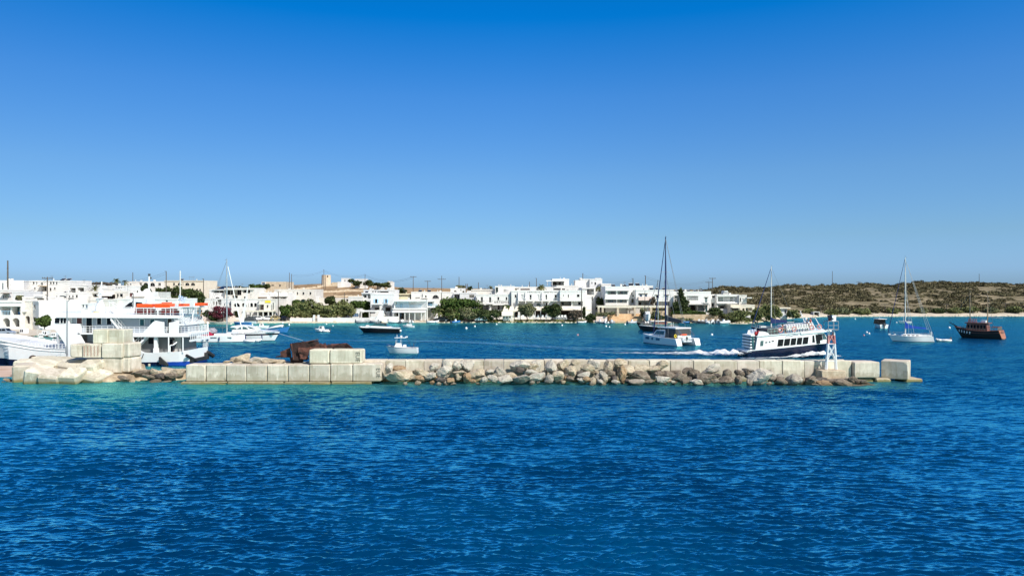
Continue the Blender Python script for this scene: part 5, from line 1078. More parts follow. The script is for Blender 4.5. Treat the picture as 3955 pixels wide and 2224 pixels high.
b = Bld('villa_wing','white right wing of the glazed villa with one window and a flat eave',2855,2884,1139,1215,230,9,[win(2857,1150,2862,1165,f=frame_g),win(2865,1153,2873,1164,f=frame_w,g=shut_grey)], group=G3); b.slab(2880,2899,1148,1152,1.5)
b = Bld('pool_house','low white garden house with a square pergola frame at the right end of the village',2822,2915,1177,1222,227,8,[('P',2826,1188,2852,1200,{'d':1.5,'back':greywall}),('L',2868,1190,2876,1200,{'d':.8,'win':[(.1,0,.9,.9)]}),('L',2880,1188,2905,1201,{'d':1.2,'win':[(.2,0,.5,.8,{'g':glass_teal})]})], m=plaster2, group=G3)
b.slab(2822,2860,1186,1189,2.,m=canvas_b)
b = Bld('beach_kiosk','small white beach kiosk with a flat cream roof on the wooded point',3015,3040,1192,1222,246,5,[door(3030,1195,3036,1212,g=interior)], group=None, cat='kiosk'); b.slab(3008,3050,1187,1191,.8,m=canvas_b)
b = Bld('beach_shelter','dark open sided beach shelter with a flat roof on the far shore',3142,3166,1203,1222,272,3,[('P',3145,1206,3163,1222,{'d':2.8,'back':interior})], m=greywall, cat='shelter', parapet=False)
# sea walls and quays
b = Bld('sea_wall','long low white sea wall with gate pillars in front of the tamarisk trees',1120,1210,1228,1243,223.5,.6,[], cat='wall', parapet=False, down=1.5)
b = Bld('sea_wall','long low white sea wall from the gate pillars to the porch house',1228,1430,1227,1244,223.5,.6,[], cat='wall', parapet=False, down=1.5)
b = Bld('sea_wall','white sea wall below the pale blue shuttered house and the leaning white hull',1430,1540,1222,1246,223.8,.6,[], cat='wall', parapet=False, down=1.5)
for x, w_ in ((1212,'left'),(1229,'right')):
    b = Bld('gate_pillar',f'square white gate pillar in the low sea wall, {w_} of the two',x-3,x+3,1216,1243,223.2,.8,[],cat='gate pillar',group='gate pillars in the sea wall',parapet=False)
b = Bld('porch_house','low white house with a wide grey shuttered window behind the sea wall',1350,1392,1197,1236,228,6,[win(1353,1209,1383,1224,g=glass_blue,f=shut_grey,mul=3)], group=G3); b.chimney(1380,1192,2.)
vr = thing('veranda','white flat veranda roof on thin posts with a green garden behind','veranda',W(1432,1236,227))
q = MB(); a, c = W(1393,1199,227)-vr.location, W(1472,1204,227)-vr.location; q.box(a.x,0,c.z,c.x,3.5,a.z); q.build('roof', plaster, vr)
for x in (1396,1426,1450,1470): q = MB(); v = W(x,1204,227)-vr.location; q.box(v.x-.1,.1,-1,v.x+.1,.3,c.z-.002); q.build('post', plaster, vr)
b = Bld('quay_edge','pale stone quay edge along the water below the guesthouses',760,1125,1243,1252,219,.8,[], m=plaster2, cat='quay wall', D1=221.5, parapet=False, down=1)
b = Bld('garden_terrace','pink plastered low terrace with cream railings beside the bougainvillea',785,890,1222,1243,222,4,[('L',812,1228,850,1234,{'d':.4,'back':leaf_olive})], m=pinkwall, cat='terrace', parapet=False, down=1)
b = Bld('stone_wall','long low golden stone retaining wall below the hedge on the right of the bay',2598,2805,1214,1232,224,.8,[], m=tanstone, cat='wall', parapet=False, down=1)
# restaurant kiosk and canopies before the hotels
b = Bld('beach_bar','beige beach bar with a sloping canvas front and timber counter',1942,1984,1200,1236,225,4,[('P',1945,1217,1982,1228,{'d':1.5,'back':tanstone})], m=plaster2, cat='bar', parapet=False)
b.awning(1938,1980,1203,1217,1.6,canvas_b,.2)
def canopy(x0, x1, y0, y1, yb, D, label, n=3):
    c = thing('canvas_canopy', label, 'canopy', W((x0+x1)/2, yb, D), group='beige canopies before the hotels')
    a, e_ = W(x0,y1,D)-c.location, W(x1,y0,D)-c.location; w = (e_.x-a.x)/n
    for i in range(n):
        q = MB(); xc = a.x+w*(i+.5); q.frustum(xc-w/2,xc+w/2,w*.5,a.z,xc-w*.24,xc+w*.24,w*.2,e_.z,1.5,1.5); q.box(xc-w/2,1.5-w*.5,a.z-.3,xc+w/2,1.5+w*.5,a.z-.002); q.build('canvas', canvas_b, c)
    for i in range(n+1):
        q = MB(); q.tube((a.x+w*i*.98+.05,.4,-.8),(a.x+w*i*.98+.05,.4,a.z-.2),.12,.1,6); q.build('post', plaster, c)
canopy(1942,2010,1183,1200,1228,227,'row of beige canvas canopies on white posts beside the beach bar',3)
canopy(2066,2110,1184,1196,1222,227,'beige canvas canopy with two thick white posts before the Pantelis hotel',2)
canopy(2262,2285,1184,1196,1222,229,'small white parasol canopy at the mouth of the alley',1)
# street furniture: café chairs and tables read as a row
def chairset(x, y, D, label):
    c = thing('cafe_chair', label, 'chair', W(x,y,D), rng.uniform(-.8,.8), group='white cafe chairs along the hotel terrace')
    q = MB(); q.box(-.3,-.3,.42,.3,.3,.5); q.build('seat', canvas_w, c)
    q = MB(); q.box(-.3,.24,.5,.3,.32,1.05); q.build('backrest', canvas_w, c)
    for sx_ in (-.25,.25):
        for sy in (-.25,.25): q = MB(); q.box(sx_-.03,sy-.03,-.3,sx_+.03,sy+.03,.42); q.build('leg', frame_w, c)
xs_ = [1950,1962,1975,2002,2020,2048,2062,2076,2096,2110,2122,2150,2160,2172,2184]
for i, x in enumerate(xs_): chairset(x, 1234 if x < 1990 else 1230, 224, f'white cafe chair, {ORD[i]} from the left along the hotel terrace')

# ------------------------------------------------------------------ power poles and masts
def pole(x, yt, yb, D, kind, label, m=polewood):
    p = W(x, yb, D); h = ZW(yt, D)-p.z
    o = thing('power_pole' if kind != 'mast' else 'radio_mast', label, 'pole' if kind != 'mast' else 'mast', p, group='utility poles on the skyline')
    r = .16 if kind != 'mast' else .22
    q = MB(); q.tube((0,0,-3),(0,0,h),r*1.1,r*.75,6); q.build('post', m, o)
    if kind == 'T': q = MB(); q.box(-1.4,-.08,h-.5,1.4,.08,h-.32); [q.lathe([(.07,0),(.09,.12),(.05,.25)],(t,0,h-.31),6) for t in (-1.3,-.7,.7,1.3)]; q.build('crossarm', m, o)
    if kind == 'X': q = MB(); q.box(-1.7,-.08,h-1.6,1.7,.08,h-1.42); [q.lathe([(.07,0),(.09,.12),(.05,.25)],(t,0,h-1.41),6) for t in (-1.6,-.8,.8,1.6)]; q.build('crossarm', m, o)
    if kind == 'G': q = MB(); q.box(-.5,-.06,h-.12,.1,.06,h); q.build('bracket', m, o)
    if kind == 'mast': q = MB(); [q.tube((-.35,0,h*t),(.35,0,h*t),.03) for t in (.3,.45,.6,.75)]; q.build('antenna_arm', m, o)
    return o, Vector((p.x, p.y, p.z+h))
PL = [(30,1006,1130,200,'mast','very tall thin radio mast at the far left skyline'),(183,1069,1165,195,'T','pole with a crossarm standing before the tall white block'),(182,1138,1222,180,'G','thin dark pole rising from the white stepped house'),
(513,1052,1095,290,'','bare dark pole left of the two hillside arches'),(642,1047,1175,225,'G','dark pole beside the white mast between the two arched houses'),(786,1076,1190,232,'G','dark pole at the right end of the cream arched house'),
(1118,1053,1120,330,'','bare pole right of the stone house, taller of the pair'),(1126,1058,1120,332,'','bare pole right of the stone house, shorter of the pair'),(1251,1041,1105,395,'G','tall pole just in front of the windmill stump'),(1257,1062,1105,397,'','short pole touching the right side of the windmill pole'),
(1410,1058,1116,390,'','pole in the hilltop trees right of the white house'),(1596,1066,1125,330,'T','pole with a wide crossarm, left one above the white hall'),(1652,1083,1125,335,'T','pole with a low wide crossarm, right one above the white hall'),(1706,1065,1125,320,'X','cross shaped pole behind the white hall'),(1705,1130,1220,236,'','dark leaning pole in front of the semicircular window'),
(1773,1069,1116,320,'','bare pole rising from the round tree on the skyline'),(1799,1096,1132,258,'','short pole of the close pair left of Artemis'),(1805,1096,1132,258,'','short pole of the close pair right of its twin'),(1848,1090,1125,300,'','short dark pole behind the solar panels'),
(2045,1088,1120,290,'','short pole between the Artemis tower and the palm'),(2072,1074,1118,300,'G','thin pole just left of the shaggy palm'),(2251,1055,1112,262,'','tall pole on the left skyline house of the pair'),(2445,1075,1112,262,'G','hooked pole behind the rooftop water tanks'),(2493,1064,1112,262,'G','pole above the plain white wall'),(2541,1082,1124,258,'','thin mast with a dish right of the plain white wall'),
(2738,1087,1130,320,'T','shorter crossarm pole of the pair before the right hill'),(2752,1072,1130,320,'T','taller crossarm pole of the pair before the right hill'),(3215,1047,1110,460,'','lone tall pole on the ridge above the harbour light'),(3317,1087,1130,440,'T','small crossarm pole on the right ridge'),(3782,1057,1102,455,'','lone pole on the ridge above the wooden ship'),
(3418,1172,1215,285,'T','short pole on the beach behind the white sailing boat'),(3657,1172,1215,290,'T','short pole on the beach right of the white sailing boat'),(3884,1168,1212,290,'T','short pole on the beach at the far right'),(1330,1130,1235,232,'','tall thin pole in the tamarisks beside the porch house'),(1075,1125,1240,224,'','dark pole at the right corner of the tavern'),(2246,1120,1238,226,'','dark thin pole at the right corner of the hotel wing'),(3170,1178,1212,283,'T','short pole on the slope above the dark shelter')]
TOP = {}
for x, yt, yb, D, k, l in PL:
    o, t = pole(x, yt, yb, D, k, l); TOP[x] = t
def wires(a, b_, sag, label, n=2):
    c = thing('power_line', label, 'power line', a, group='overhead lines')
    q = MB()
    for j in range(n):
        dz = -.6*j; pts = []
        for i in range(17): t = i/16; p = a.lerp(b_, t)-a; pts.append(p+Vector((0,0,dz-sag*4*t*(1-t)-.3)))
        q.path(pts, .035, 4)
    q.build('wire', mat('faint_wire', (.10,.13,.17), .7, .1), c)
wires(TOP[30]+Vector((0,0,-9)), TOP[183], 1.5, 'overhead line from the radio mast to the crossarm pole')
wires(TOP[183], TOP[642], 2.5, 'overhead line crossing the left town skyline')
wires(TOP[1126], TOP[1251], 1.2, 'overhead line from the pole pair to the windmill pole')
wires(TOP[1251], TOP[1410], 2.0, 'overhead line right of the windmill')
wires(TOP[1410], TOP[1596], 2.5, 'overhead line sagging over the hilltop trees')
wires(TOP[2251], TOP[2445], 2.0, 'overhead line between the skyline pair and the water tanks')
wires(TOP[2493], TOP[2752], 2.5, 'overhead line behind the tall catamaran mast')
# ------------------------------------------------------------------ foliage
nr = np.random.default_rng(5)
def leaf_mesh(name, blobs, n, size, m, flat=.6):
    """many small leaf-clump quads spread through the blobs (centre, radii)"""
    vols = np.array([b[1][0]*b[1][1]*b[1][2] for b in blobs])**.7; vols = vols/vols.sum()
    V = []; 
    for (c, r), f in zip(blobs, vols):
        k = max(6, int(n*f)); d = nr.normal(size=(k,3)); d /= np.linalg.norm(d, axis=1)[:,None]
        rad = nr.uniform(.35,1.12,(k,1))**.6
        bump = 1+.16*np.sin(d[:,:1]*5+c[0])+.14*np.sin(d[:,1:2]*6+c[1]*2)+.12*np.sin(d[:,2:]*7)
        p = np.array(c)+d*rad*bump*np.array(r)
        a = nr.normal(size=(k,3))+d*.8; a /= np.linalg.norm(a, axis=1)[:,None]
        u = np.cross(a, nr.normal(size=(k,3))); u /= np.linalg.norm(u, axis=1)[:,None]; w = np.cross(a, u)
        s = size*nr.uniform(.55,1.35,(k,1)); u = u*s; w = w*s*flat
        V.append(np.stack([p-u*.9, p-w, p+u, p+w], 1).reshape(-1,3))
    V = np.concatenate(V); nq = len(V)//4
    me = bpy.data.meshes.new(name); me.vertices.add(len(V)); me.vertices.foreach_set('co', V.astype(np.float32).ravel())
    me.loops.add(nq*4); me.loops.foreach_set('vertex_index', np.arange(nq*4, dtype=np.int32)); me.polygons.add(nq)
    me.polygons.foreach_set('loop_start', np.arange(0, nq*4, 4, dtype=np.int32)); me.materials.append(m); me.update(calc_edges=True); return me
def mk(name, me, parent=None, loc=(0,0,0), sc=(1,1,1), rz=0):
    o = bpy.data.objects.new(name, me); COL.objects.link(o); o.location = loc; o.scale = sc; o.rotation_euler = (0,0,rz)
    if parent: o.parent = parent
    return o
def crown_blobs(w, h, d, z0, n, r):
    out = [((0,0,z0+h*.5), (w*.34,d*.34,h*.36))]
    for i in range(n):
        a = r.uniform(0, 6.28); q = r.uniform(.35,.95); z = r.uniform(.12,.86); k = 1-abs(z-.45)*.9
        out.append(((math.cos(a)*w*.5*q*k, math.sin(a)*d*.5*q*k, z0+h*z), (w*r.uniform(.13,.22), d*r.uniform(.15,.24), h*r.uniform(.12,.2))))
    return out
def tree(name, x0, x1, yt, yb, D, m, label, n=2200, size=.32, trunk=.25, cat='tree', group=None, blobs=None, nb_=12, seed=None):
    r = random.Random(int(x0*7+yt) if seed is None else seed)
    w = (x1-x0)*D/F*1.12; h = (yb-yt)*D/F
    base = W((x0+x1)/2, yb, D); t = thing(name, label, cat, base, 0, group)
    z0 = h*trunk
    bl = blobs or crown_blobs(w, h-z0*.7, w*.9, z0*.7, nb_, r)
    mk('crown' if trunk > .04 else 'foliage', leaf_mesh('crown', bl, n, size, m), t)
    q = MB()
    if trunk > .04:
        q.tube((0,0,-.5),(r.uniform(-.2,.2),0,z0+h*.15),max(.12,h*.035),h*.02,7)
        for k in range(5): c = bl[1+k % (len(bl)-1)][0]; q.tube((0,0,z0*r.uniform(.5,1)),c,h*.018,h*.007,5)
        q.build('trunk', bark, t)
    else:
        for k in range(5): c = bl[k % len(bl)][0]; q.tube((c[0]*.3,c[1]*.3,-.3),c,.06,.02,4)
        q.build('stem', bark, t)
    return t
GT = 'tamarisk trees behind the sea wall'; GG = 'garden trees of the left slope'; GB = 'trees and shrubs along the bay'; GH = 'dark trees on the hill top'
for i,(a,b_,yt,yb,D,m,l) in enumerate([(1080,1128,1176,1240,227,leaf_green,'green dense tree at the left end of the tamarisk row beside the parked dark car'),
 (1112,1170,1170,1238,228,leaf_tamar,'olive tamarisk with a round top, second in the row behind the sea wall'),(1155,1215,1160,1234,229,leaf_tamar,'tall olive tamarisk under the arched house, left of the gate pillars'),
 (1205,1262,1166,1234,229,leaf_tamar,'wide tamarisk standing just behind the gate pillars'),(1245,1312,1172,1232,228,leaf_tamar,'low spreading tamarisk right of the gate pillars'),
 (1290,1345,1156,1234,230,leaf_tamar,'tall tamarisk beside the thin pole'),(1325,1375,1172,1234,229,leaf_tamar,'tamarisk left of the porch house, partly behind its wall'),
 (1360,1432,1158,1210,236,leaf_green,'bright green trees behind the porch house and veranda'),(1257,1294,1144,1182,244,leaf_dark,'small dark cone shaped tree above the tamarisk row'),
 (1128,1162,1158,1180,246,leaf_green,'small green round shrub under the left house arches'),(1380,1426,1206,1236,231,leaf_green,'green shrub under the veranda roof')]):
    tree('tamarisk_tree' if m is leaf_tamar else 'tree', a,b_,yt,yb,D,m,l,2600,.34,.16,group=GT,nb_=16)
for a,b_,yt,yb,D,m,l in [(530,580,1100,1150,236,leaf_dark,'dark tree under the two hillside arches, left of the chapel dome'),(600,668,1104,1172,232,leaf_dark,'large dark tree between the two arched houses'),(652,724,1106,1176,230,leaf_dark,'dark spreading tree in the garden below the cream arched house'),
 (698,758,1110,1170,234,leaf_green,'greener tree right of the broken garden wall'),(732,792,1118,1182,228,leaf_dark,'round dark bush below the cream arched house end'),(560,600,1146,1176,222,leaf_olive,'olive bush beside the chapel'),(640,700,1140,1178,226,leaf_dark,'low dark bushes behind the ferry float stack'),
 (143,200,1218,1262,168,leaf_green,'umbrella shaped green tree in front of the left town quay'),(784,815,1198,1236,223,leaf_dark,'dark round bush at the corner of the guesthouse wall, left one'),(808,848,1206,1240,222,leaf_dark,'dark round bush left of the bougainvillea'),
 (64,88,1142,1162,186,leaf_olive,'bushy planted pot terrace above the arcade building')]:
    tree('tree',a,b_,yt,yb,D,m,l,2000,.34,.12,group=GG,nb_=14)
tree('bougainvillea',818,900,1182,1240,222,leaf_purple,'dark red bougainvillea spilling over the guesthouse pergola',2600,.26,.2,'bougainvillea')
tree('tree',1682,1848,1152,1236,231,leaf_green,'huge round green fig tree left of the Artemis hotel',6500,.42,.1,group=GB,nb_=22)
tree('shrub',1722,1790,1192,1240,226,leaf_tamar,'grey green tamarisk bush below the fig tree, left one',2400,.3,.03,'shrub',GB)
tree('shrub',1770,1850,1190,1240,225,leaf_olive,'pale olive tamarisk bush below the fig tree, right one',2600,.3,.03,'shrub',GB)
tree('hedge',1835,1950,1196,1236,226,leaf_dark,'dark tangled hedge in front of the Artemis porch',3600,.3,.03,'hedge',GB)
tree('tree',1944,1970,1174,1205,229,leaf_green,'small green tree at the corner of the beach bar',1400,.28,.1,group=GB)
tree('olive_tree',2004,2068,1171,1228,225.5,leaf_olive,'grey green olive tree with a leaning trunk before the Pantelis hotel',2900,.28,.2,'olive tree',GB,nb_=18)
tree('tree',2104,2166,1170,1232,225,leaf_dark,'dark cactus like tree before the hotel wing, right of the olive tree',2900,.3,.18,group=GB,nb_=18)
tree('shrub',2196,2246,1196,1236,224.5,leaf_brown,'brown leafless looking shrub below the hotel wing awning',2600,.28,.08,'shrub',GB)
tree('cypress',2250,2262,1184,1236,226,leaf_dark,'slim dark cypress like shrub at the right end of the hotel wing',1000,.26,.05,'cypress',GB)
tree('tree',2302,2340,1146,1200,236,leaf_dark,'dark climbing tree in the alley left of the three storey block',1600,.3,.1,group=GB)
tree('tree',2300,2330,1104,1140,247,leaf_olive,'green roof garden plant between the skyline pair and the plain house',1100,.3,.1,group=GB)
tree('shrub',2300,2330,1205,1225,225,leaf_olive,'round grey green shrub on the terrace corner, leftmost of three',900,.26,.03,'shrub',GB)
tree('shrub',2328,2352,1206,1222,224.6,leaf_olive,'round grey green shrub on the terrace corner, middle of three',900,.26,.03,'shrub',GB)
tree('shrub',2354,2376,1203,1216,224.4,leaf_olive,'round grey green shrub on the terrace corner, rightmost of three',900,.26,.03,'shrub',GB)
tree('shrub',2262,2300,1210,1246,223,leaf_dark,'dark shrub beside the pink terrace wall at the alley foot',1200,.26,.03,'shrub',GB)
tree('tree',2472,2500,1186,1236,223,leaf_olive,'thin terrace tree behind the upright white dinghy, left one',900,.26,.3,group=GB)
tree('tree',2514,2556,1196,1234,223,leaf_olive,'thin terrace tree right of the upright white dinghy',1200,.26,.2,group=GB)
tree('shrub',2510,2570,1214,1234,222.6,leaf_dark,'dark oval shrub behind the dark sailing hull',1300,.26,.03,'shrub',GB)
tree('creeper',2508,2530,1144,1182,228,leaf_brown,'brown creeper climbing the corner of the pink balcony house',1200,.24,.03,'creeper',GB)
tree('pine_tree',2598,2660,1115,1222,227,leaf_dark,'tall dark conifer with a pointed top before the right guesthouse',4200,.34,.1,'pine tree',GB,
   blobs=[((0,0,2.5),(2.2,2,1.6)),((.9,0,4.2),(1.7,1.5,1.4)),((-.7,0,3.6),(1.6,1.5,1.5)),((.2,0,5.4),(1.3,1.2,1.3)),((0,0,6.7),(.9,.9,1.2)),((-.1,0,7.8),(.55,.5,.9)),((1.5,0,2.2),(1.2,1,1.6)),((-1.3,0,1.6),(1.4,1,1.1))])
tree('hedge',2600,2720,1201,1218,225,leaf_green,'trimmed green hedge above the golden stone wall',2800,.26,.03,'hedge',GB,blobs=[((x,0,.6),(1.1,.8,.7)) for x in np.arange(-4.4,4.5,.95)])
tree('shrub',2735,2800,1186,1230,225,leaf_dark,'dark leafy bank of bushes left of the glazed villa',2600,.3,.03,'shrub',GB)
tree('shrub',2795,2900,1198,1244,221,leaf_tamar,'sloping olive bushes below the low garden house',3600,.3,.03,'shrub',GB)
tree('shrub',2600,2680,1228,1246,221,leaf_olive,'low scrub on the shore below the golden stone wall',1800,.26,.03,'shrub',GB)
for a,b_,yt,yb,D,m,l in [(2900,2950,1190,1244,222,leaf_tamar,'bushy tamarisk on the wooded point, leftmost'),(2930,2990,1172,1240,230,leaf_tamar,'tall tamarisk on the wooded point behind the blue sail cover'),(2970,3020,1180,1236,238,leaf_tamar,'wide tamarisk left of the beach kiosk'),(3040,3085,1196,1234,244,leaf_tamar,'low tamarisk right of the beach kiosk'),
  (3190,3235,1190,1222,279,leaf_tamar,'tamarisk on the far beach behind the harbour light'),(3235,3290,1186,1220,280,leaf_olive,'pale tamarisk on the far beach right of the harbour light'),(3300,3360,1190,1220,281,leaf_tamar,'low beach tamarisk above the small motor boat'),(3420,3475,1188,1214,283,leaf_tamar,'beach tamarisk left of the white sailing mast'),
  (3540,3590,1190,1212,284,leaf_olive,'small pale beach tamarisk right of the white sailing mast'),(3600,3650,1190,1214,284,leaf_dark,'dark round beach bush above the white dinghy'),(3655,3715,1186,1213,284,leaf_tamar,'shady beach tamarisk left of the wooden ship'),(3720,3780,1184,1211,285,leaf_tamar,'beach tamarisk behind the foremast of the wooden ship'),(3800,3850,1184,1211,285,leaf_olive,'beach tamarisk behind the stern of the wooden ship'),(3890,3950,1182,1212,285,leaf_tamar,'large beach tamarisk at the right picture edge'),(3100,3145,1192,1222,276,leaf_tamar,'tamarisk left of the dark beach shelter')]:
    tree('tamarisk_tree',a,b_,yt,yb,D,m,l,1800,.34,.12,'tree','tamarisks on the point and far beach',nb_=14)
for a,b_,yt,yb,D,l in [(1345,1372,1078,1092,402,'low dark bush between the two white hilltop houses'),(1361,1392,1084,1104,396,'flat topped dark tree before the antenna house'),(1403,1446,1080,1110,394,'broad dark tree right of the antenna house'),(1440,1475,1092,1106,400,'small dark tree in the middle of the hilltop row'),(1462,1512,1090,1114,390,'large dark rounded tree left of the battlement house'),(1536,1568,1110,1140,300,'dark green tree right of the flat white roof storey'),(1015,1045,1098,1115,325,'dark bush below the glazed hut'),(962,1020,1098,1130,300,'green tree mass left of the stone house'),(1398-20,1400,1088,1096,398,'tiny bush below the antenna house')]:
    tree('tree',a,b_,yt,yb,D,leaf_dark if a != 962 else leaf_green,l,1500,.42,.15,group=GH,nb_=10)
tree('tree',1760,1800,1102,1122,300,leaf_olive,'round tree on the skyline above the two small arches',1500,.4,.12,group=GB)
tree('tree',1808,1824,1106,1124,290,leaf_dark,'small dark skyline tree right of the close pole pair',700,.35,.12,group=GB)
tree('tree',890,945,1104,1120,290,leaf_dark,'long dark bush on the skyline above the guesthouse attic',1500,.35,.05,group=GG)
tree('tree',355,400,1090,1112,240,leaf_brown,'dark brown tree mass left of the two palms',1200,.3,.08,group=GG)
tree('tree',395,455,1089,1112,242,leaf_brown,'dark brown rounded tree mass below the tall palm',1600,.3,.08,group=GG)
def palm(x, yt, yb, D, fr_, label, n=22, seed=1, shag=False, drop=1.):
    r = random.Random(seed); p = W(x, yb, D); h = ZW(yt, D)-p.z; t = thing('palm_tree', label, 'palm tree', p, 0, 'palm trees')
    ht = h-fr_*.75; q = MB(); q.tube((0,0,-1),(0,0,ht),.3,.22,8); q.build('trunk', bark, t)
    q = MB()
    for i in range(n):
        a = i*2.4+r.uniform(-.2,.2); el = r.uniform(-.5,1.3); L_ = fr_*r.uniform(.85,1.15); pts = []
        for k in range(7):
            s_ = k/6; rr = L_*s_*math.cos(el)*(1-.15*s_); z = ht+L_*s_*math.sin(el)-L_*.55*s_*s_*drop; pts.append(Vector((math.cos(a)*rr, math.sin(a)*rr, z)))
        side = Vector((-math.sin(a), math.cos(a), 0)); w = L_*.17
        for k in range(6):
            w0, w1 = w*math.sin(min(1,(k+.3)/2.2)*1.57)*(1-k/7), w*math.sin(min(1,(k+1.3)/2.2)*1.57)*(1-(k+1)/7)
            for sg in (-1,1):
                dn = Vector((0,0,-w*.35))
                for f in range(2):
                    a0 = pts[k].lerp(pts[k+1], f*.5); a1 = pts[k].lerp(pts[k+1], f*.5+.34)
                    q.add([a0, a1, a1+side*sg*w1+dn+(pts[k+1]-pts[k])*.5, a0+side*sg*w0+dn+(pts[k+1]-pts[k])*.3], [(0,1,2,3)])
    q.build('crown', leaf_palm, t)
    return t
palm(451,1067,1108,240,2.0,'tall palm tree on the skyline beside the hillside arches',24,3)
palm(483,1073,1106,245,1.7,'shorter palm tree just right of the tall skyline palm',22,4)
palm(368,1095,1124,205,1.8,'broad low palm rising behind the dark red shop front',26,5,drop=.6)
palm(2089,1088,1124,240,2.0,'shaggy golden green palm behind the Pantelis lettering',40,6,drop=1.2)
palm(1895,1097,1118,260,1.3,'small dark palm on the skyline behind the Artemis solar panels',20,7)
palm(1695,1178,1236,225,2.2,'dark palm clump under the fig tree beside the pole',26,8)
palm(2470,1100,1112,250,1.0,'tiny rooftop palm between the water tanks',12,9)

# scrub covering the right hill: nobody could count it
def scrub(name, label, spots, m, size, per):
    blobs = []; tot = 0; V = []
    for (X, Y, z, r_) in spots:
        k = int(per*(r_/1.2)**1.3); d = nr.normal(size=(k,3)); d[:,2] = np.abs(d[:,2])*.9; d /= np.linalg.norm(d, axis=1)[:,None]
        rad = nr.uniform(.55,1.05,(k,1)); p = np.array([X,Y,z-.1])+d*rad*np.array([r_*nr.uniform(.9,1.5),r_,r_*nr.uniform(.5,.85)])
        a = nr.normal(size=(k,3))+d; a /= np.linalg.norm(a, axis=1)[:,None]; u = np.cross(a, nr.normal(size=(k,3))); u /= np.linalg.norm(u, axis=1)[:,None]; w = np.cross(a, u)
        s = size*nr.uniform(.6,1.4,(k,1)); V.append(np.stack([p-u*s,p-w*s*.7,p+u*s,p+w*s*.7],1).reshape(-1,3))
    V = np.concatenate(V); nq = len(V)//4
    me = bpy.data.meshes.new(name); me.vertices.add(len(V)); me.vertices.foreach_set('co', V.astype(np.float32).ravel())
    me.loops.add(nq*4); me.loops.foreach_set('vertex_index', np.arange(nq*4, dtype=np.int32)); me.polygons.add(nq)
    me.polygons.foreach_set('loop_start', np.arange(0, nq*4, 4, dtype=np.int32)); me.materials.append(m); me.update(calc_edges=True)
    return tag(mk(name, me), label, 'scrub', kind='stuff')
r = random.Random(21); sp_d, sp_o = [], []
for i in range(5200):
    px = r.uniform(2700, 4150); Dd = 250+(r.random()**1.15)*245; X = XW(px, Dd)
    s_ = interp(SHORE, px)
    if Dd < s_+9 or (px < 2960 and Dd < 262): continue
    if noise.noise(Vector((X*.045, Dd*.03, 3))) < -.06 and r.random() < .86: continue
    rr = r.uniform(.55,1.7)*(1+.35*(Dd > 400)); (sp_d if r.random() < .55 else sp_o).append((X, Dd, ground(X, Dd), rr))
scrub('hill_scrub','dark green scrub covering the low hill on the right', sp_d, mat('scrub_dark',(.050,.050,.024),.9,.1,.12,col2=(.105,.090,.048),island=.4,coords='World',spec=.15), .36, 46)
scrub('hill_scrub','greyish dry scrub between the darker bushes of the right hill', sp_o, mat('scrub_dry',(.095,.088,.045),.9,.1,.12,col2=(.18,.16,.09),island=.4,coords='World',spec=.15), .34, 46)
sp_l = []
for i in range(900):
    px = r.uniform(480, 2700); Dd = r.uniform(250, 490); X = XW(px, Dd)
    if noise.noise(Vector((X*.05, Dd*.04, 9))) < .12: continue
    sp_l.append((X, Dd, ground(X, Dd), r.uniform(.3,.85)))
scrub('field_scrub','low dry bushes scattered over the brown field of the left hill', sp_l, mat('scrub_brown',(.12,.085,.05),.9,.1,.2,col2=(.22,.16,.09),island=.3,coords='World'), .28, 26)
sp_s = []
for i in range(900):
    px = r.uniform(1850, 2300) if i < 700 else r.uniform(2640, 2980); Dd = interp(SHORE, px)+r.uniform(1.2, 5.5); X = XW(px, Dd)
    sp_s.append((X, Dd, max(.25,ground(X, Dd)), r.uniform(.25,.5)))
scrub('shore_plants','low yellow green shore plants along the water before the hotels', sp_s, mat('shore_plant',(.09,.11,.02),.9,.1,.3,col2=(.22,.23,.06),island=.3,coords='World'), .2, 22)

q = MB(); r = random.Random(77)
for i in range(620):
    px = r.choice([r.uniform(1640, 2350), r.uniform(2560, 3010), r.uniform(1000, 1560), r.uniform(3060, 3950)]); Dd = interp(SHORE, px)+r.uniform(-.6, 2.2); X = XW(px, Dd); z = max(.0, ground(X, Dd)); k = r.uniform(.12,.42)
    q.hexa([(X-k,Dd-k,z-.2),(X+k*.9,Dd-k*.8,z-.2),(X+k,Dd+k,z-.2),(X-k*.8,Dd+k,z-.2)],[(X-k*.6,Dd-k*.5,z+k*.7),(X+k*.5,Dd-k*.6,z+k*.5),(X+k*.6,Dd+k*.5,z+k*.8),(X-k*.5,Dd+k*.6,z+k*.6)])
tag(q.build('shore_stones', stonewall), 'pale loose stones strewn along the waterline of the bay', 'stones', kind='stuff')
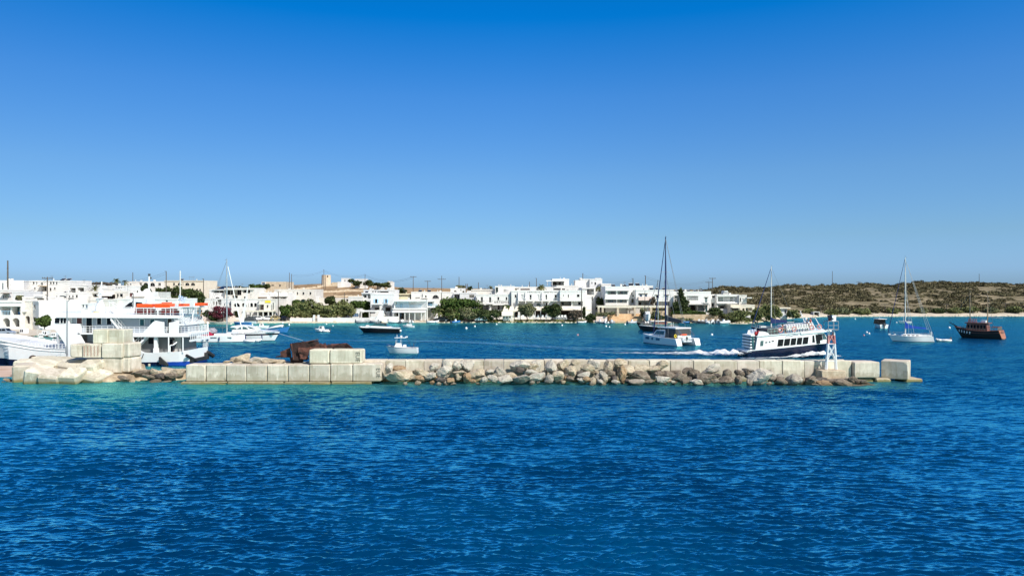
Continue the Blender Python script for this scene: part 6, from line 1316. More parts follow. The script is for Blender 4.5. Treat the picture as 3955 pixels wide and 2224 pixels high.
# ------------------------------------------------------------------ boats
class Hull:
    def __init__(s, e, L, B, zb, zs, draft=.5, sternw=.8, stem=.12, stern=.02, full=2.2, flare=.85, dip=0., n=24, midx=.45, bowup=0.):
        s.__dict__.update(locals()); s.stem = stem*L; s.stern = stern*L
    def hb(s, t):
        if t < s.midx: return s.B/2*(s.sternw+(1-s.sternw)*smooth(t/s.midx))
        return s.B/2*max(0., 1-((t-s.midx)/(1-s.midx))**s.full)
    def sh(s, t): return s.zs+(s.zb-s.zs)*t**1.8-s.dip*math.sin(math.pi*t)
    def pt(s, t, q, side):
        b = s.hb(t); z1 = s.sh(t); fl = s.flare*(1-.3*t**3)
        if q >= 0: z = z1*q; y = b*(fl+(1-fl)*q**.8)
        else: z = s.draft*q*(1-.3*t); y = b*fl*max(0, 1-(-q)**2.2)
        w = min(1., max(0., (z+s.draft)/(z1+s.draft)))
        x = -s.L/2+s.L*t-s.stem*(1-w)*smooth((t-.55)/.45)+s.stern*(1-w)*(1-smooth(t/.2))
        return (x, side*y, z)
    def band(s, q0, q1, m, name, k=4, t0=0., t1=1.):
        mb = MB(); n = s.n
        for side in (-1, 1):
            mb.grid([[s.pt(t0+(t1-t0)*i/n, q0+(q1-q0)*j/k, side) for i in range(n+1)] for j in range(k+1)])
        if t0 == 0: mb.grid([[s.pt(0, q0+(q1-q0)*j/k, -1), s.pt(0, q0+(q1-q0)*j/k, 1)] for j in range(k+1)])
        return mb.build(name, m, s.e, smooth=True)
    def deck(s, m, q=.96, name='deck'):
        mb = MB(); n = s.n
        mb.grid([[s.pt(i/n*.985, q, sd) for sd in (-1, 0, 1)] for i in range(n+1)]); return mb.build(name, m, s.e)
    def line(s, q, m, name, r=.04, off=0., t0=0., t1=1.):
        mb = MB(); n = s.n
        for side in (-1, 1):
            pts = [s.pt(t0+(t1-t0)*i/n, q, side) for i in range(n+1)]; pts = [(p[0], p[1]+side*off, p[2]) for p in pts]; mb.path(pts, r, 5)
        return mb.build(name, m, s.e)
    def rail(s, t0, t1, h=.7, n=9, m=None, name='guard_rail', r=.02):
        mb = MB()
        for side in (-1, 1):
            top = []
            for i in range(n+1):
                p = Vector(s.pt(t0+(t1-t0)*i/n, 1, side)); p.y *= .94; mb.tube(p, p+Vector((0,0,h)), r, n=4); top.append(p+Vector((0,0,h)))
            mb.path(top, r, 4); mb.path([p-Vector((0,0,h*.5)) for p in top], r*.7, 4)
        return mb.build(name, m or steel, s.e)
def boat(name, label, cat, px, yw, rz, D=None, group=None, ry=0., z=0.):
    D = EYE*F/(yw-HY) if D is None else D
    return thing(name, label, cat, (XW(px,D), D, z), R(rz), group, ry=R(ry))
def glass_on(e, q, m=glass, t=.03, name='window'): mb = MB(); mb.slab(q, t); return mb.build(name, m, e)
def mast(e, x, z0, h, r, m, spread=(.45,.7), sw=1.0, name='mast'):
    mb = MB(); mb.tube((x,0,z0),(x,0,z0+h*.6),r,r*.9,8); mb.tube((x,0,z0+h*.6),(x,0,z0+h),r*.9,r*.6,8)
    o = mb.build(name, m, e)
    if spread:
        q = MB(); [q.tube((x,-sw,z0+h*k),(x,sw,z0+h*k),.03) for k in spread]; q.build('spreader', alu, o)
    q = MB(); q.tube((x,0,z0+h),(x-.35,0,z0+h+.02),.03); q.tube((x,0,z0+h),(x,0,z0+h+.4),.02); q.build('masthead_unit', wire_m, o); return o
def stays(e, pts, r=.02, m=None, name='stay'):
    for a, b in pts: mb = MB(); mb.tube(a, b, r, n=4); mb.build(name, m or wire_m, e)
def outboard(e, x, z, k=1.):
    mb = MB(); mb.frustum(x-.28*k,x+.05*k,.17*k,z,x-.22*k,x,.13*k,z+.42*k); mb.box(x-.15*k,-.06*k,z-.7*k,x-.02*k,.06*k,z); mb.build('outboard_motor', canvas_d, e)

GS = 'sailing boats at anchor'; GM = 'small boats in the bay'
# -- white sailing yacht on the right
D = 141.; e = boat('sailing_yacht','white sailing yacht with a bright blue sail cover, towing a small dinghy','sailing boat',3516,1318,163,D); e.scale = (.80,.85,1)
h = Hull(e, 9.3, 3.1, 1.25, 1.05, .5, .62, .13, -.05, 2.0, .8, .08); h.band(-1,.06,navy,'boot_stripe',3); h.band(.06,1,gel,'hull',6); h.deck(gel,.97); h.line(.90,navy,'cove_stripe',.012,.004,.05,.9)
mb = MB(); mb.frustum(-2.2,2.2,.85,1.0,-2.0,1.6,.65,1.42); mb.build('coachroof', gel, e)
for k in range(4): mb = MB(); [mb.box(-1.6+k*.9,s_*.80-.03,1.14,-1.05+k*.9,s_*.80+.03,1.27) for s_ in (-1,1)]; mb.build('window', glass, e)
mb = MB(); mb.box(-4.4,-.95,1.0,-2.3,-.7,1.35); mb.box(-4.4,.7,1.0,-2.3,.95,1.35); mb.build('cockpit_coaming', gel, e)
h.rail(.03,.97,.6,10); M = mast(e, 1.1, 1.3, 14.7, .13, mast_w, (.35,.55,.76), 1.0)
mb = MB(); mb.tube((1.1,0,2.65),(-3.6,0,2.45),.07); mb.build('boom', alu, e)
mb = MB(); mb.grid([[(1.15,-.16,3.9),(1.15,.16,3.9)],[(.6,-.2,3.35),(.6,.2,3.35)],[(-.4,-.2,3.0),(-.4,.2,3.0)],[(-3.4,-.14,2.65),(-3.4,.14,2.65)],[(-3.4,-.16,2.4),(-3.4,.16,2.4)],[(-.4,-.2,2.5),(-.4,.2,2.5)],[(.6,-.2,2.55),(.6,.2,2.55)],[(1.15,-.16,2.5),(1.15,.16,2.5)]])
for sy in (-1,1): mb.slab([(1.15,sy*.17,3.9),(.6,sy*.2,3.35),(-.4,sy*.2,3.0),(-3.4,sy*.15,2.65),(-3.4,sy*.16,2.4),(-.4,sy*.2,2.5),(1.15,sy*.17,2.5)],.02)
mb.build('sail_cover', mat('blue_canvas',(.01,.07,.42),.85,.15,2.), e)
mb = MB(); mb.tube((4.85,0,1.5),(1.2,0,15.6),.09,.04,6); mb.build('furled_jib', canvas_n, e)
top = (1.1,0,15.7); stays(e, [(top,(-4.6,1.0,1.2)),(top,(-4.6,-1.0,1.2)),(top,(.6,1.45,1.2)),(top,(.6,-1.45,1.2)),((1.1,0,10.),(-.6,-1.4,1.2)),((1.1,0,10),(-.6,1.4,1.2)),((1.1,0,15.7),(-3.5,0,2.6))], .028, mat('pale_wire',(.5,.5,.48),.5,.05))
mb = MB(); mb.torus((-4.2,0,1.7),(1,0,0),.4,.03); mb.tube((-4.2,0,1.0),(-4.2,0,1.7),.05); mb.build('steering_wheel', steel, e)
mb = MB(); mb.torus((-4.7,-.9,1.6),(1,0,.1),.25,.07); mb.build('lifebuoy', gel, e)
mb = MB(); mb.box(4.3,-.25,1.2,4.75,.25,1.45); mb.box(3.1,-.2,1.28,3.5,.2,1.4); mb.build('windlass', gel, e)
def dinghy(px, yw, L, rz, label, m=gel, cat='dinghy', grp=None, motor=True, z=0., D=None, name='dinghy', cons=False):
    e = boat(name, label, cat, px, yw, rz, D, grp, z=z); w = L*.42; r = L*.075
    mb = MB(); pts = [(-L/2,-w/2+r,r*1.1),(L*.15,-w/2+r,r*1.2),(L*.38,-w*.28,r*1.6),(L/2-r,0,r*2.1),(L*.38,w*.28,r*1.6),(L*.15,w/2-r,r*1.2),(-L/2,w/2-r,r*1.1)]
    for a, b in zip(pts, pts[1:]): mb.tube(a, b, r, r, 8); mb.ball(b, r, 8, 6)
    mb.build('tube', m, e, smooth=True)
    mb = MB(); mb.frustum(-L/2+.1,L*.30,w*.28,-.15,-L/2+.05,L*.40,w*.36,r*.9); mb.box(-L/2+.05,-w*.36,0,-L/2+.12,w*.36,r*2.4); mb.build('floor', gel_grey, e)
    mb = MB(); mb.box(-L*.1,-w*.36,r*1.4,L*.0,w*.36,r*1.7); mb.build('thwart', gel, e)
    if cons: mb = MB(); mb.frustum(-L*.12,L*.06,.3,r,-L*.08,L*.02,.26,r+.9); mb.build('console', gel, e)
    if motor: outboard(e, -L/2, r*2.2, .9)
    return e
dinghy(3641,1318,2.6,168,'small white inflatable dinghy trailing behind the white sailing yacht')
dinghy(978,1319,3.3,2,'small white inflatable tender lying along the motor yacht hull',motor=False,D=139.)

# -- wooden two-masted ship
D = 151.; e = boat('wooden_ship','dark wooden two-masted ship with a varnished orange stern','wooden ship',3774,1306,133,D); e.scale = (.80,.92,.95)
h = Hull(e, 10.4, 4.3, 2.4, 1.85, .5, .93, .20, -.08, 1.9, .8, .35); h.band(-1,1,darkwood,'hull',10); h.deck(teakgrey,.8)
tr = [h.pt(0,q,s_) for q,s_ in ((.98,-1),(.7,-1),(.4,-1),(.1,-1),(.0,0),(.1,1),(.4,1),(.7,1),(.98,1))]; mb = MB(); mb.slab([(p[0]-.05,p[1]*.98,p[2]) for p in tr], .06); st_ = mb.build('transom', varnish, e)
mb = MB(); pz = h.sh(0); x_ = h.pt(0,.6,0)[0]-.12
mb.path([(x_-.03,-1.2,pz*.80),(x_-.04,-.8,pz*.72),(x_-.04,.8,pz*.72),(x_-.03,1.2,pz*.80)],.05,5); mb.path([(x_-.03,-1.1,pz*.9),(x_-.03,1.1,pz*.9)],.04,5); mb.build('carved_moulding', darkwood, st_)
h.line(1.,redwood,'cap_rail',.07); h.line(.72,redwood,'rubbing_strake',.05,.03)
mb = MB()                                                                       # bulwark posts and fenders along the side
for i in range(14):
    for sd in (-1,1): p = Vector(h.pt(.12+i*.055,1,sd)); mb.tube(p,p+Vector((0,0,.5)),.04,n=4)
for sd in (-1,1): mb.path([Vector(h.pt(.12+i*.055,1,sd))+Vector((0,0,.5)) for i in range(14)],.035,4)
mb.build('bulwark_rail', greywood, e)
for i in range(5): p = h.pt(.60+i*.07,.86,1); q_ = MB(); q_.tube((p[0],p[1]+.14,p[2]-.05),(p[0],p[1]+.14,p[2]-.55),.11,.11,8); q_.build('fender', gel, e)
mb = MB(); mb.frustum(-2.6,2.2,1.25,1.25,-2.4,2.0,1.15,3.2); mb.build('deckhouse', redwood, e)
mb = MB(); mb.box(-2.9,-1.45,3.2,2.4,1.45,3.36); mb.build('deckhouse_roof', redwood, e)
for k in range(6):
    mb = MB(); [mb.box(-2.2+k*.72,s_*1.23-.04,2.1,-1.8+k*.72,s_*1.23+.04,2.85) for s_ in (-1,1)]; mb.build('window', glass, e)
mb = MB(); mb.box(-1.9,-.9,3.36,-.9,.3,3.85); mb.build('white_locker', gel, e)
for k in range(5): mb = MB(); mb.frustum(.1+k*.42,.36+k*.42,.12,3.36,.16+k*.42,.3+k*.42,.08,4.1+.25*(k==3)); mb.build('rolled_cushion', redpaint, e)
for k in range(9):
    mb = MB(); y_ = -1.5+k*.375; mb.tube((-4.95,y_,1.8),(-4.95,y_,2.5),.05,n=5); mb.build('stern_rail_post', greywood, e)
mb = MB(); mb.path([(-2.8,-1.75,2.5),(-4.95,-1.6,2.5),(-4.95,1.6,2.5),(-2.8,1.75,2.5)],.06,5); mb.build('stern_rail', redwood, e)
mb = MB(); mb.tube((4.5,0,2.35),(6.4,0,3.25),.12,.06,6); mb.build('bowsprit', darkwood, e)
for x, hh in ((1.6,9.0),(-2.3,9.0)): mast(e, x, 1.2, hh-1.2+.8, .13, mat('pine_mast',(.33,.22,.12),.6,.1), (), name='mast')
mb = MB(); mb.tube((-2.3,0,4.6),(-5.6,0,4.4),.06); mb.build('boom', alu, e)
mb = MB(); mb.tube((1.6,0,4.2),(-1.9,0,4.1),.06); mb.build('boom', alu, e)
stays(e, [((1.6,0,9.6),(6.2,0,3.2)),((1.6,0,9.6),(1.0,1.8,1.9)),((1.6,0,9.6),(1.0,-1.8,1.9)),((-2.3,0,9.6),(-3.2,1.7,2)),((-2.3,0,9.6),(-3.2,-1.7,2)),((1.6,0,9.6),(-2.3,0,9.2))], .022)

# -- excursion boat under way
D = 110.; e = boat('excursion_boat','white and navy two deck excursion boat speeding right with its bow raised','excursion boat',3036,1378,6,D,ry=-4.4,z=.10)
h = Hull(e, 13.4, 4.2, 1.62, 1.40, .95, .92, .075, 0, 2.6, .86, 0., midx=.5); h.band(-1,.93,navy,'hull',8); h.band(.93,1.03,gel,'sheer_band',2); h.deck(gel,.99)
mb = MB(); mb.frustum(-5.5,4.0,1.92,1.42,-5.0,4.2,1.80,3.30); mb.build('cabin', gel, e)
mb = MB(); mb.frustum(4.0,6.0,1.75,1.42,4.2,5.3,1.55,3.10); mb.build('wheelhouse', gel, e)
mb = MB(); mb.hexa([(-5.2,-1.95,3.30),(3.0,-1.95,3.30),(3.0,1.95,3.30),(-5.2,1.95,3.30)],[(-5.2,-1.95,3.40),(3.0,-1.95,3.40),(3.0,1.95,3.40),(-5.2,1.95,3.40)])
mb.prism([(1.6,3.10),(6.35,3.12),(6.25,3.42),(3.4,3.50),(1.6,3.42)],1,-1.97,1.97); mb.build('upper_deck', gel, e)
for sd in (-1,1):
    def on(x, z): k = (z-1.42)/1.88; return (x, sd*(1.92-.12*k+.02), z)
    xs_ = [-2.1,-1.12,-.10,.84,1.76,2.72]
    for k in range(5): a, b = xs_[k]+.06, xs_[k+1]-.10; glass_on(e, [on(a-.12,1.62),on(b-.12,1.62),on(b+.14,2.62),on(a+.14,2.62)], glass, .04)
    glass_on(e, [on(-4.75,1.9),on(-4.3,1.9),on(-4.15,2.65),on(-4.6,2.65)], glass_teal, .04)
    def onw(x, z): k = (z-1.42)/1.68; return (x, sd*(1.75-.20*k+.03), z)
    for a, b, t_, z0, z1, nm in ((3.25,3.62,.12,1.75,2.75,'window'),(3.85,4.45,.0,1.5,2.85,'door'),(4.55,4.95,.0,1.95,2.8,'window')): glass_on(e, [onw(a,z0),onw(b,z0),onw(b+t_*.5,z1),onw(a+t_,z1)] if a > 3.9 else [(a,sd*1.93,z0),(b,sd*1.93,z0),(b,sd*1.86,z1),(a+t_,sd*1.86,z1)], glass, .05, nm)
    glass_on(e, [onw(5.05,2.05),onw(5.62,2.05),onw(5.32,2.85),onw(5.05,2.85)], glass_teal, .05)
    for j, (x, z) in enumerate(((-3.75,2.35),(-2.75,2.45))): mb = MB(); mb.prism([(x-.18,z-.1),(x+.18,z-.08),(x+.12,z+.1),(x-.18,z+.08)],1,sd*1.865,sd*1.885); mb.build('fish_emblem', canvas_d, e)
    mb = MB(); pts = []
    for k in range(10): a = math.pi/2+k*math.pi/5; rr = .2 if k % 2 == 0 else .08; pts.append((-3.25+math.cos(a)*rr, 2.36+math.sin(a)*rr))
    mb.prism(pts,1,sd*1.868,sd*1.888); mb.build('star_emblem', canvas_d, e)
    mb = MB(); mb.path([(-.9+.1*i, sd*1.835, 2.85+.22*math.sin(i/12*math.pi)) for i in range(13)],.035,4); mb.path([(.1+.1*i, sd*1.835, 2.9+.20*math.sin(i/12*math.pi)) for i in range(13)],.035,4); mb.build('swoosh_emblem', mat('emblem_blue',(.03,.08,.15),.5), e)
    mb = MB(); pts = [(-5.0,3.41)]+[(-5.0+.25+1.5*math.sin(a*math.pi/16), 3.41+.62*math.cos(a*math.pi/16)) for a in range(0,9)]; mb.prism(pts,1,sd*1.93,sd*1.80); mb.build('curved_fairing', gel, e)
glass_on(e, [(5.98,-1.4,1.95),(5.98,1.4,1.95),(5.55,1.3,2.85),(5.55,-1.3,2.85)], glass_teal, .05)
for k in range(6): mb = MB(); z = 1.25+k*.42; mb.box(-6.15+k*.06,-1.5,z,-5.55+k*.06,1.5,z+.22); mb.build('stern_step', gel, e)
mb = MB(); mb.box(-5.75,-1.6,1.2,-5.5,1.6,3.4); mb.build('stern_wall', glass_teal, e)
mb = MB(); mb.box(-6.75,-1.9,1.15,-6.1,1.9,1.38); mb.build('swim_platform', gel, e)
mb = MB()
for sd in (-1,1):
    for k in range(17): x = -3.4+k*.5; mb.tube((x,sd*1.85,3.4),(x,sd*1.85,4.25),.02,n=4)
    mb.tube((-3.4,sd*1.85,4.25),(4.6,sd*1.85,4.25),.03,n=4); mb.tube((-3.4,sd*1.85,3.85),(4.6,sd*1.85,3.85),.02,n=4)
    for k in range(7): x = 4.2+k*.38; mb.tube((x,sd*(1.7-k*.22),1.65),(x,sd*(1.7-k*.22),2.25),.02,n=4)
mb.build('guard_rail', steel, e)
for r_ in range(2):
    for k in range(11): x = -.2+k*.4; mb = MB(); mb.box(x,-1.4+r_*1.7,3.86,x+.30,-.2+r_*1.7,3.98); mb.box(x-.08,-1.4+r_*1.7,3.98,x+.05,-.2+r_*1.7,4.5); mb.box(x+.1,-1.35+r_*1.7,3.4,x+.14,-1.3+r_*1.7,3.78); mb.box(x+.1,-.3+r_*1.7,3.4,x+.14,-.25+r_*1.7,3.78); mb.build('bench_seat', canvas_w, e)
for x in (-1.5,.6,3.3,4.5): mb = MB(); mb.torus((x,-1.92,3.95),(0,1,0),.30,.08,14,6); mb.build('lifebuoy', redpaint, e)
mb = MB(); [mb.ball((-5.0+.22*i,-1.3+.4*(i % 2),3.62+.1*(i % 3)),.26,8,5) for i in range(4)]; mb.build('life_jackets', redseat, e)
mb = MB(); mb.frustum(-3.2,-1.4,1.2,3.4,-3.1,-1.5,1.1,4.2); mb.build('bar_counter', canvas_d, e)
mb = MB(); mb.tube((3.6,0,3.4),(2.7,0,6.4),.07,.04,6); mb.tube((3.6,.5,3.4),(3.3,0,4.8),.04); mb.tube((3.3,-.5,5.0),(3.3,.5,5.0),.04); mb.build('radar_mast', paint_w, e)
mb = MB(); mb.ball((3.55,0,5.1),.22,8,6); mb.box(3.2,-.5,4.55,3.8,.5,4.68); mb.build('radar', paint_w, e)
mb = MB(); mb.tube((5.4,-.9,3.4),(4.5,-.9,5.2),.05); mb.tube((5.4,.9,3.4),(4.5,.9,5.2),.05); mb.tube((4.5,-.9,5.2),(4.5,.9,5.2),.05); mb.build('signal_frame', paint_w, e)
def greek_flag(e, p, w, h_, name='flag', ang=0.):
    f = thing_child(name, e, p, ang)
    mb = MB(); mb.tube((0,0,-h_*.8),(0,0,h_*1.3),.025,n=5); mb.build('staff', paint_w, f)
    for i in range(9):
        mb = MB(); z = h_*(1-i/9); seg = 5; x0 = w*.4 if i < 5 else 0
        rows = [[(x0+(w-x0)*k/seg, .06*math.sin(k*1.6), z-.003-(w*.06*k/seg)), (x0+(w-x0)*k/seg, .06*math.sin(k*1.6), z-h_/9+.003-(w*.06*k/seg))] for k in range(seg+1)]; mb.grid(rows); mb.build('stripe', paint_blue if i % 2 == 0 else canvas_w, f)
    mb = MB(); mb.slab([(0,0,h_),(w*.39,.02,h_*.98),(w*.39,.02,h_*.44),(0,0,h_*.45)],.01); c = mb.build('canton', paint_blue, f)
    mb = MB(); mb.slab([(w*.16,-.01,h_),(w*.24,-.01,h_*.99),(w*.24,-.01,h_*.45),(w*.16,-.01,h_*.45)],.03); mb.slab([(0,-.01,h_*.76),(w*.39,-.01,h_*.75),(w*.39,-.01,h_*.67),(0,-.01,h_*.68)],.034); mb.build('cross', canvas_w, f)
def thing_child(name, e, p, ang=0.):
    o = bpy.data.objects.new(name, None); COL.objects.link(o); o.parent = e; o.location = p; o.rotation_euler = (0,ang,0); return o
greek_flag(e, (-4.7,-.8,3.7), -.9, .65)
# -- wakes and foam (thin broken sheets of foam on the sea)
def foam_material(name='sea_foam', col=(.80,.82,.83)):
    m = bpy.data.materials.new(name); m.use_nodes = True; nt = m.node_tree; N = nt.nodes; L = nt.links; b = N['Principled BSDF']
    b.inputs['Base Color'].default_value = (*col,1); b.inputs['Roughness'].default_value = .9
    g = N.new('ShaderNodeNewGeometry'); mp = N.new('ShaderNodeMapping'); mp.inputs['Scale'].default_value = (.5,1.3,1.); L.new(g.outputs['Position'], mp.inputs['Vector'])
    n = N.new('ShaderNodeTexNoise'); n.inputs['Scale'].default_value = 1.6; n.inputs['Detail'].default_value = 9; n.inputs['Roughness'].default_value = .72; L.new(mp.outputs['Vector'], n.inputs['Vector'])
    at = N.new('ShaderNodeAttribute'); at.attribute_name = 'foam_amount'
    ad = N.new('ShaderNodeMath'); ad.operation = 'ADD'; L.new(n.outputs['Fac'], ad.inputs[0]); L.new(at.outputs['Fac'], ad.inputs[1])
    mr = N.new('ShaderNodeMapRange'); mr.inputs['From Min'].default_value = .84; mr.inputs['From Max'].default_value = 1.16; L.new(ad.outputs[0], mr.inputs['Value'])
    L.new(mr.outputs['Result'], b.inputs['Alpha']); return m
foam_m = foam_material(); aerated_m = foam_material('aerated_water', (.11,.34,.56))
def foam(pts, label, name='foam', nw=10, ns=90, hmax=.0, z=.05, seed=0, m=None, pw=2.2):
    """pts: centre line (x, y, half width, density 0..1, lift)"""
    P_ = []; 
    for i in range(ns+1):
        t = i/ns*(len(pts)-1); k = min(int(t), len(pts)-2); f = t-k; P_.append([pts[k][j]*(1-f)+pts[k+1][j]*f for j in range(5)])
    rows = []; dens = []
    for i, p in enumerate(P_):
        row = []
        for j in range(nw+1):
            v = j/nw*2-1; nz = noise.noise(Vector((p[0]*.6,p[1]*.6+v*3,seed)))
            x = p[0]; y = p[1]+v*p[2]; zz = z+max(0, p[4]*(1-v*v)*(1+.9*nz+.6*noise.noise(Vector((x*1.7,y*1.7,seed+4)))))
            row.append((x,y,zz)); dens.append(p[3]*(1-abs(v)**pw)*.60+.04*(p[3] > 0))
        rows.append(row)
    mb = MB(); mb.grid(rows); o = mb.build(name, m or foam_m, None, smooth=True)
    a = o.data.attributes.new('foam_amount','FLOAT','POINT'); a.data.foreach_set('value', dens); return tag(o, label, 'foam', kind='stuff')
def C(px, D): return (XW(px, D), D)
foam([(*C(2884,109),1.3,1.05,.4),(*C(2840,109.2),2.2,1.1,.75),(*C(2790,109.6),2.6,1.05,.7),(*C(2730,110.4),2.4,.95,.5),(*C(2650,111.6),2.2,.85,.35),(*C(2560,112.8),1.9,.75,.18),(*C(2460,114),1.7,.7,.08),(*C(2360,115.2),1.3,.6,0),(*C(2270,116),.9,.4,0)],'white churning stern wake behind the excursion boat', 'wake_foam', seed=1)
foam([(*C(2860,105.5),.3,.8,.03),(*C(2950,105.9),.45,.9,.08),(*C(3020,106.3),.6,.9,.12),(*C(3075,106.9),.95,.95,.35),(*C(3130,107.4),1.3,1.,.72),(*C(3180,107.9),1.4,1.,.6),(*C(3215,108),1.0,.9,.35),(*C(3262,108),.5,.6,.03)],'white bow wave foaming along the side of the excursion boat', 'bow_wave', seed=2)
foam([(*C(2420,119),3.0,.56,0),(*C(2240,122),4.2,.60,0),(*C(2100,127),4.6,.62,0),(*C(1950,133),4.6,.62,0),(*C(1800,138),4.2,.62,0),(*C(1650,141),3.4,.62,0),(*C(1500,142),2.4,.64,0),(*C(1300,142.5),1.5,.66,0),(*C(1080,142.5),1.0,.62,0)],'faint older wake streak crossing the bay behind the white fishing boat', 'wake_foam', ns=220, seed=3, m=aerated_m, pw=4, z=.09)
foam([(*C(2640,120),2.6,.64,0),(*C(2450,121),3.4,.68,0),(*C(2300,123),3.0,.62,0),(*C(2150,126),2.2,.56,0)],'thin foam streak left of the catamaran', 'wake_foam', ns=140, seed=4, m=aerated_m, pw=4, z=.09)
foam([(*C(780,135.5),.5,.68,0),(*C(930,136),.6,.7,0),(*C(1100,136.5),.5,.62,0)],'thin foam line in front of the moored left yachts', 'wake_foam', seed=5, m=aerated_m, pw=4, z=.09)
# -- dark sailing boat hidden behind it
D = 157.; e = boat('sailing_yacht','dark hulled sailing boat with a navy sail cover behind the excursion boat','sailing boat',2992,1298,184,D)
h = Hull(e, 10.6, 3.2, 2.1, 1.25, .4, .7, .20, 0, 1.9, .8, .1); h.band(-1,.97,navy,'hull',6); h.band(.97,1.02,gel,'toe_rail',1); h.deck(teakgrey,.97)
mb = MB(); mb.frustum(-3.0,2.6,1.0,1.2,-2.8,2.0,.8,1.75); mb.build('coachroof', gel, e); h.rail(.03,.97,.65,10)
mast(e, .75, 1.6, 13.2, .12, mast_w, (.4,.68), .9); mb = MB(); mb.tube((.7,0,2.9),(-4.2,0,2.95),.07); mb.build('boom', alu, e)
mb = MB(); mb.slab([(.85,0,4.1),(.3,0,3.75),(-2.6,0,3.35),(-2.6,0,2.9),(.85,0,2.75)],.34); mb.build('sail_cover', canvas_n, e)
mb = MB(); mb.tube((4.9,0,2.2),(.9,0,14.2),.10,.05,6); mb.build('furled_jib', canvas_n, e)
mb = MB(); mb.box(-4.4,-1.1,2.6,-2.6,1.1,2.68); [mb.tube((x,y_,1.3),(x,y_,2.6),.03) for x in (-4.3,-2.7) for y_ in (-1,1)]; mb.build('sun_shade', canvas_d, e)
mb = MB(); mb.frustum(-2.7,-1.5,.9,1.7,-2.7,-2.2,.8,2.4); mb.build('spray_hood', canvas_d, e)
mb = MB(); [mb.ball((-3.9+.6*i,-1.3,1.75),.28,8,6) for i in range(3)]; mb.box(2.0,-.5,1.9,3.2,.5,2.15); mb.build('deck_bags', canvas_w, e)
stays(e, [((.75,0,14.7),(-5,0,1.4)),((.75,0,14.5),(.3,1.4,1.4)),((.75,0,14.5),(.3,-1.4,1.4))])

# -- catamaran
D = 134.5; e = boat('catamaran','white sailing catamaran with a dark enclosed cockpit, seen from its port quarter','catamaran',2584,1336,117,D); e.scale = (.90,.88,1)
for sd, nm in ((1,'hull'),(-1,'hull')):
    hh = thing_child(nm, e, (0, sd*2.35, 0)); h = Hull(hh, 11.2, 1.5, 1.75, 1.25, .4, .9, .03, -.06, 2.6, .9, 0., midx=.5)
    h.band(-1,.05,navy,'boot_stripe',2); h.band(.05,1,gel,'side',6); h.deck(gel,.995)
    for x0, x1, z0, z1 in ((-.8,.4,.75,1.15),(1.3,1.8,.75,1.2),(2.6,3.8,.8,1.25)):
        mb = MB(); mb.box(x0,sd*.745-.02,z0,x1,sd*.745+.02,z1); mb.build('window', glass_blue, hh)
    for k in range(3): mb = MB(); mb.box(-5.7-k*.05,-.55,.95-k*.33,-4.9-k*.28,.55,1.05-k*.33); mb.build('stern_step', gel, hh)
mb = MB(); mb.box(-4.4,-1.7,.75,3.0,1.7,1.35); mb.build('bridge_deck', gel, e)
mb = MB(); mb.box(3.0,-1.6,1.30,5.0,1.6,1.34); mb.build('trampoline', canvas_d, e); mb = MB(); mb.tube((5.1,-2.35,1.5),(5.1,2.35,1.5),.12); mb.build('cross_beam', alu, e)
mb = MB(); mb.frustum(-1.2,2.9,2.2,1.35,-1.2,1.6,1.9,2.55); mb.build('saloon', gel, e)
for sd in (-1,1): glass_on(e, [(-.9,sd*2.16,1.75),(2.1,sd*2.16,1.75),(1.45,sd*1.97,2.4),(-.9,sd*1.97,2.4)], glass_teal, .05)
glass_on(e, [(2.62,-1.7,1.7),(2.62,1.7,1.7),(1.85,1.6,2.42),(1.85,-1.6,2.42)], glass_teal, .06)
mb = MB(); mb.box(-4.4,-2.0,2.95,1.2,2.0,3.13); mb.build('hardtop', gel, e)
mb = MB(); mb.box(-4.35,-1.95,1.35,-1.21,-1.9,2.95); mb.box(-4.35,1.9,1.35,-1.21,1.95,2.95); mb.box(-4.38,-1.9,1.75,-4.33,1.9,2.95); mb.build('cockpit_enclosure', canvas_d, e)
mb = MB(); mb.box(-4.7,-1.7,1.35,-4.4,1.7,1.78); mb.build('cockpit_bench', gel, e)
mb = MB(); mb.box(-4.75,-.6,1.78,-4.45,.9,2.0); mb.build('orange_cushion', orange, e)
mb = MB(); mb.tube((-4.5,-1.5,2.9),(-5.9,-1.5,1.8),.05); mb.tube((-4.5,1.5,2.9),(-5.9,1.5,1.8),.05); mb.tube((-5.9,-1.7,1.8),(-5.9,1.7,1.8),.05); mb.build('davit', steel, e)
mb = MB(); [mb.tube((-5.6,-1.0,z),(-5.6,1.2,z),.20,.20,8) for z in (.75,1.2)]; mb.ball((-5.6,1.2,.98),.33,8,6); mb.build('hanging_tender', gel_grey, e)
outb = thing_child('outboard_motor', e, (-5.75,.3,1.2)); mb = MB(); mb.frustum(-.2,.12,.15,0,-.16,.1,.12,.4); mb.box(-.06,-.05,-.6,.06,.05,0); mb.build('casing', canvas_d, outb)
mb = MB(); mb.torus((-4.5,2.15,1.7),(1,0,0),.24,.07); mb.build('lifebuoy', yellow, e)
mast(e, 1.1, 2.6, 16.9, .16, canvas_n, (.35,.62), 1.1); mb = MB(); mb.tube((1.0,0,4.2),(-4.3,0,4.0),.09); mb.build('boom', alu, e)
mb = MB(); mb.slab([(1.1,0,5.3),(-.2,0,4.9),(-4.0,0,4.45),(-4.1,0,3.95),(1.1,0,4.1)],.5); mb.build('sail_bag', canvas_d, e)
mb = MB(); mb.tube((5.1,0,1.7),(1.25,0,18.6),.12,.06,6); mb.build('furled_jib', canvas_n, e)
stays(e, [((1.1,0,19.3),(-2.8,2.5,1.3)),((1.1,0,19.3),(-2.8,-2.5,1.3)),((1.1,0,13.),(0,2.5,1.3)),((1.1,0,13.),(0,-2.5,1.3)),((1.1,0,19.3),(-4.2,0,4.1))], .03)
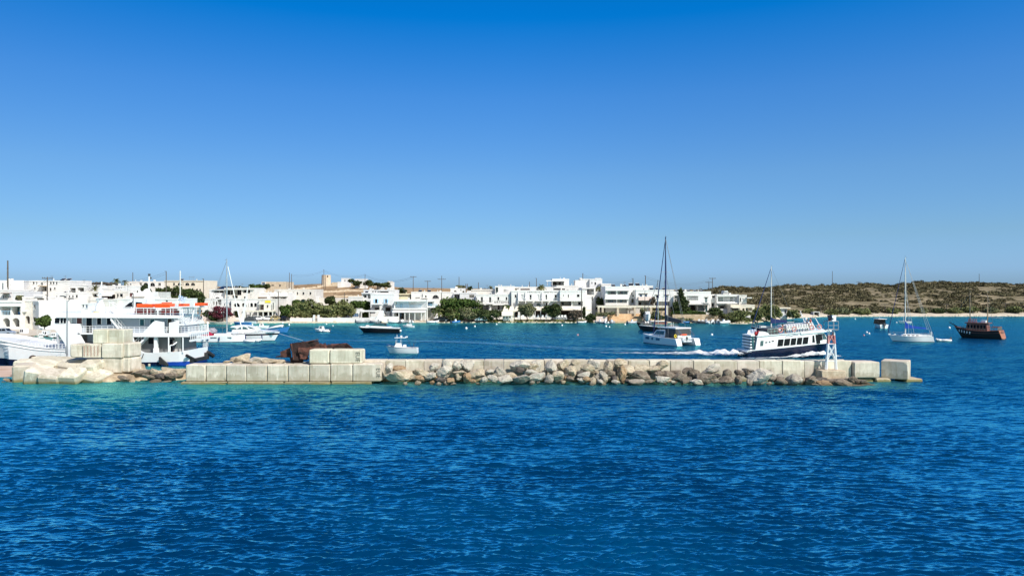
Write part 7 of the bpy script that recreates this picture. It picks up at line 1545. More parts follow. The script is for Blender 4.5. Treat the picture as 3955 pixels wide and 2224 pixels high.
mb = MB(); [mb.tube((x,sd*3.0,1.3),(x,sd*3.0,1.95),.02,n=4) for x in (-3,-1.5,0,1.5,3,4.4) for sd in (-1,1)]; [mb.tube((-3,sd*3.0,1.95),(4.4,sd*3.0,1.95),.02,n=4) for sd in (-1,1)]; mb.build('guard_rail', steel, e)

# -- dark boats behind the catamaran
e = boat('sailing_yacht','black hulled sailing yacht with a white deck line behind the catamaran','sailing boat',2545,1279,183,None)
h = Hull(e, 9.6, 2.9, 1.5, 1.1, .4, .7, .12, 0, 2., .8, .05); h.band(-1,.93,blackhull,'hull',5); h.band(.93,1.03,gel,'toe_rail',1); h.deck(gel,.97); mb = MB(); mb.frustum(-2.5,1.8,.9,1.05,-2.3,1.2,.7,1.6); mb.build('coachroof', glass_teal, e); h.rail(.05,.95,.6,8)
mb = MB(); mb.tube((-3.2,-.9,1.1),(-3.2,-.9,2.6),.05); mb.tube((-3.2,.9,1.1),(-3.2,.9,2.6),.05); mb.box(-3.6,-1,2.6,-1.8,1,2.68); mb.build('arch', gel, e)
mb = MB(); mb.tube((4.3,0,1.5),(.3,0,11.6),.05); mb.build('forestay', wire_m, e); mast(e, .2, 1.4, 10.5, .09, alu, (.6,), .7)
e = boat('wooden_caique','dark wooden caique with white bags on deck, farthest of the boats behind the catamaran','wooden boat',2530,1272,181,None)
h = Hull(e, 9.4, 3.0, 1.9, 1.1, .4, .6, .12, .05, 1.9, .8, .2); h.band(-1,1,darkwood,'hull',5); h.deck(greywood,.85); h.line(1,greywood,'cap_rail',.07); mb = MB(); mb.frustum(-3.0,.2,.9,1.,-2.8,0,.8,2.0); mb.build('cabin', redwood, e)
mb = MB(); [mb.ball((1.0+.7*i,-.4,1.7),.33,8,6) for i in range(3)]; mb.box(-2.9,-1,2.0,1.2,1,2.1); mb.build('canvas_bags', canvas_w, e); mast(e, 2.55, 1.2, 8.3, .10, polewood, ())
e = boat('motor_boat','upright white motor boat seen bow first on the stone terrace shore','boat',2500,1241,-92,221.,z=1.0)
h = Hull(e, 5.2, 2.15, 1.7, 1.4, .7, .9, .16, 0, 2.2, .7); h.band(-1,1,gel,'hull',6); h.deck(gel,.97); mb = MB(); mb.frustum(-2,.9,.8,1.35,-1.8,.2,.65,2.4); mb.build('cabin', gel, e)
glass_on(e, [(.86,-.65,1.7),(.86,.65,1.7),(.42,.58,2.25),(.42,-.58,2.25)], gel_grey, .05); mb = MB(); mb.box(-1.9,-.75,2.4,.3,.75,2.48); mb.build('roof', gel, e)
e = boat('beached_hull','white wedge shaped hull leaning against the sea wall behind the black speedboat','boat hull',1468,1238,0,222.,z=.6)
mb = MB(); mb.hexa([(-1.35,0,0),(.75,0,0),(.75,1.2,0),(-1.35,1.2,0)],[(.0,.5,3.0),(1.0,.5,3.0),(1.0,1.0,3.0),(.0,1.0,3.0)]); mb.build('hull', gel, e)
mb = MB(); mb.prism([(-1.3,0),(-1.9,.0),(-1.2,.8),(-.1,2.9),(-.35,1.4)],1,.1,1.1); mb.build('bow_flare', gel, e)

# -- left group
D = 140.; e = boat('sailing_yacht','white sailing yacht with a crimson cockpit cover moored at left','sailing boat',857,1318,1,D)
h = Hull(e, 8.7, 3.1, 1.33, 1.25, .4, .9, .01, 0, 3.2, .92, .0); h.band(-1,.07,antifoul,'boot_stripe',2); h.band(.07,1,gel,'hull',5); h.deck(gel,.98)
mb = MB(); mb.frustum(-1.2,2.2,.9,1.25,-1.1,1.7,.75,1.6); mb.build('coachroof', gel, e)
for x0, x1 in ((-3.9,-3.2),(-1.9,-.4),(1.5,2.3)): mb = MB(); [mb.box(x0,s_*1.545-.03,.84,x1,s_*1.545+.03,.95) for s_ in (-1,1)] if x0 < 1 else [mb.box(x0,s_*1.36-.05,.84,x1,s_*1.36+.05,.95) for s_ in (-1,1)]; mb.build('window', glass, e)
for x in (-2.9,-2.0,.1): mb = MB(); mb.tube((x,-1.66,1.0),(x,-1.66,.3),.11,.11,8); mb.build('fender', canvas_n, e)
mb = MB(); mb.prism([(-3.6,1.25),(-1.5,1.25),(-1.5,1.6),(-1.9,1.95),(-2.7,2.05),(-3.4,1.7)],1,-1.15,1.15); mb.build('cockpit_cover', canvas_r, e)
mb = MB(); mb.prism([(-2.9,2.0),(-1.3,1.7),(-1.2,2.1),(-1.8,2.6),(-2.7,2.55)],1,-1.0,1.0); mb.build('spray_hood', mat('grey_canvas',(.35,.32,.36),.9,.1), e)
mb = MB(); mb.frustum(1.0,3.0,.5,1.6,1.1,3.0,.4,1.85); mb.build('upturned_tender', gel_grey, e)
mast(e, .93, 1.5, 14.0, .12, alu, (.42,.7), .9); mb = MB(); mb.tube((3.95,0,1.5),(1.15,0,14.2),.10,.06,6); mb.build('furled_jib', canvas_w, e)
mb = MB(); mb.tube((.9,0,2.7),(-3.0,0,2.75),.07); mb.build('boom', canvas_d, e)
stays(e, [((.93,0,15.4),(-4.2,.9,1.3)),((.93,0,15.4),(-4.2,-.9,1.3)),((.93,0,15),(.6,1.4,1.3)),((.93,0,15),(.6,-1.4,1.3))], .02)
D = 143.5; e = boat('motor_yacht','sleek white motor yacht with a black hull stripe and curved hardtop windows','motor yacht',984,1318,-2,D)
h = Hull(e, 9.9, 3.2, 1.75, 1.55, .5, .9, .14, 0, 2.3, .75, .0); h.band(-1,.05,antifoul,'boot_stripe',2); h.band(.05,.66,gel,'hull',4); h.band(.66,.84,blackhull,'hull_stripe',1); h.band(.84,1,gel,'gunwale',1); h.deck(gel,1.0)
mb = MB(); mb.prism([(-4.2,1.55),(2.8,1.7),(4.2,1.75),(1.6,2.05),(.6,2.15),(-3.8,2.2)],1,-1.25,1.25); mb.build('deck_moulding', gel, e)
mb = MB(); mb.prism([(-4.2,2.15),(.9,2.15),(-.3,2.75),(-1.4,3.0),(-2.8,3.05),(-4.1,2.85),(-4.4,2.6),(-3.2,2.6)],1,-1.1,1.1); mb.build('hardtop', gel, e)
for sd in (-1,1):
    for q in ([(-3.1,2.25),(-2.1,2.25),(-2.1,2.72),(-2.5,2.6)],[(-2.0,2.25),(-.8,2.25),(-1.3,2.62),(-1.9,2.75)],[(-.5,2.4),(.5,2.3),(-.2,2.6),(-1.0,2.8)],[(-4.1,2.2),(-3.2,2.2),(-3.1,2.42),(-4.2,2.4)]):
        mb = MB(); mb.slab([(a,sd*1.115,b_) for a,b_ in q],.03); mb.build('window', glass_teal, e)
for x in (-1.2,2.0): mb = MB(); mb.tube((x,-1.62,1.2),(x,-1.55,.35),.11,.11,8); mb.build('fender', canvas_n, e)
h.rail(.5,.97,.35,7)
mb = MB(); mb.tube((4.7,0,1.4),(9.8,-1.,.1),.03); mb.build('mooring_line', mat('rope',(.45,.5,.55),.8,.1), e)
D = 171.5; e = boat('covered_boat','deep blue boat under a sagging white tarpaulin behind the motor yacht bow','boat',1072,1284,4,D)
h = Hull(e, 5.6, 2.1, 1.35, .85, .3, .8, .14, 0, 2., .7, .0); h.band(-1,1,paint_blue,'hull',5); h.deck(glass,.9)
mb = MB(); mb.grid([[(-2.7,-1.0,.75),(-2.7,0,.85),(-2.7,1.0,.75)],[(-1.6,-1.,1.0),(-1.6,0,1.25),(-1.6,1.,1.0)],[(-.4,-1.,1.2),(-.4,0,1.6),(-.4,1.,1.2)],[(.9,-.9,1.4),(.9,0,1.8),(.9,.9,1.4)],[(1.35,-.8,1.3),(1.4,0,1.75),(1.35,.8,1.3)]]); mb.grid([[(-2.7,-1.0,.65),(-2.7,0,.75),(-2.7,1.0,.65)],[(1.35,-.8,.95),(1.4,0,1.0),(1.35,.8,.95)]]); mb.build('tarpaulin', gel, e)
# white fishing boat in mid bay
D = 115.; e = boat('fishing_boat','white open fishing boat with a centre console and radar frame in mid bay','motor boat',1552,1364,176,D)
h = Hull(e, 4.9, 1.8, 1.15, .85, .3, .85, .14, -.02, 2.2, .72, .05); h.band(-1,1,gel,'hull',6); h.deck(gel_grey,.85); h.line(1,canvas_n,'gunwale_line',.02,.01)
mb = MB(); mb.frustum(.0,1.2,.42,.85,.1,.8,.36,1.55); mb.build('console', gel, e); glass_on(e, [(1.12,-.36,1.2),(1.12,.36,1.2),(.85,.34,1.75),(.85,-.34,1.75)], glass_teal, .03)
mb = MB(); [mb.tube((x,y_,.9),(x*.9,y_*.9,2.35),.025) for x in (.1,.9) for y_ in (-.4,.4)]; mb.box(-.7,-.55,2.35,1.05,.55,2.42); mb.build('top_frame', gel, e)
mb = MB(); mb.tube((.75,0,2.4),(.75,0,2.85),.03); mb.ball((.1,0,2.55),.18,8,6); mb.box(-.9,-.2,2.42,-.6,.2,2.6); mb.build('antenna', paint_w, e)
mb = MB(); mb.tube((-1.7,-.6,.9),(-1.7,-.6,1.5),.04); mb.tube((-2.1,.5,.9),(-2.25,.5,2.3),.02); mb.tube((-1.6,.3,.9),(-.9,.3,2.4),.02); mb.build('rod_holder', canvas_d, e)
mb = MB(); mb.frustum(-.7,-.2,.35,.8,-.65,-.3,.3,1.3); mb.build('seat', gel, e); mb = MB(); mb.path([(1.3,-.55,1.0),(1.9,-.4,1.25),(2.35,0,1.32),(1.9,.4,1.25),(1.3,.55,1.0)],.025,4); mb.build('bow_rail', steel, e)
# black speedboat
D = 170.; e = boat('speedboat','black hulled speedboat with a white deck and dark wrap windscreen','speedboat',1463,1286,178,D)
h = Hull(e, 9.6, 2.8, 1.45, 1.15, .3, .8, .16, -.03, 2.1, .72, -.05); h.band(-1,.86,blackhull,'hull',5); h.band(.86,1.02,gel,'gunwale',1); h.deck(gel,1.0)
mb = MB(); mb.prism([(-3.6,1.0),(4.2,1.25),(2.6,1.5),(1.4,1.65),(-2.6,1.45)],1,-1.05,1.05); mb.build('deck_moulding', gel, e)
mb = MB(); mb.prism([(-2.4,1.4),(1.9,1.6),(.9,2.05),(-.6,2.2),(-1.6,2.0)],1,-.9,.9); mb.build('windscreen', glass_teal, e)
mb = MB(); mb.prism([(-1.9,2.05),(.8,2.1),(.3,2.26),(-1.2,2.26)],1,-.85,.85); mb.build('canopy', canvas_d, e); mb = MB(); mb.tube((-.3,0,2.2),(-.2,0,2.8),.05); mb.build('antenna', canvas_d, e)
mb = MB(); mb.ball((-4.9,-.4,.45),.3,8,6); mb.build('stern_float', gel, e); mb = MB(); mb.frustum(2.2,3.0,.3,1.45,2.3,2.9,.25,1.75); mb.build('bow_locker', gel, e)

def small_boat(px, yw, L, rz, label, hull=gel, top=None, cab=True, D=None, z=0., name='small_boat', grp=None, mst=0):
    e = boat(name, label, 'boat', px, yw, rz, D, grp, z=z); h = Hull(e, L, L*.38, L*.2, L*.15, .2, .8, .12, 0, 2., .75, .03); h.band(-1,1,hull,'hull',4); h.deck(gel_grey,.8); h.line(1,top or gel,'cap_rail',.04)
    if cab: mb = MB(); mb.frustum(-L*.2,L*.15,L*.11,L*.13,-L*.16,L*.08,L*.09,L*.36); mb.build('cabin', gel, e); glass_on(e, [(L*.14,-L*.09,L*.2),(L*.14,L*.09,L*.2),(L*.09,L*.08,L*.33),(L*.09,-L*.08,L*.33)], glass, .04); [glass_on(e, [(-L*.12,s_*L*.107,L*.24),(L*.04,s_*L*.107,L*.24),(L*.03,s_*L*.095,L*.33),(-L*.11,s_*L*.095,L*.33)], glass, .04) for s_ in (-1,1)]
    if mst: mb = MB(); mb.tube((L*.1,0,L*.1),(L*.1,0,mst),.05,.03); mb.build('mast', mast_w, e)
    return e
small_boat(1240,1281,3.6,160,'small white open boat with a raised console and orange trim left of the speedboat')
dinghy(1252,1283,2.6,175,'low white rubber boat tied to the small console boat',D=173.)
e = small_boat(1577,1265,3.1,172,'small white rowing boat with a box amidships near the shore',cab=False); mb = MB(); mb.box(-.9,-.4,.4,.4,.4,.95); mb.build('engine_box', gel, e)
small_boat(1012,1268,3.6,20,'small white boat with people sized fenders between the yacht and the covered boat',cab=True)
e = boat('motor_boat','small motor boat with a dark cabin seen from astern near the far beach','motor boat',3397,1266,86,None)
h = Hull(e, 5.6, 2.3, 1.3, 1.0, .3, .95, .12, 0, 2.2, .75); h.band(-1,1,gel,'hull',5); h.deck(gel,.9); mb = MB(); mb.frustum(-1.6,1.6,.9,1.0,-1.5,1.2,.8,2.3); mb.build('cabin', glass, e); mb = MB(); mb.box(-2.0,-1.05,2.3,1.3,1.05,2.42); mb.build('roof', gel, e); mb = MB(); mb.tube((0,0,2.4),(0,0,3.3),.05); mb.build('mast', alu, e); outboard(e,-2.8,.7,1.5)
e = small_boat(3494,1248,3.6,178,'tiny two-masted sailing boat far behind the white sailing yacht',cab=False,mst=3.2,name='small_sailing_boat'); mb = MB(); mb.tube((-.9,0,.4),(-.9,0,2.9),.05); mb.build('mast', darkwood, e)
mb = MB(); mb.box(-1.5,-.3,.6,-.3,.3,.9); mb.build('folded_sail', canvas_n, e)
GR = 'rubber boats moored along the shore'
for i,(px,y,L,rz,m,l,c) in enumerate([(1402,1246,4.2,20,ribgrey,'grey rubber boat with a raised outboard at the sea wall, left of the beached hull',1),(1440,1246,4.0,150,ribgrey,'grey rubber boat just left of the beached white hull',0),(1530,1247,4.6,4,gel,'long white rubber boat below the blue balcony building',1),(1588,1246,3.6,100,gel,'white rubber boat pulled up stern first under the restaurant porch',0),(1560,1247,3.4,60,ribgrey,'grey rubber boat beside the restaurant steps',0),
  (1672,1244,3.6,8,gel,'white open boat at the foot of the grey glazed corner',0),(1760,1246,3.2,40,paint_blue,'little blue rubber boat on the shore below the fig tree',1),(2248,1248,2.8,10,gel,'white dinghy on the green shore plants below the hotel wing',0),
  (2316,1249,3.2,150,ribgrey,'rubber boat at the pink terrace wall, left one',1),(2340,1250,3.2,95,gel,'white rubber boat at the pink terrace wall, middle one',1),(2364,1250,3.0,60,ribgrey,'rubber boat at the pink terrace wall, right one',1),(2442,1250,3.2,20,gel_grey,'rubber boat at the right end of the stone terrace',1),(2640,1249,3.4,170,paint_blue,'small blue boat near the right stern of the catamaran',1),
  (2698,1250,4.6,172,canvas_d,'black rubber boat at the left end of the row below the villa',1),(2727,1250,4.2,110,gel,'white rubber boat second in the row below the villa',1),(2752,1250,4.0,100,ribgrey,'grey rubber boat third in the row below the villa',1),(2772,1250,4.0,95,canvas_d,'black rubber boat fourth in the row below the villa',1),(2796,1251,4.4,30,gel,'white rubber boat at the right end of the row below the villa',1)]):
    D = 27703/(y-1122)+1.2; dinghy(px,y,L,rz,l,m,'rubber boat',GR,True,z=.05,D=min(D,220.8),name='rubber_boat',cons=bool(c))
e = boat('covered_boat','boat under a dark canvas hood moored at the quay behind the white mast','boat',962,1251,175,216.)
h = Hull(e, 4.6, 1.8, .95, .8, .3, .85, .12, 0, 2.2, .75); h.band(-1,1,gel,'hull',4); h.deck(gel,.9); mb = MB(); mb.prism([(-2.,.8),(1.4,.9),(.6,2.0),(-1.5,2.2)],1,-.8,.8); mb.build('canvas_hood', canvas_d, e); outboard(e,-2.3,.7,1.2)
e = boat('small_boat','small boat with a brown hull lying low off the pink terrace','boat',850,1252,178,211.)
h = Hull(e, 6.5, 2.0, .8, .6, .3, .85, .12, 0, 2.2, .75); h.band(-1,1,plaster2,'hull',4); h.deck(canvas_d,1.02)
e = boat('sailing_yacht','white sailing dinghy with a slanting furled sail at the quay right of the tall mast','sailing boat',935,1254,175,209.)
h = Hull(e, 5.0, 1.7, .9, .75, .3, .8, .12, 0, 2.1, .75); h.band(-1,1,paint_blue,'hull',4); h.deck(gel,.95)
mb = MB(); mb.prism([(-.5,.8),(.6,.8),(.05,2.4),(-1.6,10.6),(-1.75,10.6)],1,-.08,.08); mb.build('furled_sail', canvas_w, e)
# fishing boats moored behind the ferry
GF = 'fishing boats moored behind the ferry'
def caique(px, D, L, rz, label, hull=gel, m2=glass_teal, cabx=-.1, mh=2.6):
    e = boat('fishing_boat', label, 'fishing boat', px, 0, rz, D, GF); h = Hull(e, L, L*.36, L*.24, L*.17, .3, .5, .08, .06, 1.9, .75, .1); h.band(-1,.2,m2,'boot_stripe',1); h.band(.2,1,hull,'hull',4); h.deck(teakgrey,.8); h.line(1,mat('green_trim',(.05,.16,.13),.6),'cap_rail',.06)
    mb = MB(); x = L*cabx; mb.frustum(x-L*.12,x+L*.12,L*.12,L*.14,x-L*.11,x+L*.1,L*.11,L*.40); mb.build('cabin', gel, e)
    [glass_on(e, [(x-L*.07+k*L*.09,s_*L*.12,L*.26),(x-L*.02+k*L*.09,s_*L*.12,L*.26),(x-L*.02+k*L*.09,s_*L*.115,L*.35),(x-L*.07+k*L*.09,s_*L*.115,L*.35)], glass, .05) for s_ in (-1,1) for k in (0,1)]
    mb = MB(); mb.tube((x+L*.2,0,L*.1),(x+L*.2,0,mh),.05,.03); mb.tube((x+L*.2,0,mh*.9),(x-L*.4,0,mh*.62),.03); mb.build('mast', mast_w, e)
    mb = MB(); [mb.ball((L*.25+.3*i,.2*(-1)**i,L*.22),.17,7,5) for i in range(3)]; mb.build('net_floats', rust_l, e); return e
caique(148,143,3.6,200,'white caique with a small cabin and green trim, leftmost of the moored fishing boats',gel,navy,-.15)
caique(172,146.5,4.4,8,'white caique with two cabin windows, second of the moored fishing boats',gel,antifoul,.05)
caique(205,143.5,3.9,190,'green banded caique moored closest to the ferry bridge front',mat('pale_green_paint',(.30,.48,.44),.5,.05),navy,-.05)
caique(238,141,3.4,170,'low dark trimmed caique half hidden by the ferry bridge front',mat('slate_paint',(.12,.16,.17),.5,.05),glass_teal,-.2,2.)
caique(100,152,4.8,165,'larger white fishing boat with a red brown rail behind the grey car',gel,redwood,.1,2.8)
# large white yacht behind the ferry top deck
e = boat('motor_yacht','large white yacht superstructure with a raked curved roof behind the ferry top deck','motor yacht',520,0,180,150.)
h = Hull(e, 15, 4.4, 3.0, 2.4, .6, .9, .12, 0, 2.4, .8); h.band(-1,1,gel,'hull',4); h.deck(gel,.98)
mb = MB(); mb.frustum(-6,4.5,1.9,2.4,-5.5,3,1.7,5.0); mb.build('main_cabin', gel, e)
mb = MB(); mb.prism([(-4.6,5.0),(4.4,5.0),(1.6,6.9),(-.2,8.0),(-2.6,8.1),(-4.2,7.3)],1,-1.5,1.5); mb.build('upper_cabin', gel, e)
for q in ([(-.4,6.2),(1.6,6.2),(.2,7.3),(-.3,7.4)],[(-2.8,6.4),(-1.0,6.4),(-1.0,7.4),(-2.2,7.3)],[(-4.0,6.3),(-3.1,6.3),(-3.0,7.1)]): mb = MB(); mb.slab([(a,1.52,b_) for a,b_ in q],.03); mb.build('window', glass, e); mb = MB(); mb.slab([(a,-1.52,b_) for a,b_ in q],.03); mb.build('window', glass, e)
# buoys
for i,(px,y,r_,m,l) in enumerate([(962,1253,.22,gel,'white buoy nearest the quay, left of the close pair off the tavern'),(975,1255,.22,gel,'white buoy nearest the quay, right of the close pair off the tavern'),(1092,1247,.24,gel,'white buoy above the blue covered boat bow'),(1117,1255,.24,gel,'white buoy right of the blue covered boat bow'),
  (1261,1252,.2,gel,'small white buoy above the rubber boat'),(1286,1259,.2,gel_grey,'small grey buoy between the rubber boat and the speedboat'),(1801,1269,.28,gel,'largest white buoy off the fig tree shore'),(1834,1261,.22,gel,'smaller white buoy right of the largest one'),(1918,1253,.22,gel,'flat white buoy close to the beach bar shore'),
  (2171,1257,.22,gel,'white upright buoy off the hotel terrace'),(2341,1261,.24,gel,'white buoy off the stone terrace, left of the pair'),(2354,1263,.18,gel,'white buoy off the stone terrace, right of the pair'),(2414,1254,.24,gel,'white buoy close to the stone terrace'),(2232,1294,.18,redpaint,'lone pink buoy in the middle of the bay'),(2750,1294,.24,gel,'white upright buoy right of the catamaran'),
  (3667,1267,.26,gel,'white buoy left of the wooden ship'),(3348,1284,.2,gel,'white buoy left of the sailing yacht bow, upper left of three'),(3357,1289,.2,gel,'white buoy left of the sailing yacht bow, right one of three'),(3337,1295,.15,redpaint,'small pink buoy left of the sailing yacht bow'),(3463,1246,.2,gel,'white buoy just left of the tiny two-masted boat'),(3303,1232,.2,gel,'white buoy near the far beach at the ridge pole')]):
    D = EYE*F/(y+1-HY); t = thing('buoy', l, 'buoy', (XW(px,D),D,0), group='mooring buoys in the bay'); mb = MB(); mb.ball((0,0,r_*.5),r_,10,8,(1,1,1.25)); mb.build('float', m, t, smooth=True); mb = MB(); mb.torus((0,0,r_*1.75),(0,1,0),r_*.25,r_*.07,8,4); mb.build('ring', steel, t)

# ------------------------------------------------------------------ cars
def car(px, y, L, label, m, rz=0, kind='car', D=224.4):
    z = max(.35, ground(XW(px,D), D)) if D > 200 else 0.93
    e = thing('parked_car' if kind != 'van' else 'pickup_truck', label, 'car' if kind != 'van' else 'pickup', (XW(px,D),D,z), R(rz), 'cars parked along the waterfront'); k = L/4.3
    mb = MB(); mb.prism([(-2.15*k,.3),(2.1*k,.3),(2.15*k,.7),(1.9*k,.86),(1.1*k,.95),(-1.9*k,.98),(-2.12*k,.85)],1,-.85,.85); b_ = mb.build('body', m, e)
    prof = [(-1.85*k,.97),(1.15*k,.94),(.45*k,1.45),(-1.1*k,1.5),(-1.65*k,1.4)] if kind != 'van' else [(-.2*k,.97),(1.3*k,.94),(.8*k,1.6),(-.1*k,1.62)]
    mb = MB(); mb.prism(prof,1,-.72,.72); mb.build('cabin', m, e)
    for s_ in (-1,1):
        xs = [(-1.4*k,-.45*k),(-.38*k,.62*k)] if kind != 'van' else [(0,.85*k)]
        for a, c in xs: mb = MB(); mb.slab([(a,s_*.725,1.0),(c,s_*.725,1.0),(c-.2*k if c > 0 else c,s_*.715,1.38),(a+.12*k,s_*.715,1.38)],.03); mb.build('window', glass, e)
    mb = MB(); mb.slab([(1.09*k,-.66,1.0),(1.09*k,.66,1.0),(.55*k,.6,1.4),(.55*k,-.6,1.4)],.03); mb.build('windscreen', glass, e)
    for x in (-1.35*k,1.35*k):
        for s_ in (-1,1): mb = MB(); mb.tube((x,s_*.70,.33),(x,s_*.88,.33),.33,.33,12); w_ = mb.build('wheel', rubber, e); mb = MB(); mb.tube((x,s_*.87,.33),(x,s_*.895,.33),.18,.18,8); mb.build('rim', alu, w_)
    for s_ in (-1,1): mb = MB(); mb.box(2.08*k,s_*.6-.15,.6,2.17*k,s_*.6+.15,.75); mb.build('headlight', gel_grey, e)
    return e
car(1003,1238,4.3,'white car with light windows, left one of the pair in front of the tavern',carwhite,4)
car(1034,1238,4.2,'white car touching the first, right one of the pair in front of the tavern',carwhite,176)
car(975,1238,3.4,'small silver car left of the two white cars',mat('silver_car_paint',(.45,.44,.43),.3,.03),0)
car(1101,1236,2.6,'dark car parked end on at the green tree by the tavern corner',carblack,80)
car(1066,1236,3.2,'tan coloured car at the right corner of the tavern',mat('tan_car_paint',(.35,.27,.13),.4,.05),10)
car(1858,1234,3.7,'white hatchback parked below the dark hedge right of the fig tree',carwhite,178)
car(1710,1240,3.4,'black car near the water left of the fig tree bushes',carblack,0,D=224.5)
car(1700,1224,4.0,'white pickup behind the black car beside the leaning pole',carwhite,200,'van',D=229.)
car(2884,1222,3.9,'white car parked above the shore right of the garden house',carwhite,2,D=226.)
car(2843,1224,3.4,'pale car half hidden in bushes left of the white shore car',mat('silver_car_paint',(.45,.44,.43),.3,.03),0,D=227)
car(3128-905,1226,2.6,'green grey car at the right corner of the hotel wing',mat('green_car_paint',(.16,.2,.19),.4,.05),90,D=227.)
tag(car(20,1298,3.2,'grey estate car with roof bars on the far left quay',cargrey,5,D=143.5), group='cars parked along the waterfront')
mb = MB(); mb.box(-110, 140, -2, XW(62,141), 166, .92); tag(mb.build('quay', mat('quay_concrete',(.45,.38,.29),.9,.1,.6,.4,4,col2=(.58,.52,.42),coords='World')), kind='structure')
# ------------------------------------------------------------------ the ferry (near side at FD, 6.4 m wide)
FD = 95.5; FW = 6.4; FM = FD+FW/2
fe = thing('passenger_ferry','large white passenger ferry with orange floats on its open top deck','ferry',(XW(400,FD),FM,0))
ox, oy = fe.location.x, fe.location.y
def fx(x): return XW(x, FD)-ox
def fz(y): return ZW(y, FD)
def FB(mb, nm, m, parent=None, smooth=False): return mb.build(nm, m, parent or fe, smooth)
H2 = FW/2
SH = [(-175,1292),(-60,1304),(0,1315),(45,1323),(90,1332),(135,1340),(195,1346),(260,1348),(300,1352),(560,1363),(690,1358),(727,1352)]
HBm = [(-175,.0),(-150,.28),(-110,.6),(-60,.85),(0,.97),(60,1.),(600,1.),(690,.97),(727,.92)]
def fpt(px, q, sd):
    z1 = fz(interp(SH, px)); hb = H2*interp(HBm, px)
    if q >= 0: z = z1*q; y = hb*(.93+.07*q) if px > 0 else hb*(.6+.4*q)
    else: z = 1.0*q; y = hb*.9*(1-q*q)
    x = fx(px)+(1-max(0,q))*1.6*smooth((-60-px)/115)+0
    return (x, sd*y, z)
pxs = [-175,-150,-110,-60,-30,0,30,60,100,135,195,260,300,360,430,500,560,620,660,690,710,727]
def fband(q0, q1, nm, m, k=3, a=-999, b=9999):
    mb = MB(); pp = [p for p in pxs if a <= p <= b]
    for sd in (-1,1): mb.grid([[fpt(p, q0+(q1-q0)*j/k, sd) for p in pp] for j in range(k+1)])
    if b > 727: mb.grid([[fpt(727, q0+(q1-q0)*j/k, -1), fpt(727, q0+(q1-q0)*j/k, 1)] for j in range(k+1)])
    return FB(mb, nm, m, smooth=False)
fband(-1,.0,'keel',antifoul,2); fband(0,.27,'lower_hull',navy,2,b=640); fband(0,.28,'lower_hull',cobalt,2,a=620); fband(.27,1,'hull',paint_w,5)  # navy forward is shadow painted onto the cobalt lower hull
mb = MB(); mb.grid([[fpt(p,.93 if p < 260 else .98,sd) for sd in (-1,0,1)] for p in pxs]); FB(mb,'deck',mat('painted_deck',(.55,.57,.58),.7,.08))
mb = MB()
for sd in (-1,1): mb.path([Vector(fpt(p,1,sd))+Vector((0,sd*.04,.02)) for p in pxs if p < 270],.06,5); mb.path([Vector(fpt(p,.86,sd))+Vector((0,sd*.03,0)) for p in pxs if p < 300],.05,5); 
FB(mb,'rubbing_strake',paint_w)
mb = MB()                                              # fore deck rail
for sd in (-1,1):
    top = []
    for p in range(84, 262, 13): a = Vector(fpt(p,1,sd)); t = Vector((a.x,a.y,fz(1321+(p-84)*.05))); mb.tube(a,t,.035,n=5); top.append(t)
    for k in (0,.33,.66): mb.path([Vector((t.x,t.y,t.z-(t.z-fpt(84+13*i,1,sd)[2])*k)) for i,t in enumerate(top)],.03,4)
FB(mb,'fore_rail',paint_w)
mb = MB(); mb.box(fx(217),-H2+.1,fz(1346),fx(223),-H2+.35,fz(1292)); mb.box(fx(215),-H2+.05,fz(1296),fx(226),-H2+.4,fz(1292)); FB(mb,'crane_post',gel_grey)
mb = MB(); mb.box(fx(20),-H2*.3,fz(1330),fx(34),H2*.3,fz(1318)); mb.tube((fx(60),-1,fz(1335)),(fx(60),1,fz(1335)),.35,.35,10); FB(mb,'anchor_winch',gel_grey)
# bridge front block and side plating
def plate(pts, y0, th, nm, m, both=True):
    mb = MB()
    P_ = [(fx(a), fz(b)) for a, b in pts]
    mb.prism(P_, 1, -y0, -y0+th); FB(mb, nm, m)
    mb = MB(); mb.prism(P_, 1, y0-th, y0); return FB(mb, nm, m)
plate([(196,1250),(300,1254),(309,1292),(327,1324),(480,1330),(480,1364),(262,1350),(252,1330),(232,1300)], H2, .12, 'side_plating', paint_w)
plate([(362,1291),(480,1291),(480,1330),(327+35,1324)], H2+.003, .11, 'side_plating', paint_w)
plate([(480,1289),(514,1302),(518,1318),(530,1340),(545,1355),(566,1364),(480,1364)], H2+.002, .12, 'side_plating', paint_w)
mb = MB(); mb.hexa([(fx(262),-H2+.13,fz(1348)),(fx(300),-H2+.13,fz(1348)),(fx(300),H2-.13,fz(1348)),(fx(262),H2-.13,fz(1348))],[(fx(197),-H2+.13,fz(1251)),(fx(300),-H2+.13,fz(1251)),(fx(300),H2-.13,fz(1251)),(fx(197),H2-.13,fz(1251))]); FB(mb,'bridge_front',paint_w)
mb = MB(); mb.box(fx(300),-H2+1.2,fz(1362),fx(692),H2-1.2,fz(1292)); FB(mb,'lower_house',paint_shade)
for a,b,c,d,m,n in ((556,576,1308,1330,glass,'window'),(638,650,1312,1362,glass,'door'),(600-10,594,1310,1330,paint_w,'vent'),(318,357,1294,1322,paint_g,'window'),(655,683,1304,1362,greywall,'recess')):
    mb = MB(); mb.box(fx(a),-H2+1.15,fz(d),fx(b),-H2+1.23,fz(c)); FB(mb,n,m)
mb = MB(); mb.box(fx(590),-H2+.3,fz(1364),fx(601),-H2+.75,fz(1302)); mb.box(fx(588),-H2+.25,fz(1366),fx(603),-H2+.8,fz(1345)); FB(mb,'column',paint_w)
for x, y0 in ((650,.08),(705,.1)): mb = MB(); mb.tube((fx(x),-H2+y0,fz(1362)),(fx(x),-H2+y0,fz(1300)),.08,.08,8); FB(mb,'column',paint_w)
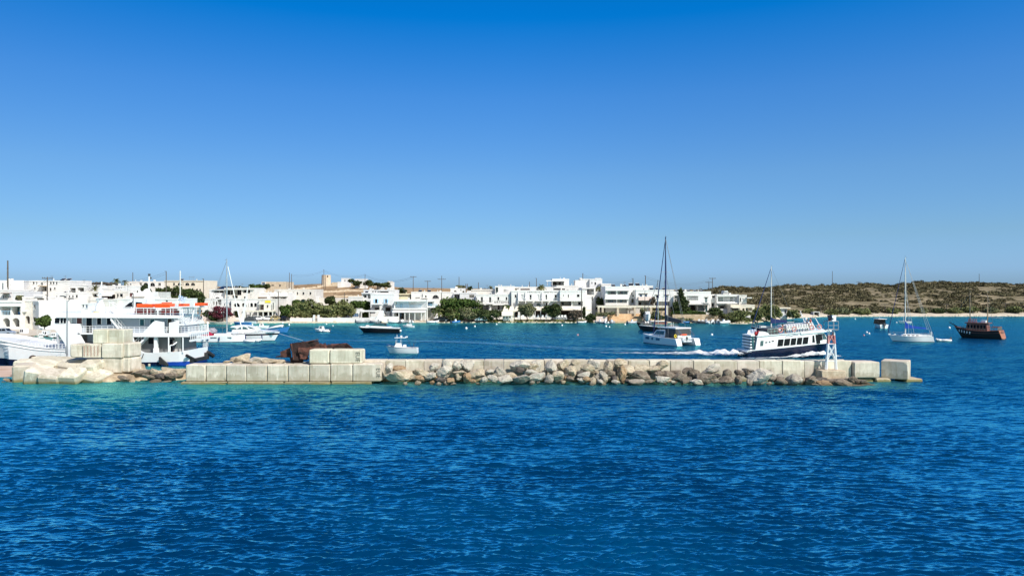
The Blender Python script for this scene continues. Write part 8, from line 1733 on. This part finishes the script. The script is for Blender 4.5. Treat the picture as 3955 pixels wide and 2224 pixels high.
mb = MB(); mb.path([(fx(655),-H2+.1,fz(1360)),(fx(655),-H2+.1,fz(1334)),(fx(668),-H2+.1,fz(1332)),(fx(676),-H2+.5,fz(1322))],.08,6); FB(mb,'stern_handrail',paint_w)
# passenger deck slab (floor of the upper deck) and grey house on it
mb = MB(); mb.box(fx(300),-H2,fz(1291),fx(480),H2,fz(1286)); mb.box(fx(480),-H2-.003,fz(1301),fx(727),H2+.003,fz(1286)); FB(mb,'passenger_deck',paint_w)
mb = MB(); mb.box(fx(262),-H2+.95,fz(1286)+.003,fx(690),H2-.95,fz(1229)); FB(mb,'passenger_house',paint_g)
for a,b,c,d,m,n in ((281,301,1226,1262,shopred,'door'),(318,340,1226,1286,glass,'door'),(360,376,1229,1254,glass,'window'),(398,415,1230,1254,glass,'window'),(527,543,1234,1258,glass_teal,'window'),(567,583,1235,1259,glass_teal,'window'),(635,651,1232,1286,interior,'door')):
    mb = MB(); mb.box(fx(a),-H2+.90,fz(d)+.004,fx(b),-H2+.97,fz(c)); o = FB(mb,n,m)
    mb = MB(); z0, z1, x0, x1 = fz(d)+.004, fz(c), fx(a), fx(b); t = .06
    mb.box(x0-t,-H2+.88,z0,x0-.002,-H2+.94,z1+t); mb.box(x1+.002,-H2+.88,z0,x1+t,-H2+.94,z1+t); mb.box(x0-.002,-H2+.88,z1+.002,x1+.002,-H2+.94,z1+t); FB(mb,'frame',paint_w,o)
mb = MB(); mb.hexa([(fx(203),-H2+.25,fz(1250)),(fx(262),-H2+.25,fz(1250)),(fx(262),H2-.25,fz(1250)),(fx(203),H2-.25,fz(1250))],[(fx(212),-H2+.3,fz(1226)),(fx(262),-H2+.3,fz(1226)),(fx(262),H2-.3,fz(1226)),(fx(212),H2-.3,fz(1226))]); FB(mb,'wheelhouse',paint_w)
for a,b in ((207,225),(229,238),(241,250),(253,258)): mb = MB(); mb.box(fx(a+1),-H2+.2,fz(1248),fx(b),-H2+.28,fz(1229)); FB(mb,'wheelhouse_window',glass)
mb = MB(); mb.slab([(fx(204),-H2+.5,fz(1248)),(fx(204),H2-.5,fz(1248)),(fx(211),H2-.5,fz(1229)),(fx(211),-H2+.5,fz(1229))],.06); FB(mb,'wheelhouse_window',glass)
# top deck slab with visor
mb = MB(); mb.prism([(fx(198),fz(1222)),(fx(206),fz(1204)),(fx(236),fz(1206)),(fx(690),fz(1219)),(fx(690),fz(1229)),(fx(262),fz(1227)),(fx(206),fz(1226))],1,-H2,H2); FB(mb,'top_deck',paint_w)
# curved aft plating on the passenger deck
c1 = [(550,1286),(562,1274),(578,1256),(590,1244),(600,1238),(634,1244),(634,1286)]
plate(c1, H2-.02, .08, 'aft_plating', paint_w); plate([(652,1246),(668,1243),(685,1237),(690,1237),(690,1286),(652,1286)], H2-.02, .08, 'aft_plating', paint_w)
def frail(x0, x1, y0, y1, nm, ya=-H2+.06, yb=None, step=14, mid=2, both=True, x_const=None, r=.03):
    mb = MB()
    if x_const is None:
        n = max(1, int((x1-x0)/step))
        for sd in ((-1,1) if both else (-1,)):
            y_ = ya*(1 if sd < 0 else -1)
            for i in range(n+1): x = fx(x0+(x1-x0)*i/n); mb.tube((x,y_,fz(y1)),(x,y_,fz(y0)),r,n=4)
            for k in range(mid+1): z = fz(y0)+(fz(y1)-fz(y0))*k/(mid+1); mb.tube((fx(x0),y_,z),(fx(x1),y_,z),r*(1.1 if k == 0 else .8),n=4)
    else:
        n = step
        for i in range(n+1): y_ = ya+(yb-ya)*i/n; mb.tube((fx(x_const),y_,fz(y1)),(fx(x_const),y_,fz(y0)),r,n=4)
        for k in range(mid+1): z = fz(y0)+(fz(y1)-fz(y0))*k/(mid+1); mb.tube((fx(x_const),ya,z),(fx(x_const),yb,z),r,n=4)
    return FB(mb, nm, paint_w)
frail(300,438,1259,1286,'side_rail',step=23,mid=3); frail(476,600,1262,1286,'side_rail',step=18,mid=2); frail(600,727,1262,1288,'side_rail',step=13,mid=2)
frail(0,0,1262,1288,'stern_rail',-H2+.06,H2-.06,step=14,x_const=726,mid=1,r=.045)
frail(690,727,1228,1250,'ladder_rail',step=9,mid=1,both=False)
frail(235,352,1190,1206,'top_rail',step=24,mid=1); frail(354,696,1189,1219,'top_rail',step=27,mid=2); frail(0,0,1189,1222,'top_stern_rail',-H2+.06,H2-.06,step=12,x_const=694,mid=1)
# slanted stern frame carrying a small aft platform
mb = MB()
for i in range(15):
    y_ = -H2+.1+(FW-.2)*i/14; mb.tube((fx(690),y_,fz(1222)),(fx(706),y_,fz(1248)),.045,n=4)
for z0,x0 in ((1222,690),(1248,706)): mb.tube((fx(x0),-H2+.1,fz(z0)),(fx(x0),H2-.1,fz(z0)),.05,n=5)
for i in range(8): x = 690+i*2; mb.tube((fx(x),-H2+.1,fz(1222+i*3.2)),(fx(x)-.9,-H2+.1,fz(1222+i*3.2)),.03,n=4)
FB(mb,'slatted_stern_screen',paint_w)
mb = MB(); mb.box(fx(690),-H2,fz(1257),fx(710),H2,fz(1250)); FB(mb,'aft_platform',paint_w)
mb = MB(); mb.box(fx(727),-H2+.3,fz(1320),fx(734),H2,fz(1313)); [mb.tube((fx(733),-H2+.3+i*.62,fz(1313)),(fx(733),-H2+.3+i*.62,fz(1288)),.05,n=4) for i in range(10)]; mb.tube((fx(733),-H2+.3,fz(1288)),(fx(733),H2,fz(1288)),.06,n=5); FB(mb,'stern_gallery',paint_w)
mb = MB(); mb.tube((fx(722),H2-.3,fz(1352)),(fx(722),H2-.3,fz(1288)),.09,n=6); mb.tube((fx(726),H2-.2,fz(1288)),(fx(726),H2-.2,fz(1250)),.09,n=6); mb.tube((fx(690),H2-.2,fz(1250)),(fx(690),H2-.2,fz(1185)),.08,n=6); mb.tube((fx(706),-.5,fz(1250)),(fx(716),-.5,fz(1172)),.09,n=6); FB(mb,'stern_post',paint_w)
frail(0,0,1336,1352,'quarter_rail',H2-1.6,H2-.06,step=4,x_const=725,mid=1)
mb = MB(); mb.box(fx(600),-H2+.5,fz(1187),fx(722),H2-.2,fz(1184)); mb.box(fx(690),-.8,fz(1189),fx(724),H2-.1,fz(1186)); FB(mb,'awning_frame',paint_w)
# stairs
def stairs(x0, y0, x1, y1, ya, yb, nm):
    mb = MB(); a = Vector((fx(x0),ya,fz(y0))); b = Vector((fx(x1),ya,fz(y1))); w = Vector((0,yb-ya,0))
    for o in (Vector((0,0,0)), w): mb.slab([a+o+Vector((0,0,-.16)),b+o+Vector((0,0,-.16)),b+o+Vector((0,0,.16)),a+o+Vector((0,0,.16))],.06); mb.tube(a+o+Vector((0,0,.9)),b+o+Vector((0,0,.9)),.035,n=4); [mb.tube(a.lerp(b,t)+o,a.lerp(b,t)+o+Vector((0,0,.9)),.025,n=4) for t in (.1,.4,.7,1)]
    for k in range(9): p = a.lerp(b,(k+.5)/9); mb.box(p.x-.14,ya+.03,p.z-.03,p.x+.14,yb-.03,p.z+.03)
    return FB(mb, nm, paint_w)
stairs(425,1232,470,1287,-H2+.12,-H2+.85,'deck_stair'); stairs(395,1190,452,1226,-H2+1.4,-H2+2.2,'top_stair'); stairs(560,1302,517,1345,-H2+.3,-H2+1.05,'lower_stair')
# fittings on the top deck
mb = MB(); z_ = fz(1212); mb.lathe([(.62,0),(.62,.5),(.55,.9),(.30,1.6),(.20,2.0)],(fx(334),0,z_+.02),14); FB(mb,'funnel_cone',paint_w,smooth=True)
mb = MB(); mb.tube((fx(334),0,z_+2),(fx(340),0,fz(1086)),.13,.07,8); mb.tube((fx(330),-.6,fz(1140)),(fx(330),.6,fz(1140)),.05); mb.tube((fx(328),0,fz(1120)),(fx(345),0,fz(1120)),.05); FB(mb,'radar_mast',paint_w)
mb = MB(); mb.box(fx(324),-.8,fz(1153),fx(345),.8,fz(1151)); mb.lathe([(.3,0),(.34,.12),(.2,.3)],(fx(337),0,fz(1133)),10); mb.ball((fx(331),-.3,fz(1158)),.26,8,6); FB(mb,'radar',paint_w)
mb = MB(); [mb.ball((fx(328+i*6),-1.1,fz(1209)),.1,6,4) for i in range(4)]; mb.box(fx(320),-1.25,fz(1213),fx(356),-.8,fz(1209)); FB(mb,'searchlights',yellow)
mb = MB(); mb.lathe([(.42,0),(.42,.6),(.2,1.3)],(fx(529),0,fz(1190)),12); mb.tube((fx(529),0,fz(1155)),(fx(529),0,fz(1056)),.14,.09,8); FB(mb,'light_mast',paint_w)
mb = MB(); mb.box(fx(526),-.12,fz(1064),fx(533),.12,fz(1055)); mb.tube((fx(529),0,fz(1070)),(fx(536),0,fz(1068)),.03); mb.ball((fx(536),0,fz(1072)),.13,6,5); FB(mb,'mast_lamp',canvas_d)
mb = MB(); mb.tube((fx(645),.6,fz(1190)),(fx(645),.6,fz(1042)),.09,.06,7); [mb.tube((fx(641),.6,fz(y)),(fx(649),.6,fz(y)),.03) for y in (1050,1058,1070,1080)]; FB(mb,'aerial_mast',mast_w)
mb = MB(); mb.tube((fx(450),1.,fz(1190)),(fx(450),1.,fz(1133)),.05); mb.tube((fx(450),1.,fz(1160)),(fx(444),1.,fz(1178)),.04); FB(mb,'whip_aerial',canvas_d)
zt_ = fz(1216)
for a, b, yy in ((496,566,-1.9),(600,655,-1.9)):
    for k in range(3): mb = MB(); mb.box(fx(a),yy+k*.55,zt_+.35,fx(b),yy+k*.55+.38,zt_+.42); mb.box(fx(a),yy+k*.55+.36,zt_+.1,fx(b),yy+k*.55+.42,zt_+.98-.25*k); mb.box(fx(a)+.1,yy+k*.55+.1,zt_-.2,fx(a)+.15,yy+k*.55+.3,zt_+.35); mb.box(fx(b)-.15,yy+k*.55+.1,zt_-.2,fx(b)-.1,yy+k*.55+.3,zt_+.35); FB(mb,'red_bench',redseat)
def floatraft(a, b, y0, y1, yy, w, nm='orange_float'):
    mb = MB(); x0, x1, z0, z1 = fx(a), fx(b), fz(y1), fz(y0); r = (z1-z0)/4; 
    for j in range(2):
        zz = z0+r+j*2*r
        for c, d in (((x0,yy,zz),(x1,yy,zz)),((x1,yy,zz),(x1,yy+w,zz)),((x1,yy+w,zz),(x0,yy+w,zz)),((x0,yy+w,zz),(x0,yy,zz))): mb.tube(c,d,r,r,8); mb.ball(d,r,8,6)
    mb.box(x0,yy,z0+r,x1,yy+w,z0+r*1.2); return FB(mb, nm, orange, smooth=False)
floatraft(518,572,1174,1187,-2.4,1.0); floatraft(592,648,1173,1189,-2.6,1.2); floatraft(612,642,1168,1172,-2.3,.7); floatraft(662,690,1174,1185,-1.0,.9); floatraft(704,742,1172,1183,.6,1.0)
mb = MB(); mb.box(fx(515),-2.7,fz(1192),fx(700),2.7,fz(1190)); [mb.tube((fx(x),s_*2.6,fz(1219)),(fx(x),s_*2.6,fz(1192)),.05,n=5) for x in (517,560,600,650,698) for s_ in (-1,1)]; FB(mb,'float_rack',paint_w)
mb = MB(); [mb.tube((fx(a),-.9,fz(1211)),(fx(a+13),-.9,fz(1211)),.36,.36,10) for a in (568,585)]; FB(mb,'liferaft_canister',gel)
mb = MB(); [mb.box(fx(a),-.8,fz(1214),fx(a+14),.4,fz(1202)) for a in (366,392)]; mb.box(fx(290),-1.8,fz(1212),fx(312),-1.,fz(1200)); FB(mb,'deck_locker',gel)
greek_flag(fe, (fx(664),-1.5,fz(1158)), .95, .62, ang=.3)
# fenders and ramp gear at the stern
mb = MB(); mb.hexa([(fx(619),-H2-.35,fz(1404)),(fx(650),-H2-.35,fz(1412)),(fx(652),-H2-.05,fz(1412)),(fx(621),-H2-.05,fz(1404))],[(fx(617),-H2-.3,fz(1378)),(fx(624),-H2-.3,fz(1378)),(fx(650),-H2-.05,fz(1402)),(fx(617),-H2-.05,fz(1380))]); mb.tube((fx(619),-H2-.2,fz(1378)),(fx(652),-H2-.2,fz(1408)),.12,.12,7); FB(mb,'tyre_fender',rubber)
mb = MB(); mb.tube((fx(723),-H2-.2,fz(1372)),(fx(738),-H2+1.6,fz(1396)),.20,.20,8); mb.tube((fx(733),H2-.8,fz(1374)),(fx(742),H2+.3,fz(1392)),.28,.28,8); mb.box(fx(727)+.02,-H2+.4,fz(1402),fx(735),H2-.4,fz(1388)); mb.tube((fx(731),H2-1.2,fz(1374)),(fx(731),H2-1.2,fz(1400)),.3,.3,8); FB(mb,'stern_fender',rubber)
mb = MB(); mb.path([(fx(555),-H2-.03,fz(1366)),(fx(550),-H2-.05,fz(1380)),(fx(540),-H2-.05,fz(1392))],.05,5); FB(mb,'rubber_strip',rubber)
mb = MB(); mb.tube((fx(585),-H2-.6,fz(1403)),(fx(585),-H2-.6,fz(1430)),.14,.14,7)
b_ = mb.build('mooring_post', stonewall, None, loc=(0,0,0)); b_.location = (ox, oy, 0); b_.name = 'mooring_post'; tag(b_, 'short rusty brown mooring post on the rocks beside the ferry hull', 'mooring post')
mb = MB(); mb.torus((fx(150),-H2-1.1,fz(1386)),(0,1,.15),.42,.2,16,8); t_ = mb.build('tyre', mat('old_tyre',(.07,.05,.04),.9,.2), None); t_.location = (ox, oy, 0); tag(t_, 'old brown tyre standing on the slabs beside the dark ferry bow', 'tyre')
mb = MB(); mb.tube(W(190,1393,86), W(236,1362,FD-.1), .025, n=4); t_ = mb.build('mooring_line', mat('rope',(.45,.5,.55),.8,.1)); tag(t_, 'thin mooring line from the slabs up to the ferry bow plating', 'rope')
mb = MB(); mb.tube(W(0,1368,FD-.2), W(36,1348,FD-.1), .03, n=4); t_ = mb.build('mooring_line', mat('rope',(.45,.5,.55),.8,.1)); tag(t_, 'dark mooring line crossing the white ferry bow at the left edge', 'rope')

# ------------------------------------------------------------------ people
def person(loc, rz, label, pose='stand', shirt=None, hgt=1.72, legs=None):
    k = hgt/1.72; e = thing('person', label, 'person', loc, R(rz), None)
    hip = 0 if pose == 'stand' else 0; zz = .92 if pose == 'stand' else .48
    J = {}
    J['pelvis'] = (0,0,zz); J['chest'] = (.0,0,zz+.32); J['neck'] = (.02,0,zz+.52); J['head0'] = (.03,0,zz+.60); J['head1'] = (.05,0,zz+.72)
    for s_, n in ((1,'l'),(-1,'r')):
        J['sh'+n] = (0,.18*s_,zz+.46); J['el'+n] = (-.02 if pose == 'stand' else .1,.25*s_,zz+.20); J['wr'+n] = (.10 if pose == 'stand' else .32,.22*s_,zz+.0+(.1 if pose == 'sit' else 0)); J['ha'+n] = (J['wr'+n][0]+.07,.21*s_,J['wr'+n][2]-.03)
        J['hp'+n] = (0,.10*s_,zz-.04)
        if pose == 'stand': J['kn'+n] = (.03*s_+.02,.11*s_,.48); J['an'+n] = (-.02*s_,.11*s_,.08); J['to'+n] = (.16-.02*s_,.12*s_,.04)
        else: J['kn'+n] = (.44,.13*s_,zz+.0); J['an'+n] = (.48,.13*s_,.08); J['to'+n] = (.64,.14*s_,.04)
    rad = dict(pelvis=.145,chest=.165,neck=.06,head0=.075,head1=.105,sh=.075,el=.048,wr=.034,ha=.042,hp=.095,kn=.062,an=.042,to=.04)
    edges = [('pelvis','chest'),('chest','neck'),('neck','head0'),('head0','head1')]
    for n in 'lr': edges += [('chest','sh'+n),('sh'+n,'el'+n),('el'+n,'wr'+n),('wr'+n,'ha'+n),('pelvis','hp'+n),('hp'+n,'kn'+n),('kn'+n,'an'+n),('an'+n,'to'+n)]
    def sk(name, es, root, m, f=1., parent=e, cut=None):
        names = []; [names.append(a) for ed in es for a in ed if a not in names]
        P_ = {a: Vector(J[a])*k for a in names}
        if cut:
            for a, (b, t) in cut.items(): P_[a] = Vector(J[b]).lerp(Vector(J[a]), t)*k
        me = bpy.data.meshes.new(name); me.from_pydata([P_[a] for a in names], [(names.index(a),names.index(b)) for a,b in es], []); me.materials.append(m)
        o = bpy.data.objects.new(name, me); COL.objects.link(o); o.parent = parent
        md = o.modifiers.new('skin','SKIN'); md.use_smooth_shade = True
        for i, a in enumerate(names):
            r_ = rad.get(a, rad.get(a[:-1], .05))*f*k; me.skin_vertices[0].data[i].radius = (r_, r_); me.skin_vertices[0].data[i].use_root = (a == root)
        s2 = o.modifiers.new('sub','SUBSURF'); s2.levels = 1; s2.render_levels = 1; return o
    sk('body', edges, 'pelvis', skin)
    sk('shirt', [('pelvis','chest'),('chest','shl'),('chest','shr'),('shl','ell'),('shr','elr')], 'chest', shirt or cloth_w, 1.16, cut={'ell':('shl',.8),'elr':('shr',.8)})
    sk('trousers', [('pelvis','hpl'),('pelvis','hpr'),('hpl','knl'),('hpr','knr'),('knl','anl'),('knr','anr')], 'pelvis', legs or cloth_k, 1.14, cut={'anl':('knl',.85),'anr':('knr',.85)})
    hd = Vector(J['head1'])*k
    mb = MB(); mb.ball(hd+Vector((-.03,0,.035)), .118*k, 10, 7, (1,1,1)); mb.build('hair', hairm, e, smooth=True)
    mb = MB(); [mb.ball(hd+Vector((.10,s_*.035,.01)), .014, 5, 4) for s_ in (-1,1)]; mb.tube(hd+Vector((.095,0,.01)),hd+Vector((.12,0,-.03)),.012,.016,5); mb.build('face', skin, e)
    return e
person((XW(672,FD+.9),FD+.9,fz(1363)+.02), 190, 'person in a white shirt standing at the ferry stern railing')
ex = Vector((XW(3036,110), 110, 0))
def onex(x, y, z): v = Matrix.Rotation(R(6),4,'Z') @ Matrix.Rotation(R(-4.4),4,'Y') @ Vector((x,y,z)); return ex+v+Vector((0,0,.1))
person(onex(-1.0,-1.3,3.42), 0, 'person in a red shirt seated on the excursion boat, left of the seat rows','sit',cloth_r)
person(onex(-.55,-.6,3.42), 20, 'person in a white shirt seated on the excursion boat beside the red shirt','sit',cloth_w)
person(onex(3.1,-.9,3.42), 0, 'person in a blue shirt standing at the front of the excursion boat upper deck','stand',cloth_b)
person(onex(3.9,-.3,3.5), 10, 'person in a red shirt standing at the signal frame of the excursion boat','stand',cloth_r)
